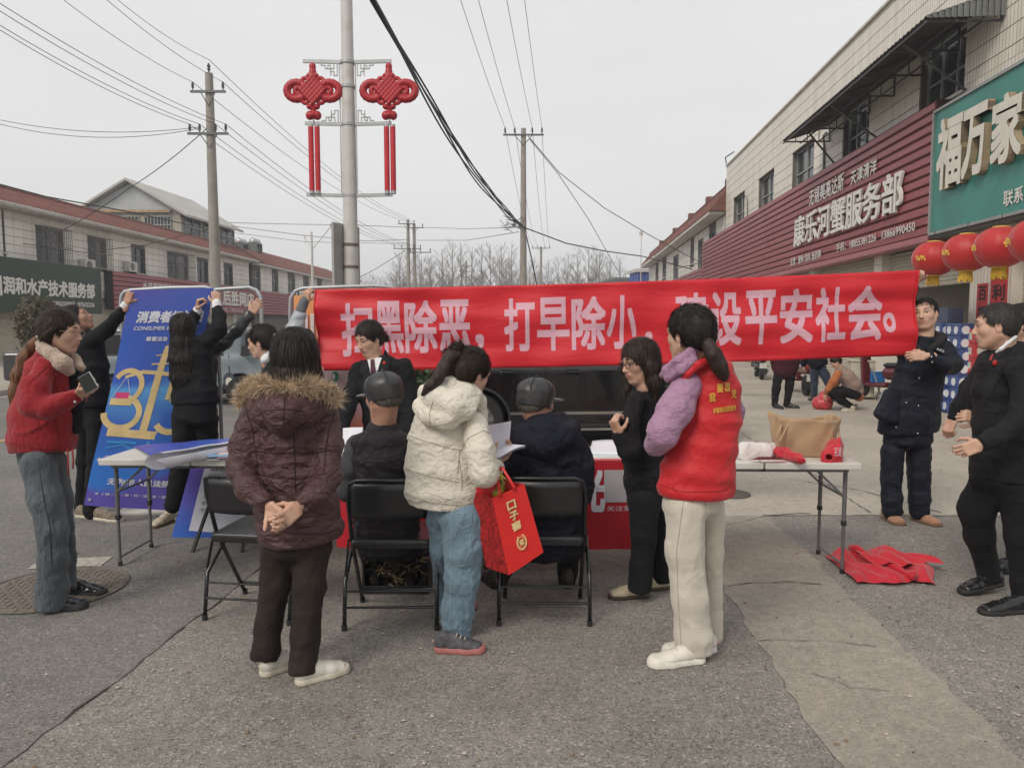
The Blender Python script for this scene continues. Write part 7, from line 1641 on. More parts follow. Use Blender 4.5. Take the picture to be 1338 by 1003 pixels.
jk = p.garment('jacket', M_redj, [[(66, 466, .02, 20, 1.1), (64, 486, .02, 33, 1.05), (62, 515, .02, 41, .95), (57, 545, .02, 46, .85), (55, 572, .02, 45, .85), (55, 583, .02, 42, .85)],
  [(60, 478, -.12, 17, 1), (48, 505, -.19, 20, 1), (44, 528, -.22, 20, 1), (62, 534, -.22, 16, 1), (85, 524, -.2, 13.5, 1), (101, 517, -.18, 12, 1)],
  [(78, 478, .17, 12), (88, 510, .25, 14), (100, 520, .22, 12), (108, 514, .14, 9)]], .009, fd(.010, (8, 8, 12), 3), flats=[((85, 524, -.2, 13), (104, 516, -.18, 12))], planes=[((0, 0, P(55, 588, Yp)[2]), (0, 0, -1))])
p.garment('inner_top', M_blk, [[(98, 490, .02, 9), (101, 520, .02, 10), (100, 560, .03, 9)]], .01, core=False)
M_fleece = mat('beige_fleece', (.40, .30, .225), .95, .15, 40, bump=.9, bscale=90, sheen=.5)
p.garment('fleece_collar', M_fleece, [[(52, 447, .06, 7), (57, 455, -.07, 9), (68, 463, -.12, 10), (82, 474, -.13, 12), (90, 484, -.1, 9)], [(58, 450, .12, 8), (80, 460, .13, 9), (98, 470, .06, 8), (106, 480, .02, 6)]], .006, lambda q: .004 * (vnoise(q, (90, 90, 90), 2) - .5) * 2, core=False)
M_gj = fab('washed_grey_denim', (.085, .1, .115), .85, .25, (18, 18, 8), var=.3)
p.garment('jeans', M_gj, [[(52, 582, .02, 33, .7), (53, 603, .02, 32, .75)], [(50, 605, -.07, 25, 1), (60, 650, -.1, 24, 1), (69, 690, -.1, 22, 1), (70, 730, -.09, 21, 1), (68, 765, -.06, 23, 1), (66, 786, -.04, 24, 1)], [(66, 605, .08, 24), (74, 650, .12, 22), (82, 690, .14, 16), (86, 730, .15, 14), (88, 770, .16, 14)]], .01, fd(.007, (12, 12, 7), 8, .9), flats=[((69, 730, -.09, 22), (66, 789, -.04, 24)), ((86, 730, .15, 14), (88, 771, .16, 15))])
p.shoe((46, 796), 92, M_blk_shoe, M_blk_sole, .29, 1.15, sole=.045); p.shoe((84, 776), 85, M_blk_shoe, M_blk_sole, .27, 1.0, sole=.04)
p.tube('drawstring', M_redj, [(88, 586, -.14), (89, 605, -.14), (90, 622, -.13)], 1.0); p.tube('drawstring', M_redj, [(94, 586, -.13), (96, 600, -.13), (95, 612, -.13)], 1.0)
p.tube('seam', mat('dark_denim_seam', (.02, .025, .03), .9), [(50, 600, -.22), (57, 650, -.255), (66, 690, -.24), (68, 740, -.215)], .7)
for l_ in ([(62, 478), (50, 490), (38, 500)], [(10, 578), (40, 585), (70, 588), (98, 586)], [(97, 505), (100, 518), (97, 530)], [(70, 540), (74, 556), (78, 575)]): p.line(jk, 'seam', M_rs, l_)
MB().sph(p.W(98, 525, -.245), .008, 10).build('snap_button', M_chrome, p.root, True)
p.hand((105, 516, -.18), p.W(114, 503, -.27) - p.W(105, 516, -.18), (.3, -.7, -.5), 1, curl=(35, 40, 30), size=.9, tc=20)
p.hand((104, 513, .14), (.5, 0, .5), (0, .9, -.3), -1, (40, 50, 30), size=.9)
p.finish()
ph = thing('phone', 'dark smartphone with silver edge in the hand of the woman in red jacket', 'phone', p.W(116, 500, -.21)); c = p.W(115, 500, -.25); d1 = nrm(p.W(123, 492, -.25) - p.W(107, 501, -.25)); d2 = nrm(np.cross(d1, (0.15, -1, .1))); Mx = np.stack([d1, nrm(np.cross(d2, d1)), d2], 1)
MB().box(c, (.075, .009, .15 * .62), M=Mx).build('phone_case', mat('silver_edge', (.5, .5, .5), .3, metal=.6), ph, bevel=.003); MB().box(c + Mx @ np.array([0, -.0055, 0]), (.07, .003, .088), M=Mx).box(c + Mx @ np.array([0, .0055, 0]), (.07, .003, .088), M=Mx).build('screen', M_cglass, ph)
# ---- 2 man in black hanging the poster
p = Person(6.02, 'man in black suit behind the red jacketed woman reaching up to hang the blue poster', 118, M_skin2)
p.head(101, 417, 0, yaw=75, pitch=28, neck=(104, 440, 0)); p.hair(flow='crop', nape=-.05, vox=.006, vol=.97)
p.garment('suit_jacket', M_suit, [[(108, 436, 0, 15, .8), (112, 450, 0, 25, .8), (118, 480, 0, 26, .8), (121, 510, 0, 24, .8), (120, 530, 0, 25, .8)], [(118, 446, -.05, 13), (140, 430, -.12, 11), (152, 416, -.18, 8.5), (162, 402, -.22, 7)], [(100, 452, .08, 12), (96, 490, .12, 10), (104, 520, .1, 9)]], .012, fd(.009, (8, 8, 10), 2), flats=[((152, 416, -.18, 9), (163, 401, -.22, 8))], planes=[((0, 0, P(120, 533, 5.9)[2]), (0, 0, -1))])
p.garment('shirt_cuff', M_shirt, [[(161, 403, -.22, 6.5), (166, 396, -.23, 6.2)]], .008, core=False, flats=[((161, 403, -.22, 6.5), (166, 396, -.23, 7))])
p.garment('trousers', M_blk, [[(119, 526, 0, 21, .8), (118, 545, 0, 20, .8)], [(110, 550, .03, 13), (110, 600, .06, 11), (107, 650, .08, 9), (106, 664, .08, 9)], [(126, 550, -.03, 14), (124, 600, -.05, 12), (120, 650, -.03, 11), (119, 668, -.03, 12)]], .012, fd(.009, (8, 8, 8), 6))
M_khs = mat('khaki_sneaker', (.2, .16, .12), .7, .3, 25, bump=.3); gz = G(113, 683); p.shoe((gz[0], 5.98, 0), 72, M_khs, M_cream_sole, .3, 1, lace=M_white_sh); p.shoe((100, 675), 78, M_khs, M_cream_sole, .28)
p.hand((166, 396, -.23), (.3, .1, 1), (-.3, -1, .1), 1, (55, 60, 40), size=1.0); p.finish()
# ---- 3 woman with long black hair, back to the camera
p = Person(5.66, 'woman in black suit with long black hair holding up the blue poster', 250)
p.head(240, 430, 0, yaw=172, pitch=10, neck=(247, 452, 0), feat=False)
p.hair(extra=[[(0, -.05, .02, .085, .8), (0, -.085, -.08, .085, .6), (0, -.125, -.2, .1, .45), (0, -.145, -.33, .1, .4), (.0, -.15, -.45, .075, .35), (0, -.15, -.54, .04, .3)]], vox=.008, ears=False, amp=.004)
p.garment('suit_jacket', M_suit, [[(249, 444, 0, 26, .6), (250, 462, 0, 30, .65), (252, 490, 0, 28, .68), (255, 512, 0, 31, .7), (256, 524, 0, 34, .7)], [(232, 448, 0, 12), (244, 432, .16, 10), (254, 412, .24, 8)], [(270, 446, 0, 14), (285, 430, .04, 11.5), (286, 412, .1, 9), (284, 402, .14, 7.5)]], .011, fd(.01, (8, 8, 10), 12), flats=[((286, 412, .1, 9), (284, 399, .14, 8)), ((244, 432, .16, 10), (256, 407, .25, 8))], planes=[((0, 0, P(256, 527, 5.66)[2]), (0, 0, -1))])
p.garment('shirt_cuff', M_shirt, [[(255, 411, .24, 6), (258, 405, .25, 6)]], .008, core=False); p.garment('shirt_cuff', M_shirt, [[(284, 404, .14, 6.6), (283, 396, .15, 6.2)]], .008, core=False)
p.garment('trousers', M_blk, [[(256, 518, 0, 29, .7), (254, 545, 0, 30, .75)], [(240, 550, 0, 17), (238, 600, .0, 15), (231, 640, -.05, 12.5), (225, 660, -.08, 12)], [(270, 550, .05, 17), (270, 600, .1, 14), (270, 660, .12, 12)]], .012, fd(.01, (7, 7, 7), 14))
p.tube('collar_gap', M_blk, [(240, 452, -.06), (248, 455, -.09), (256, 452, -.06)], 1); M_csh = mat('cream_shoe', (.5, .43, .32), .55, .1, 20); p.shoe((226, 681, 0)[:2], -15, M_csh, mat('brown_sole', (.12, .08, .05), .7), .25, .95, lift=.0, high=.01); p.shoe((275, 670), -170, M_csh, M_blk_sole, .25)
p.hand((257, 405, .25), (.25, -.1, 1), (-.9, -.3, .2), 1, (60, 60, 40), size=.93); p.hand((283, 397, .15), (-.1, .1, 1), (.3, -1, 0), -1, (60, 65, 40), size=.93)
p.tube('hair_band', M_blk, [(259, 403, .22), (261, 405, .28)], 1.5); p.finish()
# ---- 4 person behind her, arm in a quilted black jacket reaching to the frame
p = Person(6.05, 'person in padded black jacket hidden behind the long haired woman, arm reaching out', 266)
p.head(262, 436, .05, yaw=120, neck=(265, 455, .05)); p.hair(vox=.008)
M_pad = mat('black_padded_nylon', (.02, .021, .024), .32, .1, 20, bump=.25, bscale=25, spec=.5)
p.garment('jacket', M_pad, [[(266, 452, .05, 16, .8), (266, 475, .05, 20, .9), (266, 520, .05, 18, .9), (266, 545, .05, 20)], [(276, 458, 0, 14), (292, 446, -.05, 12), (310, 430, -.02, 10), (326, 412, .04, 8.2)]], .01, lambda q: quilt(.07, .007)(q) + fd(.006, (16, 16, 16), 3)(q), flats=[((310, 430, -.02, 10), (329, 408, .05, 9))])
p.garment('trousers', M_gj, [[(266, 540, .05, 17, .9), (266, 560, .05, 18, .9)], [(258, 560, .05, 11), (258, 655, .08, 9)], [(274, 560, .05, 11), (276, 655, .08, 9)]], .014, fd(.008))
p.shoe((262, 664), 160, M_blk_shoe, M_blk_sole, .26); p.shoe((278, 664), 165, M_blk_shoe, M_blk_sole, .26)
p.hand((328, 409, .05), (.55, .05, .75), (.2, -1, .2), -1, (40, 50, 40), size=1.02); p.finish()
# ---- 5 woman with the bun
p = Person(5.5, 'woman in black suit with hair bun and white hair tie looking down left', 364)
p.head(342, 447, 0, yaw=-112, pitch=-12, neck=(352, 475, .0), size=1.0); p.hair(flow='back', vox=.006, extra=[[(0, -.115, .0, .03), (0, -.14, -.005, .032)]], vol=1.02)
p.tube('hair_tie', M_white_sh, [(357, 438, -.05), (360, 437, -.01), (364, 441, .03)], 2.2)
p.garment('shirt_collar', M_shirt, [[(346, 470, -.06, 6), (354, 463, .0, 10, .9), (362, 458, .02, 7)]], .008, core=False)
p.garment('suit_jacket', M_suit, [[(360, 470, 0, 14, .9), (364, 488, 0, 24, .9), (366, 530, 0, 24, .9), (368, 570, 0, 27, .9)], [(352, 486, -.12, 11), (350, 530, -.14, 10), (345, 560, -.1, 9)], [(372, 486, .14, 11), (376, 530, .16, 10), (360, 560, .2, 9)]], .012, fd(.009))
p.garment('trousers', M_blk, [[(368, 565, 0, 22, .9), (368, 590, 0, 22, .9)], [(360, 600, -.04, 14), (360, 690, -.04, 11)], [(376, 600, .04, 14), (376, 690, .06, 11)]], .014, fd(.008))
p.shoe((362, 706), -80, M_blk_shoe, M_blk_sole, .25); p.shoe((378, 702), -80, M_blk_shoe, M_blk_sole, .25)
p.hand((344, 562, -.1), (-.3, .1, -1), (-1, -.3, 0), 1, (30, 35, 25), size=.93); p.hand((356, 562, .2), (-.3, .1, -1), (-1, .3, 0), -1, (30, 35, 25), size=.93); p.finish()
# ---- 6 masked woman holding the left end of the red banner
p = Person(6.12, 'masked woman in pale grey padded jacket holding up the left end of the red banner', 392)
p.head(398, 450, 0, yaw=25, pitch=-5, neck=(395, 475, 0)); p.hair(vox=.006, temple=.06, extra=[[(.07, .0, .0, .022), (.078, .005, -.06, .018), (.07, 0, -.1, .012)], [(-.07, .0, .0, .022), (-.078, .005, -.06, .018), (-.07, 0, -.1, .012)]], ears=False)
mk = SDF(); mk.ell(p.T(0, .062, -.05), (.053, .045, .048), p.M); mk.ell(p.T(0, .02, -.05), (.08, .055, .1), p.M, op='s', k=.004); v, f = mk.mesh(.004); wobj('face_mask', v, f, mat('white_mask', (.62, .62, .6), .7, .05), p.root, True)
M_lg = mat('pale_grey_nylon', (.36, .39, .42), .45, .06, 20, bump=.2, bscale=22, spec=.4)
p.garment('jacket', M_lg, [[(392, 474, 0, 16, .8), (392, 490, 0, 24, .9), (392, 540, 0, 24, .9), (392, 580, 0, 25, .9)], [(380, 478, 0, 14), (376, 462, -.02, 14.5), (384, 435, -.02, 13.5), (392, 410, -.0, 10)], [(405, 484, -.02, 12), (420, 500, -.12, 10), (417, 493, -.18, 8)]], .01, lambda q: quilt(.065, .006)(q) + fd(.006, (16, 16, 18), 7)(q), flats=[((384, 435, 0, 13), (393, 407, 0, 11))])
p.garment('cuff', fab('grey_knit_cuff', (.12, .13, .135), .9), [[(392, 408, .0, 8), (398, 393, .02, 6.6)]], .008, core=False)
p.garment('trousers', M_blk, [[(392, 575, 0, 20, .9), (392, 592, 0, 20, .9)], [(385, 600, 0, 12), (384, 660, 0, 9)], [(400, 600, 0, 12), (400, 660, 0, 9)]], .014, fd(.008)); p.shoe((386, 672), 10, M_blk_shoe, M_blk_sole, .24); p.shoe((402, 672), -5, M_blk_shoe, M_blk_sole, .24)
p.hand((399, 394, .02), (.25, -.15, 1), (-.2, -1, .3), 1, (55, 65, 45), size=.95); p.hand((418, 494, -.18), (-.3, -.3, .9), (.3, -1, .2), 1, (50, 55, 40), size=.92); p.finish()
t = thing('red_cloth_end', 'crumpled end of red cloth in the lower hand of the masked woman', 'cloth', P(405, 490, 5.9)); S = SDF(); S.chain([(P(398, 500, 5.92), .03), (P(407, 492, 5.92), .035), (P(417, 480, 5.95), .02)], k=.02); v, f = S.mesh(.006, fd(.012, (20, 20, 20), 3)); wobj('cloth', v, f, M_rcl, t, True)
# ---- 7 woman in black suit with tie, leaning over the table
p = Person(5.5, 'woman in black suit, white shirt and purple tie leaning over the table before the banner', 500)
p.head(482, 443, 0, yaw=-48, pitch=-22, neck=(490, 474, .02), size=1.04); p.hair(flow='back', vox=.0055, temple=.078, front=.012, extra=[[(0, -.11, -.02, .03), (.01, -.14, -.04, .026), (.015, -.16, -.07, .016)]])
jk = p.garment('suit_jacket', M_suit, [[(496, 470, .03, 20, .65), (498, 482, .02, 33, .62), (500, 510, .0, 34, .68), (504, 545, .03, 31, .72), (506, 575, .06, 32, .75)], [(470, 484, 0, 13, 1), (461, 512, -.04, 12), (452, 540, -.12, 10.5), (447, 566, -.2, 9)], [(528, 480, .02, 13), (536, 512, .02, 12.5), (536, 545, -.03, 11.5), (526, 575, -.15, 10)]], .0095, fd(.009, (8, 8, 10), 22), core=True)
p.strip(jk, 'shirt_front', M_shirt, [(479, 466), (482, 478), (487, 502)], [(503, 456), (495, 478), (489, 502)], .007); p.strip(jk, 'tie', fab('plum_tie', (.06, .012, .03), .5), [(484, 470), (484, 486), (487, 502)], [(489, 469), (491, 486), (489, 502)], .013)
M_lap = fab('black_lapel', (.013, .013, .015), .6)
p.strip(jk, 'lapel', M_lap, [(471, 470), (470, 486), (486, 508)], [(479, 466), (482, 482), (488, 506)], .015); p.strip(jk, 'lapel', M_lap, [(503, 456), (495, 480), (489, 504)], [(512, 462), (507, 484), (492, 508)], .015); p.line(jk, 'front_seam', M_seam, [(490, 512), (492, 535), (494, 570)], .002)
MB().sph(p.on(jk, 502, 474, .022), (.012, .006, .013), 12).build('badge', M_badge, p.root, True)
p.garment('trousers', M_blk, [[(506, 570, .06, 27, .75), (506, 592, .06, 27, .75)], [(496, 600, .05, 15), (494, 700, .05, 11)], [(518, 600, .05, 15), (520, 700, .05, 11)]], .014, fd(.008)); p.shoe((494, 716), 0, M_blk_shoe, M_blk_sole, .25); p.shoe((520, 716), 0, M_blk_shoe, M_blk_sole, .25)
p.hand((447, 567, -.2), (-.15, -.4, -.6), (-.2, -.3, .9), 1, (15, 25, 15), size=.93); p.hand((523, 578, -.17), (-.3, -.5, -.5), (0, -.3, .9), -1, (15, 25, 15), size=.93); p.finish()
# ---- 8 woman in the brown padded coat, hands behind her back
Yp = 3.28
p = Person(Yp, 'woman in maroon brown padded coat with fur hood, hands clasped behind her back', 385)
p.head(386, 470, .0, yaw=176, pitch=-5, neck=(384, 520, 0), feat=False, size=.99)
p.hair(vox=.0055, vol=1.17, ears=False, nape=-.17, extra=[[(0, -.03, .0, .102, .85), (0, -.04, -.06, .102, .8), (0, -.045, -.13, .098, .7)], [(.08, .02, .02, .024), (.09, .03, -.06, .02), (.085, .03, -.12, .014)], [(-.08, .02, .02, .024), (-.09, .03, -.06, .02), (-.085, .03, -.12, .014)]])
M_mar = fab('maroon_nylon', (.06, .021, .0215), .4, .3, (10, 10, 16), spec=.5, sheen=.05); M_mseam = mat('dark_maroon_seam', (.02, .006, .008), .9)
qd = lambda q: quilt(.125, .005, .03)(q) + fd(.006, (10, 10, 20), 31, 1.1)(q)
ct = p.garment('coat', M_mar, [[(380, 522, .02, 36, .8), (379, 540, .02, 56, .62), (378, 575, .02, 56, .66), (381, 620, .02, 55, .7), (388, 660, .02, 57, .72), (393, 690, .02, 58, .72), (393, 704, .02, 57, .72)],
  [(330, 547, .02, 19, 1.1), (319, 580, -.02, 19, 1.1), (314, 612, -.06, 18.5, 1.05), (326, 640, -.14, 17), (345, 657, -.19, 14)], [(427, 545, .02, 18, 1.1), (431, 580, -.01, 18, 1.1), (428, 622, -.06, 18, 1.05), (414, 645, -.15, 16.5), (394, 659, -.2, 14)]], 0.0075, qd, flats=[((326, 640, -.14, 17), (350, 661, -.2, 15)), ((414, 645, -.15, 16), (390, 662, -.205, 15))], planes=[(P(393, 708, Yp), (.12, 0, -1))], k=.025)
hd_ = p.garment('hood', M_mar, [[(332, 526, -.02, 16), (348, 540, -.09, 18), (371, 549, -.125, 21), (398, 540, -.09, 18), (425, 526, -.02, 15)], [(352, 524, -.08, 18), (372, 536, -.14, 24, .8), (400, 524, -.08, 18)]], .008, fd(.008, (12, 12, 16), 33, .5), core=False)
for l_ in ([(330, 588), (355, 592), (382, 592), (410, 592), (432, 588)], [(332, 618), (360, 624), (395, 625), (425, 618)], [(384, 562), (385, 600), (386, 640)], [(345, 690), (380, 697), (420, 697), (450, 690)], [(322, 540), (330, 560), (334, 590), (338, 620)], [(438, 540), (430, 560), (425, 590), (424, 615)]): p.line(ct, 'stitched_seam', M_mseam, l_, .0022)
for l_ in ([(345, 537), (370, 534), (398, 537)], [(372, 518), (371, 534), (370, 560)], [(335, 530), (352, 556), (372, 566), (396, 556), (418, 530)]): p.line(hd_, 'stitched_seam', M_mseam, l_, .002)
# fur trim: a roll covered with real hairs
FC = [(316, 524, -.03), (322, 511, -.04), (338, 503, -.07), (360, 503, -.1), (385, 506, -.115), (410, 506, -.1), (428, 510, -.05), (438, 522, -.02)]
fr_c = [p.W(*q) for q in FC]; S = SDF(); S.chain([(q, .026) for q in fr_c], k=.01); v, f = S.mesh(.007, lambda q: .006 * (vnoise(q, (60, 60, 60), 3) - .5)); M_fur = mat('tan_fur', (.55, .40, .25), .9, .3, 30, sheen=.4); M_fur2 = mat('pale_fur', (.66, .53, .38), .9, .3, 30, sheen=.4); M_furd = mat('dark_fur', (.17, .1, .055), .9, .3, 30)
fo = wobj('fur_trim', v, f, M_fur, p.root, True); seg_ = [np.linalg.norm(b - a) for a, b in zip(fr_c[:-1], fr_c[1:])]; cum = np.cumsum([0] + seg_); nh = 15000; rs = np.random.RandomState(9)
tt_ = rs.rand(nh) * cum[-1]; ii = np.clip(np.searchsorted(cum, tt_) - 1, 0, len(seg_) - 1); fr_a = np.array(fr_c); base = fr_a[ii] + (fr_a[ii + 1] - fr_a[ii]) * ((tt_ - cum[ii]) / np.array(seg_)[ii])[:, None]
dr = rs.normal(size=(nh, 3)); dr[:, 2] += .2; dr /= np.linalg.norm(dr, axis=1)[:, None]; root_ = base + dr * .022; clump = np.array([math.sin(i_ * 12.9898) for i_ in (tt_ * 60).astype(int)])[:, None] * np.array([.5, .2, .4]); dirn = dr + clump * .6 + rs.normal(size=(nh, 3)) * .22; ln_ = (.02 + .03 * rs.rand(nh))[:, None]
tip = root_ + dirn * ln_ + np.array([0, 0, -.004]); wv_ = np.cross(dirn, rs.normal(size=(nh, 3))); wv_ /= np.linalg.norm(wv_, axis=1)[:, None]; wv_ *= .0015
V = np.stack([root_ - wv_, root_ + wv_, tip], 1).reshape(-1, 3); Fq = np.arange(nh * 3).reshape(-1, 3); o = wobj('fur_hairs', V, Fq, [M_fur, M_fur2, M_furd], fo, fm=(rs.rand(nh) * 2.5).astype(int)); o['kind'] = 'stuff'
M_btr = fab('brown_black_trousers', (.028, .021, .018), .75, .16, (7, 7, 7))
p.garment('trousers', M_btr, [[(388, 690, .02, 46, .72), (388, 715, .02, 46, .72)], [(365, 715, .02, 24, 1.05), (359, 760, .02, 21), (351, 815, .02, 18), (347, 854, .0, 20)], [(410, 715, .02, 25, 1.05), (404, 765, -.01, 21.5), (398, 830, -.05, 19), (396, 874, -.075, 20)]], .009, fd(.008, (10, 10, 7), 35, .8), flats=[((351, 815, .02, 18), (347, 861, .0, 21)), ((398, 830, -.02, 19), (396, 880, -.075, 22))])
for (h_, a_) in (((341, 884), 137), ((387, 895), 128)): p.shoe(h_, a_, M_white_sh, M_cream_sole, .25, 1.08, sole=.035, lace=M_white)
m = MB(); h = G(341, 884) + np.array([-.012, -.045, .075]); m.tube([h + np.array([math.cos(a) * r_, -.0, math.sin(a) * r_]) * 1 for a, r_ in [(R(90 + 36 * k), .018 if k % 2 == 0 else .008) for k in range(10)]], .002, 5, closed=True); m.build('star_mark', M_alud, p.root)
p.hand((350, 661, -.2), p.W(366, 674, -.235) - p.W(350, 661, -.2), (.1, .9, .2), -1, (30, 50, 40), size=.98, tc=30)
p.hand((391, 661, -.205), p.W(372, 678, -.245) - p.W(391, 661, -.205), (.25, -1, -.1), 1, (35, 55, 40), size=1.0, tc=35); p.finish()
# ---- 9 seated man, grey knitted sleeves and dark vest
Yp = CH[1][1]; p = Person(Yp, 'seated man in leather cap, dark padded vest and grey knitted sleeves, back to camera', 508, M_skin2)
p.head(501, 519, 0, yaw=-142, pitch=-8, neck=(500, 562, .02), size=1.06, neckr=.056); p.hair(mat('cropped_grey_hair', (.13, .115, .10), .8, .3, 60), flow='crop', nape=-.04, vox=.006, vol=.9, amp=.001)
def leather_cap(p, lab, bill=1):
 Mc = mat('black_leather_cap', (.028, .028, .029), .42, .2, 8, bump=.3, bscale=30, spec=.6); S = SDF(); T_, M = p.T, p.M
 S.ell(T_(0, -.008, .055), (.099, .117, .083), M); S.ell(T_(0, -.016, .02), (.093, .108, .05), M, k=.02); S.ell(T_(0, -.022, -.01), (.09, .1, .06), M, k=.02); S.plane(T_(0, -.02, -.022), -M[:, 2] + M[:, 1] * -.12, .004); v, f = S.mesh(.0055, lambda q: fd(.002, (20, 20, 20), 3)(q)); c = wobj('cap', v, f, Mc, p.root, True)
 S = SDF(); S.ell(T_(0, .125, .022), (.07, .06, .010), M); v, f = S.mesh(.005); wobj('cap_visor', v, f, mat('grey_visor', (.16, .16, .17), .5), c, True)
 m = MB();
 for a in (0, 60, 120):
  dx, dy = math.cos(R(a)), math.sin(R(a)); m.tube([T_(.1 * dx * math.cos(t), -.008 + .118 * dy * math.cos(t), .055 + .084 * math.sin(t)) for t in [math.pi * k / 24 for k in range(1, 24)]], .002, 4)
 m.build('cap_seam', M_seam, c, True); MB().sph(T_(0, -.012, .139), (.009, .009, .005), 10).build('cap_button', Mc, c, True)
leather_cap(p, 'l')
M_vest = fab('dark_vest_nylon', (.026, .022, .027), .55, .25, (10, 10, 14), spec=.35)
M_knit = mat('grey_knit', (.05, .05, .055), .95, .35, 120, bump=.5, bscale=150)
p.garment('sweater', M_knit, [[(468, 584, .02, 17), (459, 612, .0, 17), (456, 640, .0, 15), (470, 648, .2, 13), (480, 630, .35, 10)], [(535, 584, .02, 17), (545, 612, .0, 17), (546, 640, .02, 15), (530, 648, .2, 13), (520, 630, .35, 10)]], .011, fd(.008))
vt = p.garment('vest', M_vest, [[(500, 553, .02, 19, .9), (500, 562, .01, 25, .8), (500, 575, .0, 42, .55), (500, 600, -.02, 42, .62), (502, 640, -.02, 41, .68), (505, 680, -.02, 44, .7), (508, 706, .0, 46, .75)]], .0095, lambda q: quilt(.13, .008)(q) + fd(.009, (11, 11, 14), 41, .9)(q))
for l_ in ([(462, 592), (480, 598), (505, 598), (535, 590)], [(462, 628), (490, 634), (520, 634)], [(467, 572), (462, 590), (462, 620)]): p.line(vt, 'stitched_seam', M_seam, l_, .002)
p.garment('trousers', M_blk, [[(508, 700, .02, 44, .7), (508, 712, .06, 44, .6)], [(490, 712, .1, 21), (486, 714, .45, 18), (488, 745, .46, 13), (487, 775, .44, 11)], [(528, 712, .1, 21), (534, 714, .45, 18), (536, 745, .46, 13), (536, 775, .44, 11)]], .012, fd(.008))
for u in (487, 535): g = P(u, 760, Yp + .42); p.shoe((g[0], Yp + .38, 0.0), 180, M_btr, mat('tan_sole', (.25, .16, .09), .7), .27)
p.hand((481, 628, .37), (.1, 1, .1), (0, 0, 1), 1, (20, 30, 20)); p.hand((519, 628, .37), (-.1, 1, .1), (0, 0, 1), -1, (20, 30, 20)); p.finish()
# ---- 10 woman in the white padded jacket with notebook and gift bag
Yp = 3.72; p = Person(Yp, 'woman in cream padded jacket and blue jeans with high ponytail reading a notebook', 598)
p.head(615, 488, .02, yaw=128, pitch=-24, neck=(604, 522, 0)); p.hair(M_hairb, flow='back', vox=.0055, vol=1.04, extra=[[(0, -.095, .085, .022), (0, -.125, .09, .024), (-.01, -.15, .05, .024)]])
p.garment('ponytail', M_hairb, [[(597, 464, -.06, 6), (588, 466, -.08, 7), (580, 480, -.1, 8), (572, 494, -.12, 8), (562, 505, -.13, 6), (552, 515, -.13, 3)]], .006, strands(.005, (60, 60, 8)), core=False)
M_burg = fab('burgundy_knit', (.12, .01, .02), .9); p.garment('roll_neck', M_burg, [[(600, 503, .0, 15, .95), (604, 516, .0, 17, .95)]], .008, core=False, side=(1, 0, 0))
M_crm = fab('cream_padded_cotton', (.68, .63, .54), .75, .22, (13, 13, 15)); M_cs = mat('cream_seam', (.33, .28, .2), .9)
qd = lambda q: quilt(.19, .007, -.05, None, .3)(q) + fd(.005, (11, 11, 16), 51, .8)(q)
jk = p.garment('jacket', M_crm, [[(596, 520, .02, 26, .9), (586, 540, .02, 44, .68), (582, 575, .02, 51, .68), (581, 610, .02, 54, .7), (583, 640, .02, 56, .72), (584, 656, .02, 52, .72)],
  [(620, 556, -.06, 19, 1.1), (628, 590, -.13, 20.5, 1.1), (632, 618, -.16, 20, 1.05), (643, 612, .0, 15), (646, 604, .1, 11)], [(560, 560, .12, 17), (570, 600, .24, 17), (605, 604, .3, 14)]], 0.0075, qd, planes=[(P(584, 661, Yp), (-.06, 0, -1))], k=.022)
hd_ = p.garment('hood', M_crm, [[(548, 530, -.02, 11), (562, 544, -.11, 13), (584, 548, -.15, 14), (610, 534, -.13, 13), (622, 518, -.05, 10)], [(556, 512, .0, 11), (572, 520, -.1, 18), (592, 528, -.14, 20, .8), (608, 515, -.08, 15)], [(562, 506, .06, 9), (590, 500, -.06, 9), (612, 505, -.03, 9), (628, 524, .0, 8), (632, 545, .02, 6)]], .008, fd(.006, (12, 12, 14), 53, .7), core=False, k=.02)
for l_ in ([(531, 568), (555, 576), (590, 586), (604, 588)], [(598, 618), (600, 592), (612, 572), (632, 562), (640, 566)], [(527, 612), (560, 622), (600, 630)], [(527, 644), (560, 656), (600, 660), (636, 654)], [(604, 640), (603, 622), (600, 600)]): p.line(jk, 'stitched_seam', M_cs, l_, .0018)
for l_ in ([(566, 524), (561, 540), (562, 556)], [(545, 548), (562, 558), (590, 552), (615, 536)]): p.line(hd_, 'stitched_seam', M_cs, l_, .0016)
M_bj = fab('washed_blue_denim', (.17, .25, .32), .85, .22, (16, 16, 9), var=.28)
jn = p.garment('jeans', M_bj, [[(597, 650, .02, 37, .75), (597, 670, .02, 37, .78)], [(605, 675, -.02, 30, 1), (606, 715, -.03, 26, 1), (604, 755, -.03, 23), (598, 795, -.03, 21.5), (595, 836, -.03, 19)], [(578, 675, .08, 22), (579, 715, .12, 18), (581, 755, .2, 13), (577, 800, .24, 11)]], .009, fd(.008, (14, 14, 9), 55, 1), flats=[((598, 795, -.03, 21), (595, 842, -.03, 20)), ((581, 755, .2, 13), (577, 803, .24, 12))])
for l_ in ([(597, 670), (596, 684), (606, 690), (616, 684), (617, 670), (597, 670)], [(590, 690), (588, 740), (588, 800), (586, 835)], [(578, 838), (594, 842), (610, 838)]): p.line(jn, 'denim_seam', mat('pale_denim_seam', (.32, .4, .46), .9), l_, .0014)
M_sn = mat('grey_mesh_sneaker', (.07, .07, .075), .7, .5, 40); M_sn2 = mat('pink_sole', (.4, .14, .13), .6, .1)
p.shoe((568, 850), 88, M_sn, M_sn2, .25, 1.0, sole=.034, lace=M_white); g = P(573, 815, Yp + .24); p.shoe((g[0] - .02, Yp + .26, 0), 110, M_sn, M_sn2, .24, lift=.01)
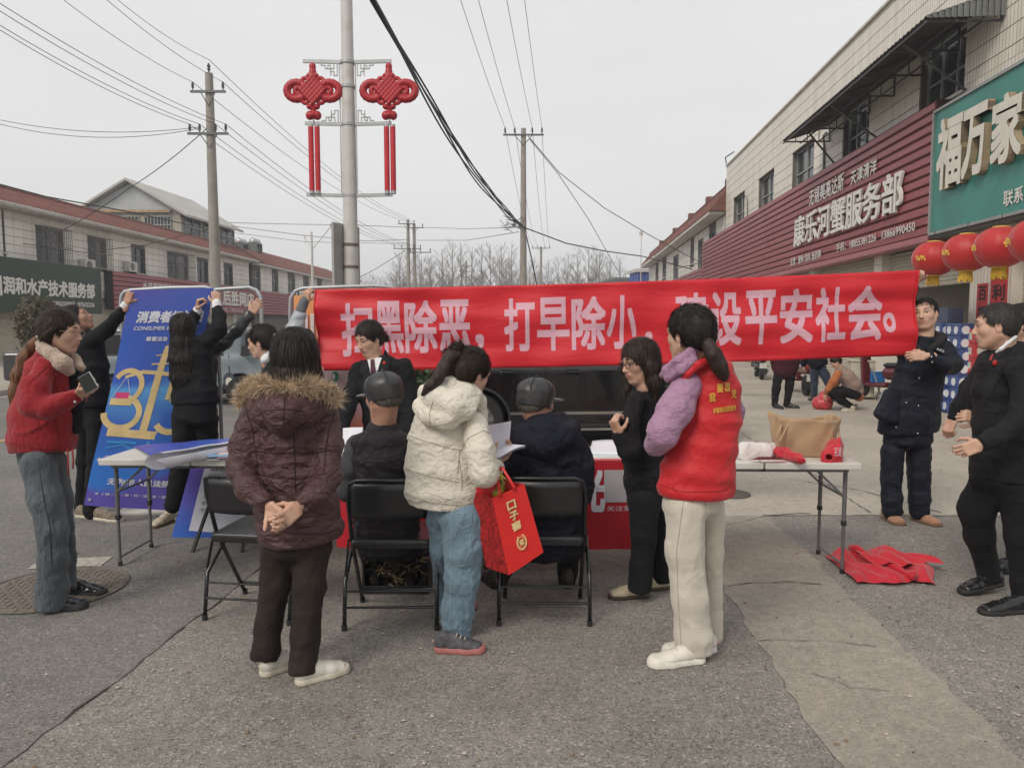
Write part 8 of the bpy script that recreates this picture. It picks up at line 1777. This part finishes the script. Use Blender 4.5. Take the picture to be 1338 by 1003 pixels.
p.hand((645, 603, .1), (.5, .3, .25), (-.2, .3, -1), 1, (30, 40, 30), size=.93); p.hand((608, 602, .3), (.8, 0, .1), (0, .6, -1), -1, (20, 30, 20), size=.9); p.finish()
nb_ = thing('notebook', 'open white notebook held by the woman in the cream jacket', 'book', p.W(655, 595, 0)); a, b, c, d = p.W(636, 603, .12), p.W(654, 600, -.02), p.W(687, 585, .02), p.W(665, 583, .16)
for k in range(5):
 m = MB(); m.grid(lambda i, j: (a * (1 - i) + b * i) * (1 - j) + (d * (1 - i) + c * i) * j + np.array([0, 0, .002 + .0025 * k + .01 * math.sin(j * 3)]), 8, 8); m.build('page', M_wp if k < 4 else mat('printed_page', (.68, .68, .76), .6, .12, 70), nb_, True)
m = MB(); e0, e1_ = p.W(637, 556, .2), p.W(668, 550, .14); m.grid(lambda i, j: (a * (1 - i) + d * i) * (1 - j) + (e0 * (1 - i) + e1_ * i) * j + np.array([0, .012 * math.sin(j * 2.5), 0]), 8, 8); m.build('raised_page', mat('lilac_white_page', (.6, .59, .68), .6, .04), nb_, True)
gb_ = thing('gift_bag', 'red paper gift bag with gold characters hanging from the arm of the reading woman', 'bag', p.W(668, 700, -.1)); dz = -.14
A, B, C_, D_ = p.W(643, 650, dz), p.W(685, 632, dz - .02), p.W(710, 721, dz - .02), p.W(665, 751, dz); bk = np.array([-.115, .06, 0.02]); A2, B2, C2, D2 = [q + bk for q in (A, B, C_, D_)]
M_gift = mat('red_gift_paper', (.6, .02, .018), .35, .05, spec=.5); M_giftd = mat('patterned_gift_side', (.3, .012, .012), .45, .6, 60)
m = MB().grid(lambda i, j: (D_ * (1 - i) + C_ * i) * (1 - j) + (A * (1 - i) + B * i) * j + np.array([0, -.006 * math.sin(i * 3.1), 0]), 6, 6); m.build('front_panel', M_gift, gb_, True)
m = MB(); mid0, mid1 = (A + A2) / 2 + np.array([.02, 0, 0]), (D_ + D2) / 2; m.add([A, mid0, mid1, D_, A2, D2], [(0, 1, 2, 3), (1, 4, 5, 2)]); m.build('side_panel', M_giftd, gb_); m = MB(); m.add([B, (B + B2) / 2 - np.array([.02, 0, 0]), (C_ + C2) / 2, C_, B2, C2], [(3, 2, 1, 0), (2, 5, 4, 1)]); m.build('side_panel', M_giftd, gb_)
m = MB(); m.add([A2, B2, C2, D2], [(0, 1, 2, 3)]); m.add([D_, C_, C2, D2], [(0, 1, 2, 3)]); m.build('back_panel', M_gift, gb_)
bf = lambda x, y, h: (D_ * (1 - x) + C_ * x) * (1 - y) + (A * (1 - x) + B * x) * y + np.array([0, -.012 - h, 0])
for i, ch_ in enumerate('口子窖'): letters('gold_lettering', ch_, M_gold, gb_, bf, .38, .62, .76 - i * .14, .87 - i * .14, bold=.04, n=6, lift=.0003)
m = MB(); cc = bf(.53, .3, .002); m.tube([bf(.53 + .13 * math.cos(a), .3 + .095 * math.sin(a), .002) for a in [R(-250 + 14 * k) for k in range(24)]], .0028, 5); m.tube([bf(.53 + .1 * math.cos(a), .3 + .073 * math.sin(a), .002) for a in [2 * math.pi * k / 20 for k in range(20)]], .0015, 5, closed=True); m.build('gold_wreath', M_gold, gb_); letters('gold_lettering', '窖', M_gold, gb_, bf, .47, .59, .26, .34, bold=.03, n=6, lift=.0003)
hp = p.W(654, 614, -.13)
MB().tube([bf(.25, .98, 0), bf(.25, 1.02, 0), hp + np.array([-.02, 0, .0]), hp + np.array([.01, 0, .01]), bf(.7, 1.02, 0), bf(.7, .98, 0)], .008, 6).build('handle', M_gift, gb_, True); MB().tube([A2 * .7 + B2 * .3, hp + np.array([-.02, .03, .0]), hp + np.array([.01, .03, .01]), A2 * .3 + B2 * .7], .008, 6).build('handle', M_gift, gb_, True)
t = thing('yellow_ribbon', 'yellow and green packet peeking out of the red gift bag', 'packet', p.W(655, 640, -.1)); S = SDF(); S.chain([(p.W(650, 650, -.08), .03), (p.W(656, 628, -.09), .022), (p.W(652, 616, -.1), .01)], k=.01); v, f = S.mesh(.006, fd(.008, (25, 25, 25))); wobj('packet', v, f, mat('yellow_green_foil', (.4, .35, .05), .4, .8, 30), t, True)
# ---- 11 seated man in the navy hooded jacket
Yp = CH[2][1]; p = Person(Yp, 'seated man in dark navy hooded jacket and leather cap, back to camera', 712, M_skin2)
p.head(701, 526, 0, yaw=138, pitch=-6, neck=(706, 560, .02), size=1.05, neckr=.056); p.hair(bpy.data.materials['cropped_grey_hair'], flow='crop', nape=-.04, vox=.006, vol=.9, amp=.001); leather_cap(p, 'm')
M_navy = fab('navy_jacket_cloth', (.010, .011, .02), .7, .2, (9, 9, 12))
p.garment('jacket', M_navy, [[(708, 556, .02, 26, .9), (714, 574, .0, 48, .56), (715, 600, -.02, 52, .6), (715, 645, -.02, 51, .66), (714, 685, -.02, 50, .7), (713, 708, .0, 49, .72)], [(672, 584, .02, 18, 1.1), (664, 612, .0, 18, 1.1), (664, 640, .0, 16), (682, 650, .2, 14), (692, 630, .34, 11)], [(752, 584, .02, 18, 1.1), (759, 612, .0, 18, 1.1), (760, 640, .0, 16), (742, 650, .2, 14), (732, 632, .34, 11)]], .0095, fd(.012, (10, 10, 13), 61, .9))
p.garment('hood', M_navy, [[(676, 566, .0, 13), (690, 576, -.1, 18), (713, 580, -.14, 22, .9), (738, 570, -.1, 17), (748, 558, .0, 12)], [(690, 552, .02, 12), (712, 560, -.09, 24, .8), (732, 548, .02, 12)]], .009, fd(.009, (12, 12, 14), 63, .5), core=False)
p.garment('trousers', M_blk, [[(713, 704, .02, 44, .7), (713, 714, .06, 44, .6)], [(690, 714, .1, 21), (668, 716, .44, 18), (656, 745, .46, 12), (652, 772, .44, 10)], [(736, 714, .1, 21), (742, 716, .45, 18), (741, 745, .46, 13), (741, 772, .44, 11)]], .012, fd(.008))
M_bt = mat('dark_brown_shoe', (.035, .025, .02), .5)
for u in (650, 741): g = P(u, 760, Yp + .42); p.shoe((g[0], Yp + .34, 0.0), 180 + (20 if u < 700 else 0), M_bt, M_blk_sole, .27, high=.02)
p.hand((693, 628, .36), (.1, 1, .1), (0, 0, 1), 1, (20, 30, 20)); p.hand((731, 630, .36), (-.1, 1, .1), (0, 0, 1), -1, (20, 30, 20)); p.finish()
# ---- 12 woman in the black cardigan with glasses
Yp = G(830, 780)[1]; p = Person(Yp, 'woman with glasses and shoulder length dark hair in black cardigan and cream loafers', 845)
p.head(835, 473, 0, yaw=-58, pitch=-14, neck=(845, 505, 0), size=1.03, mouth=.003); p.glasses(mat('brown_spectacle_frame', (.08, .04, .03), .3), rim=.0022)
p.hair(M_hairb, vox=.0055, temple=.064, front=-.004, ears=False, vol=1.06, extra=[[(.072, .02, .05, .028), (.09, .03, -.02, .028), (.09, .04, -.09, .03), (.07, .07, -.14, .02)], [(-.072, .0, .05, .03), (-.09, -.01, -.02, .034), (-.095, -.01, -.1, .036), (-.09, -.0, -.16, .024)], [(0, -.07, .0, .07, .6), (0, -.085, -.09, .075, .55), (0, -.08, -.16, .06, .5)]], amp=.004)
M_card = fab('black_knit', (.016, .015, .018), .9, .2, (10, 10, 12))
jk = p.garment('cardigan', M_card, [[(850, 502, .02, 16, .9), (850, 520, .02, 25, .9), (845, 550, .02, 31, .85), (843, 590, .02, 32, .85), (845, 625, .02, 31, .85), (846, 648, .02, 29, .85)], [(832, 522, -.12, 12), (822, 552, -.16, 13), (824, 585, -.17, 13), (818, 590, -.2, 10), (812, 574, -.2, 8.5), (808, 566, -.2, 8)], [(866, 522, .1, 14), (872, 560, .12, 14), (872, 600, .05, 13)]], .0095, fd(.009, (9, 9, 12), 71, .5), flats=[((818, 590, -.2, 10), (807, 564, -.2, 8))])
p.garment('trousers', M_blk, [[(846, 640, .02, 26, .85), (846, 655, .02, 26, .85)], [(842, 655, -.03, 23), (841, 700, -.05, 17), (838, 740, -.05, 15), (836, 768, -.05, 17)], [(860, 655, .08, 17), (864, 700, .12, 13), (865, 752, .14, 13.5)]], .01, fd(.009, (9, 9, 9), 73), flats=[((838, 740, -.05, 15), (836, 771, -.05, 18)), ((864, 700, .12, 13), (865, 760, .14, 15))])
for l_ in ([(829, 500), (822, 530), (815, 560)], [(835, 520), (832, 545), (838, 575)]): p.line(jk, 'edge', M_seam, l_, .003)
M_loaf = mat('cream_loafer', (.5, .43, .3), .45, .06, 10); M_ls = mat('brown_loafer_sole', (.06, .04, .03), .6)
p.shoe((848, 779), -83, M_loaf, M_ls, .25, .95, sole=.024); p.shoe((876, 768), -80, M_loaf, M_ls, .25, .95, sole=.024)
p.hand((808, 567, -.2), (-.3, -.1, .75), (-.8, -.5, .1), 1, (55, 65, 50), size=.92, tc=35); p.finish()
# ---- 13 woman in the red volunteer vest
Yp = 3.46; p = Person(Yp, 'woman in red volunteer vest over lilac padded jacket and cream trousers, low ponytail', 908)
p.head(900, 438, 0, yaw=-128, pitch=-4, neck=(905, 480, .02), size=1.06); p.hair(flow='back', vox=.005, vol=1.03, nape=-.06)
p.garment('ponytail', M_hairb, [[(918, 443, -.06, 6), (925, 450, -.11, 9), (932, 464, -.14, 10.5), (940, 478, -.14, 10), (945, 490, -.13, 6), (947, 495, -.13, 3)]], .0055, strands(.004, (70, 70, 8)), core=False)
p.tube('hair_tie', mat('red_white_scrunchie', (.6, .3, .3), .6, .8, 60), [(914, 443, -.04), (918, 446, -.08), (920, 441, -.04)], 3)
M_lil = fab('lilac_padded_nylon', (.36, .2, .31), .5, .22, (12, 12, 16), spec=.35); M_vst = fab('red_vest_cloth', (.52, .012, .018), .55, .16, (6, 6, 7), spec=.4)
qd2 = lambda q: quilt(.16, .008, .02)(q) + fd(.0045, (12, 12, 16), 81, .9)(q)
p.garment('padded_sleeve', M_lil, [[(898, 506, -.04, 22, 1), (882, 534, -.1, 24, 1.05), (866, 566, -.13, 22, 1.05), (858, 580, -.08, 15), (866, 570, .12, 14), (880, 560, .25, 12)], [(945, 500, .1, 17), (955, 540, .2, 18), (925, 565, .34, 14)]], 0.0075, qd2)
p.garment('jacket_collar', M_lil, [[(866, 490, .04, 5), (872, 484, -.03, 6), (886, 472, -.08, 6), (902, 459, -.09, 5.5), (916, 453, -.05, 5), (922, 456, .04, 5)], [(873, 494, -.03, 5), (890, 482, -.09, 6), (906, 470, -.1, 5.5)]], .007, fd(.005, (20, 20, 20), 3), core=False, k=.015)
p.garment('inner_collar', M_shirt, [[(888, 460, -.03, 3), (903, 450, -.075, 3), (916, 449, -.06, 3)]], .006, core=False)
S = fd(.006, (6, 6, 7), 83, .6)
vs = p.garment('vest', M_vst, [[(920, 468, .0, 20, .9), (926, 486, .0, 32, .75), (933, 510, .0, 36, .78), (929, 545, .0, 41, .76), (920, 580, .0, 46, .74), (912, 615, .0, 50, .72), (909, 640, .0, 51, .72), (909, 650, .0, 48, .7)]], .009, S, planes=[((0, 0, P(909, 647, Yp)[2]), (0, 0, -1))], subs=[((884, 512, -.02), (16, 60, 30))], k=.03)
p.garment('vest_collar', M_vst, [[(890, 498, -.07, 3), (899, 488, -.1, 4), (912, 476, -.11, 4.5), (926, 470, -.09, 4.5), (936, 475, .0, 4)]], .008, fd(.004, (20, 20, 20), 5), core=False, k=.015)
M_yel = mat('yellow_print', (.75, .42, .06), .5)
for i, (ch_, u0, v0) in enumerate([('我', 927, 519), ('要', 937, 507), ('跟', 947, 506), ('党', 956, 514)]): letters('lettering', ch_, M_yel, p.root, lambda x, y, h: (lambda q: q if q is not None else p.W(u0, v0))(p.on(vs, x, v0 - y, .004 + h)), u0, u0 + [8, 8, 7, 6][i], -5.5, 5.5, bold=.025, lift=.0004)
letters('lettering', '学雷锋志愿服务', M_yel, p.root, lambda x, y, h: (lambda q: q if q is not None else p.W(945, 535))(p.on(vs, x, 537 - y - (x - 932) * .17, .004 + h)), 932, 962, -3.6, 3.6, bold=.02, lift=.0004)
for l_ in ([(884, 486), (905, 503), (914, 525), (911, 550), (898, 572), (880, 590), (862, 600)], [(861, 632), (885, 641), (910, 643), (940, 641), (956, 636)], [(930, 470), (932, 480)]): p.line(vs, 'piping', mat('vest_seam', (.3, .006, .01), .8), l_, .002)
M_ctr = fab('cream_fleece_trousers', (.56, .51, .43), .9, .14, (5, 5, 5), sheen=.3)
tr_ = p.garment('trousers', M_ctr, [[(905, 640, .02, 38, .8), (904, 660, .02, 39, .8)], [(896, 660, -.02, 28, 1), (896, 720, -.02, 26, 1), (901, 780, -.02, 24.5), (906, 830, -.03, 23.5), (908, 846, -.03, 23.5)], [(925, 660, .1, 24), (928, 720, .16, 18), (928, 780, .2, 16), (930, 830, .2, 15.5)]], .009, fd(.0075, (9, 9, 5), 85, .7), flats=[((901, 780, -.02, 24), (909, 853, -.03, 26)), ((928, 780, .2, 16), (930, 837, .2, 17))])
for l_ in ([(893, 655), (884, 720), (886, 780), (890, 840)], [(922, 655), (921, 700), (925, 760)]): p.line(tr_, 'side_seam', mat('cream_trouser_seam', (.36, .32, .26), .9), l_, .0016)
M_ws = mat('white_sneaker', (.66, .62, .55), .5, .06, 10); p.shoe((921, 863), -78, M_ws, mat('white_sole', (.7, .66, .58), .6), .29, 1.15, sole=.05, lace=M_white); p.shoe((936, 850, 0)[:2], -82, M_ws, bpy.data.materials['white_sole'], .28, 1.05, sole=.05)
p.finish()
# ---- 14 man in the police coat holding the right end of the banner
Yp = 5.92; p = Person(Yp, 'man in dark police coat and tan boots holding the right end of the banner', 1188, M_skin)
p.head(1208, 411, .02, yaw=-12, pitch=2, roll=-6, neck=(1207, 445, .02), size=1.08, fat=1.04, mouth=.004, neckr=.06, smile=.006); p.hair(flow='crop', vox=.006, nape=-.05, vol=.96, temple=.078, front=.014)
M_pol = fab('navy_black_coat', (.011, .013, .021), .6, .16, (7, 7, 9), spec=.35); M_fcol = mat('black_fur_collar', (.014, .013, .014), .95, .3, 40, bump=1, bscale=80)
ct = p.garment('coat', M_pol, [[(1208, 444, .02, 20, .8), (1207, 458, .02, 33, .62), (1202, 485, .02, 34, .66), (1196, 515, .02, 38, .66), (1188, 545, .02, 42, .66), (1185, 566, .02, 42, .66)], [(1234, 456, -.02, 15, 1), (1244, 476, -.1, 15), (1232, 478, -.24, 12), (1214, 466, -.28, 10)], [(1182, 456, .04, 13), (1176, 430, .06, 12), (1186, 400, .06, 10), (1193, 375, .04, 8)]], .0105, fd(.009, (8, 8, 11), 91, .5), flats=[((1232, 478, -.24, 12), (1211, 465, -.285, 10)), ((1186, 400, .06, 10), (1194, 370, .04, 9))], planes=[(P(1185, 566, Yp), (.1, 0, -1))])
p.garment('fur_collar', M_fcol, [[(1222, 436, .08, 5), (1231, 441, -.02, 6), (1226, 448, -.08, 5.5), (1216, 456, -.12, 4)], [(1196, 438, .06, 5), (1192, 446, -.04, 5), (1202, 458, -.12, 4)]], .008, lambda q: .006 * (vnoise(q, (60, 60, 60), 2) - .5) * 2, core=False)
p.garment('coat_flap', M_pol, [[(1166, 515, -.06, 13, .5), (1157, 545, -.1, 19, .4)]], .01, fd(.006, (9, 9, 12), 93), core=False)
for (u, v, dy) in [(1201, 494, -.155), (1184, 526, -.185), (1171, 558, -.19), (1200, 530, -.19), (1199, 566, -.19), (1225, 444, -.15), (1218, 473, -.36), (1217, 466, -.35)]: (lambda c: MB().sph(c if c is not None else p.W(u, v, dy), .008, 8).build('snap_button', M_chrome, p.root, True))(p.on(ct, u, v, .003))
for l_ in ([(1210, 460), (1204, 490), (1196, 520), (1184, 550), (1180, 564)], [(1216, 500), (1212, 530), (1208, 562)]): p.line(ct, 'front_edge', M_seam, l_, .003)
m = MB(); a, b = p.on(ct, 1219, 454, .006), p.on(ct, 1232, 459, .006); m.beam(a, b, .006, .028); m.build('name_strip', M_pol, p.root); letters('lettering', 'POLICE', M_shirt, p.root, lambda x, y, h: a + (b - a) * x + np.array([0, -.016 - h, y]), 0, 1, -.009, .009, bold=.02, n=6)
MB().sph(p.W(1241, 466, -.1), (.02, .025, .03), 10).build('arm_patch', mat('blue_white_patch', (.3, .33, .45), .5, .8, 40), p.root, True)
p.garment('trousers', M_pol, [[(1187, 556, .02, 34, .7), (1187, 575, .02, 34, .75)], [(1166, 590, .02, 17), (1164, 625, .01, 15), (1165, 650, .0, 14.5), (1166, 666, .0, 15)], [(1200, 590, .02, 18), (1201, 625, .01, 16), (1201, 650, .0, 15), (1202, 667, .0, 15)]], .0105, fd(.009, (11, 11, 9), 95, .8))
M_tanb = mat('tan_suede_boot', (.34, .17, .09), .85, .1, 20, sheen=.4); M_tans = mat('tan_boot_sole', (.16, .09, .05), .8)
gh = G(1167, 684); p.shoe((gh[0] + .02, gh[1] + .2, 0), 3, M_tanb, M_tans, .27, 1.12, sole=.02, toe_r=.047); gh = G(1214, 686); p.shoe((gh[0] - .04, gh[1] + .2, 0), 22, M_tanb, M_tans, .27, 1.12, sole=.02, toe_r=.047)
p.hand((1210, 465, -.285), (-1, .15, .0), (.1, -1, .3), 1, (35, 60, 40), size=1.05, tc=35); p.hand((1194, 370, .04), (.05, -.35, 1), (0, 1, .3), -1, (60, 70, 40), size=1.0); p.finish()
# ---- 15 man in the black suit at the right edge
Yp = 4.12; p = Person(Yp, 'man in black suit with red badge striding in at the right edge, face in profile', 1300, M_skin)
p.head(1300, 427, .02, yaw=-82, pitch=-6, neck=(1312, 458, .02), size=1.03, fat=1.03, mouth=.002, neckr=.06, smile=.006); p.hair(mat('grey_black_cropped_hair', (.03, .028, .027), .6, .4, 60), flow='crop', vox=.005, nape=-.05, vol=.97, temple=.07, front=.012)
p.garment('shirt_collar', M_shirt, [[(1302, 460, -.09, 2), (1308, 456, -.11, 2.6), (1317, 448, -.11, 2.8), (1327, 440, -.06, 2.6)]], .006, core=False, k=.012)
p.garment('tie', mat('red_tie', (.3, .02, .02), .5), [[(1297, 463, -.1, 1.6), (1294, 470, -.115, 2)]], .005, core=False)
jk = p.garment('suit_jacket', M_suit2, [[(1316, 456, .02, 26, .9), (1318, 474, .02, 42, .85), (1316, 510, .02, 45, .85), (1314, 550, .02, 44, .85), (1314, 590, .02, 46, .85), (1315, 620, .02, 49, .85)], [(1330, 480, -.16, 20, 1), (1340, 520, -.22, 19), (1330, 552, -.25, 18), (1300, 572, -.26, 15), (1285, 578, -.26, 13)], [(1288, 480, .18, 16), (1272, 515, .2, 15), (1280, 545, .14, 13)]], .0095, fd(.010, (7, 7, 9), 101, .5), flats=[((1330, 552, -.25, 18), (1281, 580, -.26, 14))], planes=[((0, 0, P(1314, 625, Yp)[2]), (0, 0, -1))])
M_lap2 = fab('charcoal_lapel', (.018, .018, .02), .6); p.strip(jk, 'lapel', M_lap2, [(1326, 448), (1300, 464), (1284, 500), (1282, 530)], [(1330, 456), (1318, 472), (1300, 505), (1284, 532)], .007); p.line(jk, 'sleeve_seam', M_seam, [(1310, 480), (1304, 510), (1306, 535)], .002)
MB().sph(p.on(jk, 1300, 474, .01), (.014, .007, .016), 12).build('badge', M_badge, p.root, True)
p.garment('trousers', M_blk, [[(1312, 610, .02, 44, .75), (1308, 630, .02, 44, .78)], [(1292, 635, .08, 30), (1276, 664, .12, 27), (1280, 700, .16, 22), (1291, 738, .2, 16), (1292, 752, .2, 16)], [(1328, 635, -.04, 28), (1333, 700, -.04, 23), (1338, 760, -.04, 19), (1340, 784, -.04, 19)]], .01, fd(.008, (7, 7, 7), 103))
g = P(1306, 765, Yp + .22); p.shoe((G(1314, 775)[0], Yp + .2, .05), -82, M_blk_shoe, M_blk_sole, .3, 1.05, tilt=.16, lace=M_blk_sole); p.shoe((1343, 799), -84, M_blk_shoe, M_blk_sole, .3, 1.05, lace=M_blk_sole)
p.hand((1282, 580, -.26), (-.8, .1, -.35), (.1, -1, .3), 1, (40, 50, 35), size=1.0, tc=30); p.hand((1280, 546, .14), (-.8, .1, .15), (0, -1, .3), -1, (60, 70, 50), size=.98, tc=30); p.finish()
# ---- 16 person behind him
Yp = 4.75; p = Person(Yp, 'dark haired person in dark suit mostly hidden behind the striding man', 1335, M_skin)
p.head(1330, 424, .0, yaw=-80, neck=(1335, 455, 0), size=1.05); p.hair(flow='crop', vox=.007, nape=-.06)
p.garment('suit_jacket', M_suit, [[(1336, 455, 0, 20, .9), (1338, 475, 0, 34, .85), (1338, 530, 0, 34, .85), (1338, 590, 0, 36, .85)], [(1290, 470, -.05, 14), (1268, 505, -.1, 13), (1251, 534, -.12, 9.5), (1246, 544, -.12, 8.5)], [(1310, 470, -.02, 18), (1290, 470, -.05, 14)]], .011, fd(.008), flats=[((1251, 534, -.12, 9), (1244, 549, -.12, 9))])
p.garment('trousers', M_blk, [[(1338, 585, 0, 30, .85), (1338, 600, 0, 30)], [(1328, 610, 0, 18), (1326, 735, 0, 12)], [(1350, 610, 0, 18), (1352, 735, 0, 12)]], .014, fd(.008)); p.shoe((1330, 745), -80, M_blk_shoe, M_blk_sole); p.shoe((1352, 745), -80, M_blk_shoe, M_blk_sole)
p.hand((1245, 547, -.12), (-.35, 0, -1), (-.8, -.4, 0), 1, (45, 60, 40), size=.98); p.finish()
# ---- background people in the yard
Yp = G(1024, 533)[1]; p = Person(Yp, 'person in maroon coat and black trousers standing in the yard below the banner', 1026)
p.head(1024, 426, 0, yaw=170, neck=(1024, 440, 0)); p.hair(vox=.012); M_mc = fab('maroon_coat', (.05, .012, .02), .8)
p.garment('coat', M_mc, [[(1024, 438, 0, 9, .8), (1024, 446, 0, 15, .7), (1025, 465, 0, 15, .75), (1026, 484, 0, 17, .75)], [(1012, 447, 0, 6), (1010, 465, 0, 5), (1012, 480, 0, 4)], [(1038, 447, 0, 6), (1041, 465, 0, 5), (1040, 480, 0, 4)]], .018, fd(.01))
p.garment('trousers', M_blk, [[(1018, 484, 0, 7.5), (1014, 508, 0, 5.5), (1012, 528, 0, 4)], [(1033, 484, 0, 7.5), (1031, 508, 0, 5.5), (1028, 528, 0, 4.4)]], .016, fd(.01)); p.shoe((1011, 533), 20, M_blk_shoe, M_blk_sole); p.shoe((1026, 533), 70, M_blk_shoe, M_blk_sole); p.hand((1012, 481, 0), (0, 0, -1), (-1, 0, 0), 1, vox=.008); p.hand((1040, 481, 0), (0, 0, -1), (1, 0, 0), 1, vox=.008); p.finish()
Yp = G(1105, 536)[1]; p = Person(Yp, 'person in beige vest and orange sleeves crouching over a red plastic bag', 1108)
p.head(1092, 473, 0, yaw=-80, pitch=-40, neck=(1098, 482, 0)); p.hair(vox=.012); M_bv = fab('beige_vest', (.27, .19, .16), .8); M_os = fab('orange_brown_knit', (.38, .13, .05), .9)
p.garment('vest', M_bv, [[(1098, 484, 0, 8, 1), (1106, 492, 0, 12, 1.2), (1113, 502, 0, 13, 1.2), (1119, 511, 0, 10, 1.2)]], .014, fd(.012)); p.garment('sweater', M_os, [[(1095, 488, -.2, 5.5), (1089, 498, -.25, 5), (1082, 508, -.22, 4), (1079, 513, -.15, 3.5)], [(1100, 488, .2, 5.5), (1092, 500, .2, 5), (1082, 510, .1, 4)], [(1118, 512, 0, 9, 1.2), (1122, 518, 0, 7, 1.2)]], .014, fd(.008))
p.garment('trousers', M_blk, [[(1119, 515, -.08, 6.5), (1098, 511, -.18, 7), (1086, 513, -.18, 5.5), (1098, 523, -.16, 5), (1108, 530, -.14, 3.6)], [(1119, 515, .1, 6.5), (1100, 511, .2, 7), (1090, 513, .2, 5.5), (1100, 523, .16, 5), (1112, 530, .14, 3.6)]], .014, fd(.01))
p.shoe((1117, 537), -85, mat('beige_trainer', (.5, .44, .34), .6, .5, 40), M_cream_sole, .27); p.shoe((1121, 534), -85, bpy.data.materials['beige_trainer'], M_cream_sole, .27); p.hand((1079, 513, -.15), (-.2, 0, -1), (-1, 0, 0), 1, vox=.008); p.hand((1082, 511, .1), (-.2, 0, -1), (-1, 0, 0), 1, vox=.008); p.finish()
g = G(1079, 536); t = thing('plastic_bag', 'full red plastic bag standing on the ground before the crouching person', 'bag', g); S = SDF(); c = np.array([g[0], g[1] + .15, 0]); S.ell(c + (0, 0, .12), (.185, .16, .14)); S.seg(c + (0, 0, .2), c + (0, 0, .31), .07, .03, k=.05); S.plane((0, 0, .004), (0, 0, -1)); v, f = S.mesh(.012, fd(.02, (11, 11, 11), 5, .6)); wobj('bag_body', v, f, mat('thin_red_plastic', (.5, .05, .06), .25, .2, 12, spec=.6), t, True)
Yp = 15.2; p = Person(Yp, 'person in dark jacket and blue jeans leaning beside the dark red scooter', 1075)
p.head(1060, 440, 0, yaw=160, neck=(1062, 452, 0)); p.hair(vox=.012)
p.garment('jacket', M_navy, [[(1062, 450, 0, 9, .8), (1063, 458, 0, 13, .8), (1067, 474, 0, 12, .9)], [(1052, 460, 0, 5), (1050, 476, .1, 4)], [(1074, 460, 0, 5), (1078, 474, 0, 4)]], .018, fd(.01)); p.garment('jeans', fab('dark_blue_denim', (.035, .045, .075), .85), [[(1070, 474, 0, 7), (1078, 490, 0, 6), (1084, 506, 0, 4.6), (1086, 516, 0, 4)], [(1064, 474, 0, 7), (1064, 495, .1, 5), (1064, 516, .1, 4)]], .016, fd(.01))
gz = P(1086, 516, Yp)[0]; p.shoe((gz, Yp, 0), 150, M_blk_shoe, M_blk_sole); p.shoe((P(1064, 516, Yp)[0], Yp + .1, 0), 170, M_blk_shoe, M_blk_sole); p.hand((1050, 477, .1), (0, 0, -1), (-1, 0, 0), 1, vox=.008); p.hand((1078, 475, 0), (0, 0, -1), (1, 0, 0), 1, vox=.008); p.finish()
# ================================================================== the damp air between here and the far trees
hm_, hn_, _b = new_mat('hazy_air'); hn_.nodes.remove(_b); pv = N(hn_, 'ShaderNodeVolumePrincipled'); pv.inputs['Color'].default_value = (.93, .95, 1, 1); pv.inputs['Density'].default_value = .0018; pv.inputs['Anisotropy'].default_value = .2
hn_.links.new(pv.outputs[0], hn_.nodes['Material Output'].inputs['Volume'])
hz_ = MB().bx(-455, 455, -305, 605, -1.2, 22).build('haze', hm_); hz_['kind'] = 'stuff'
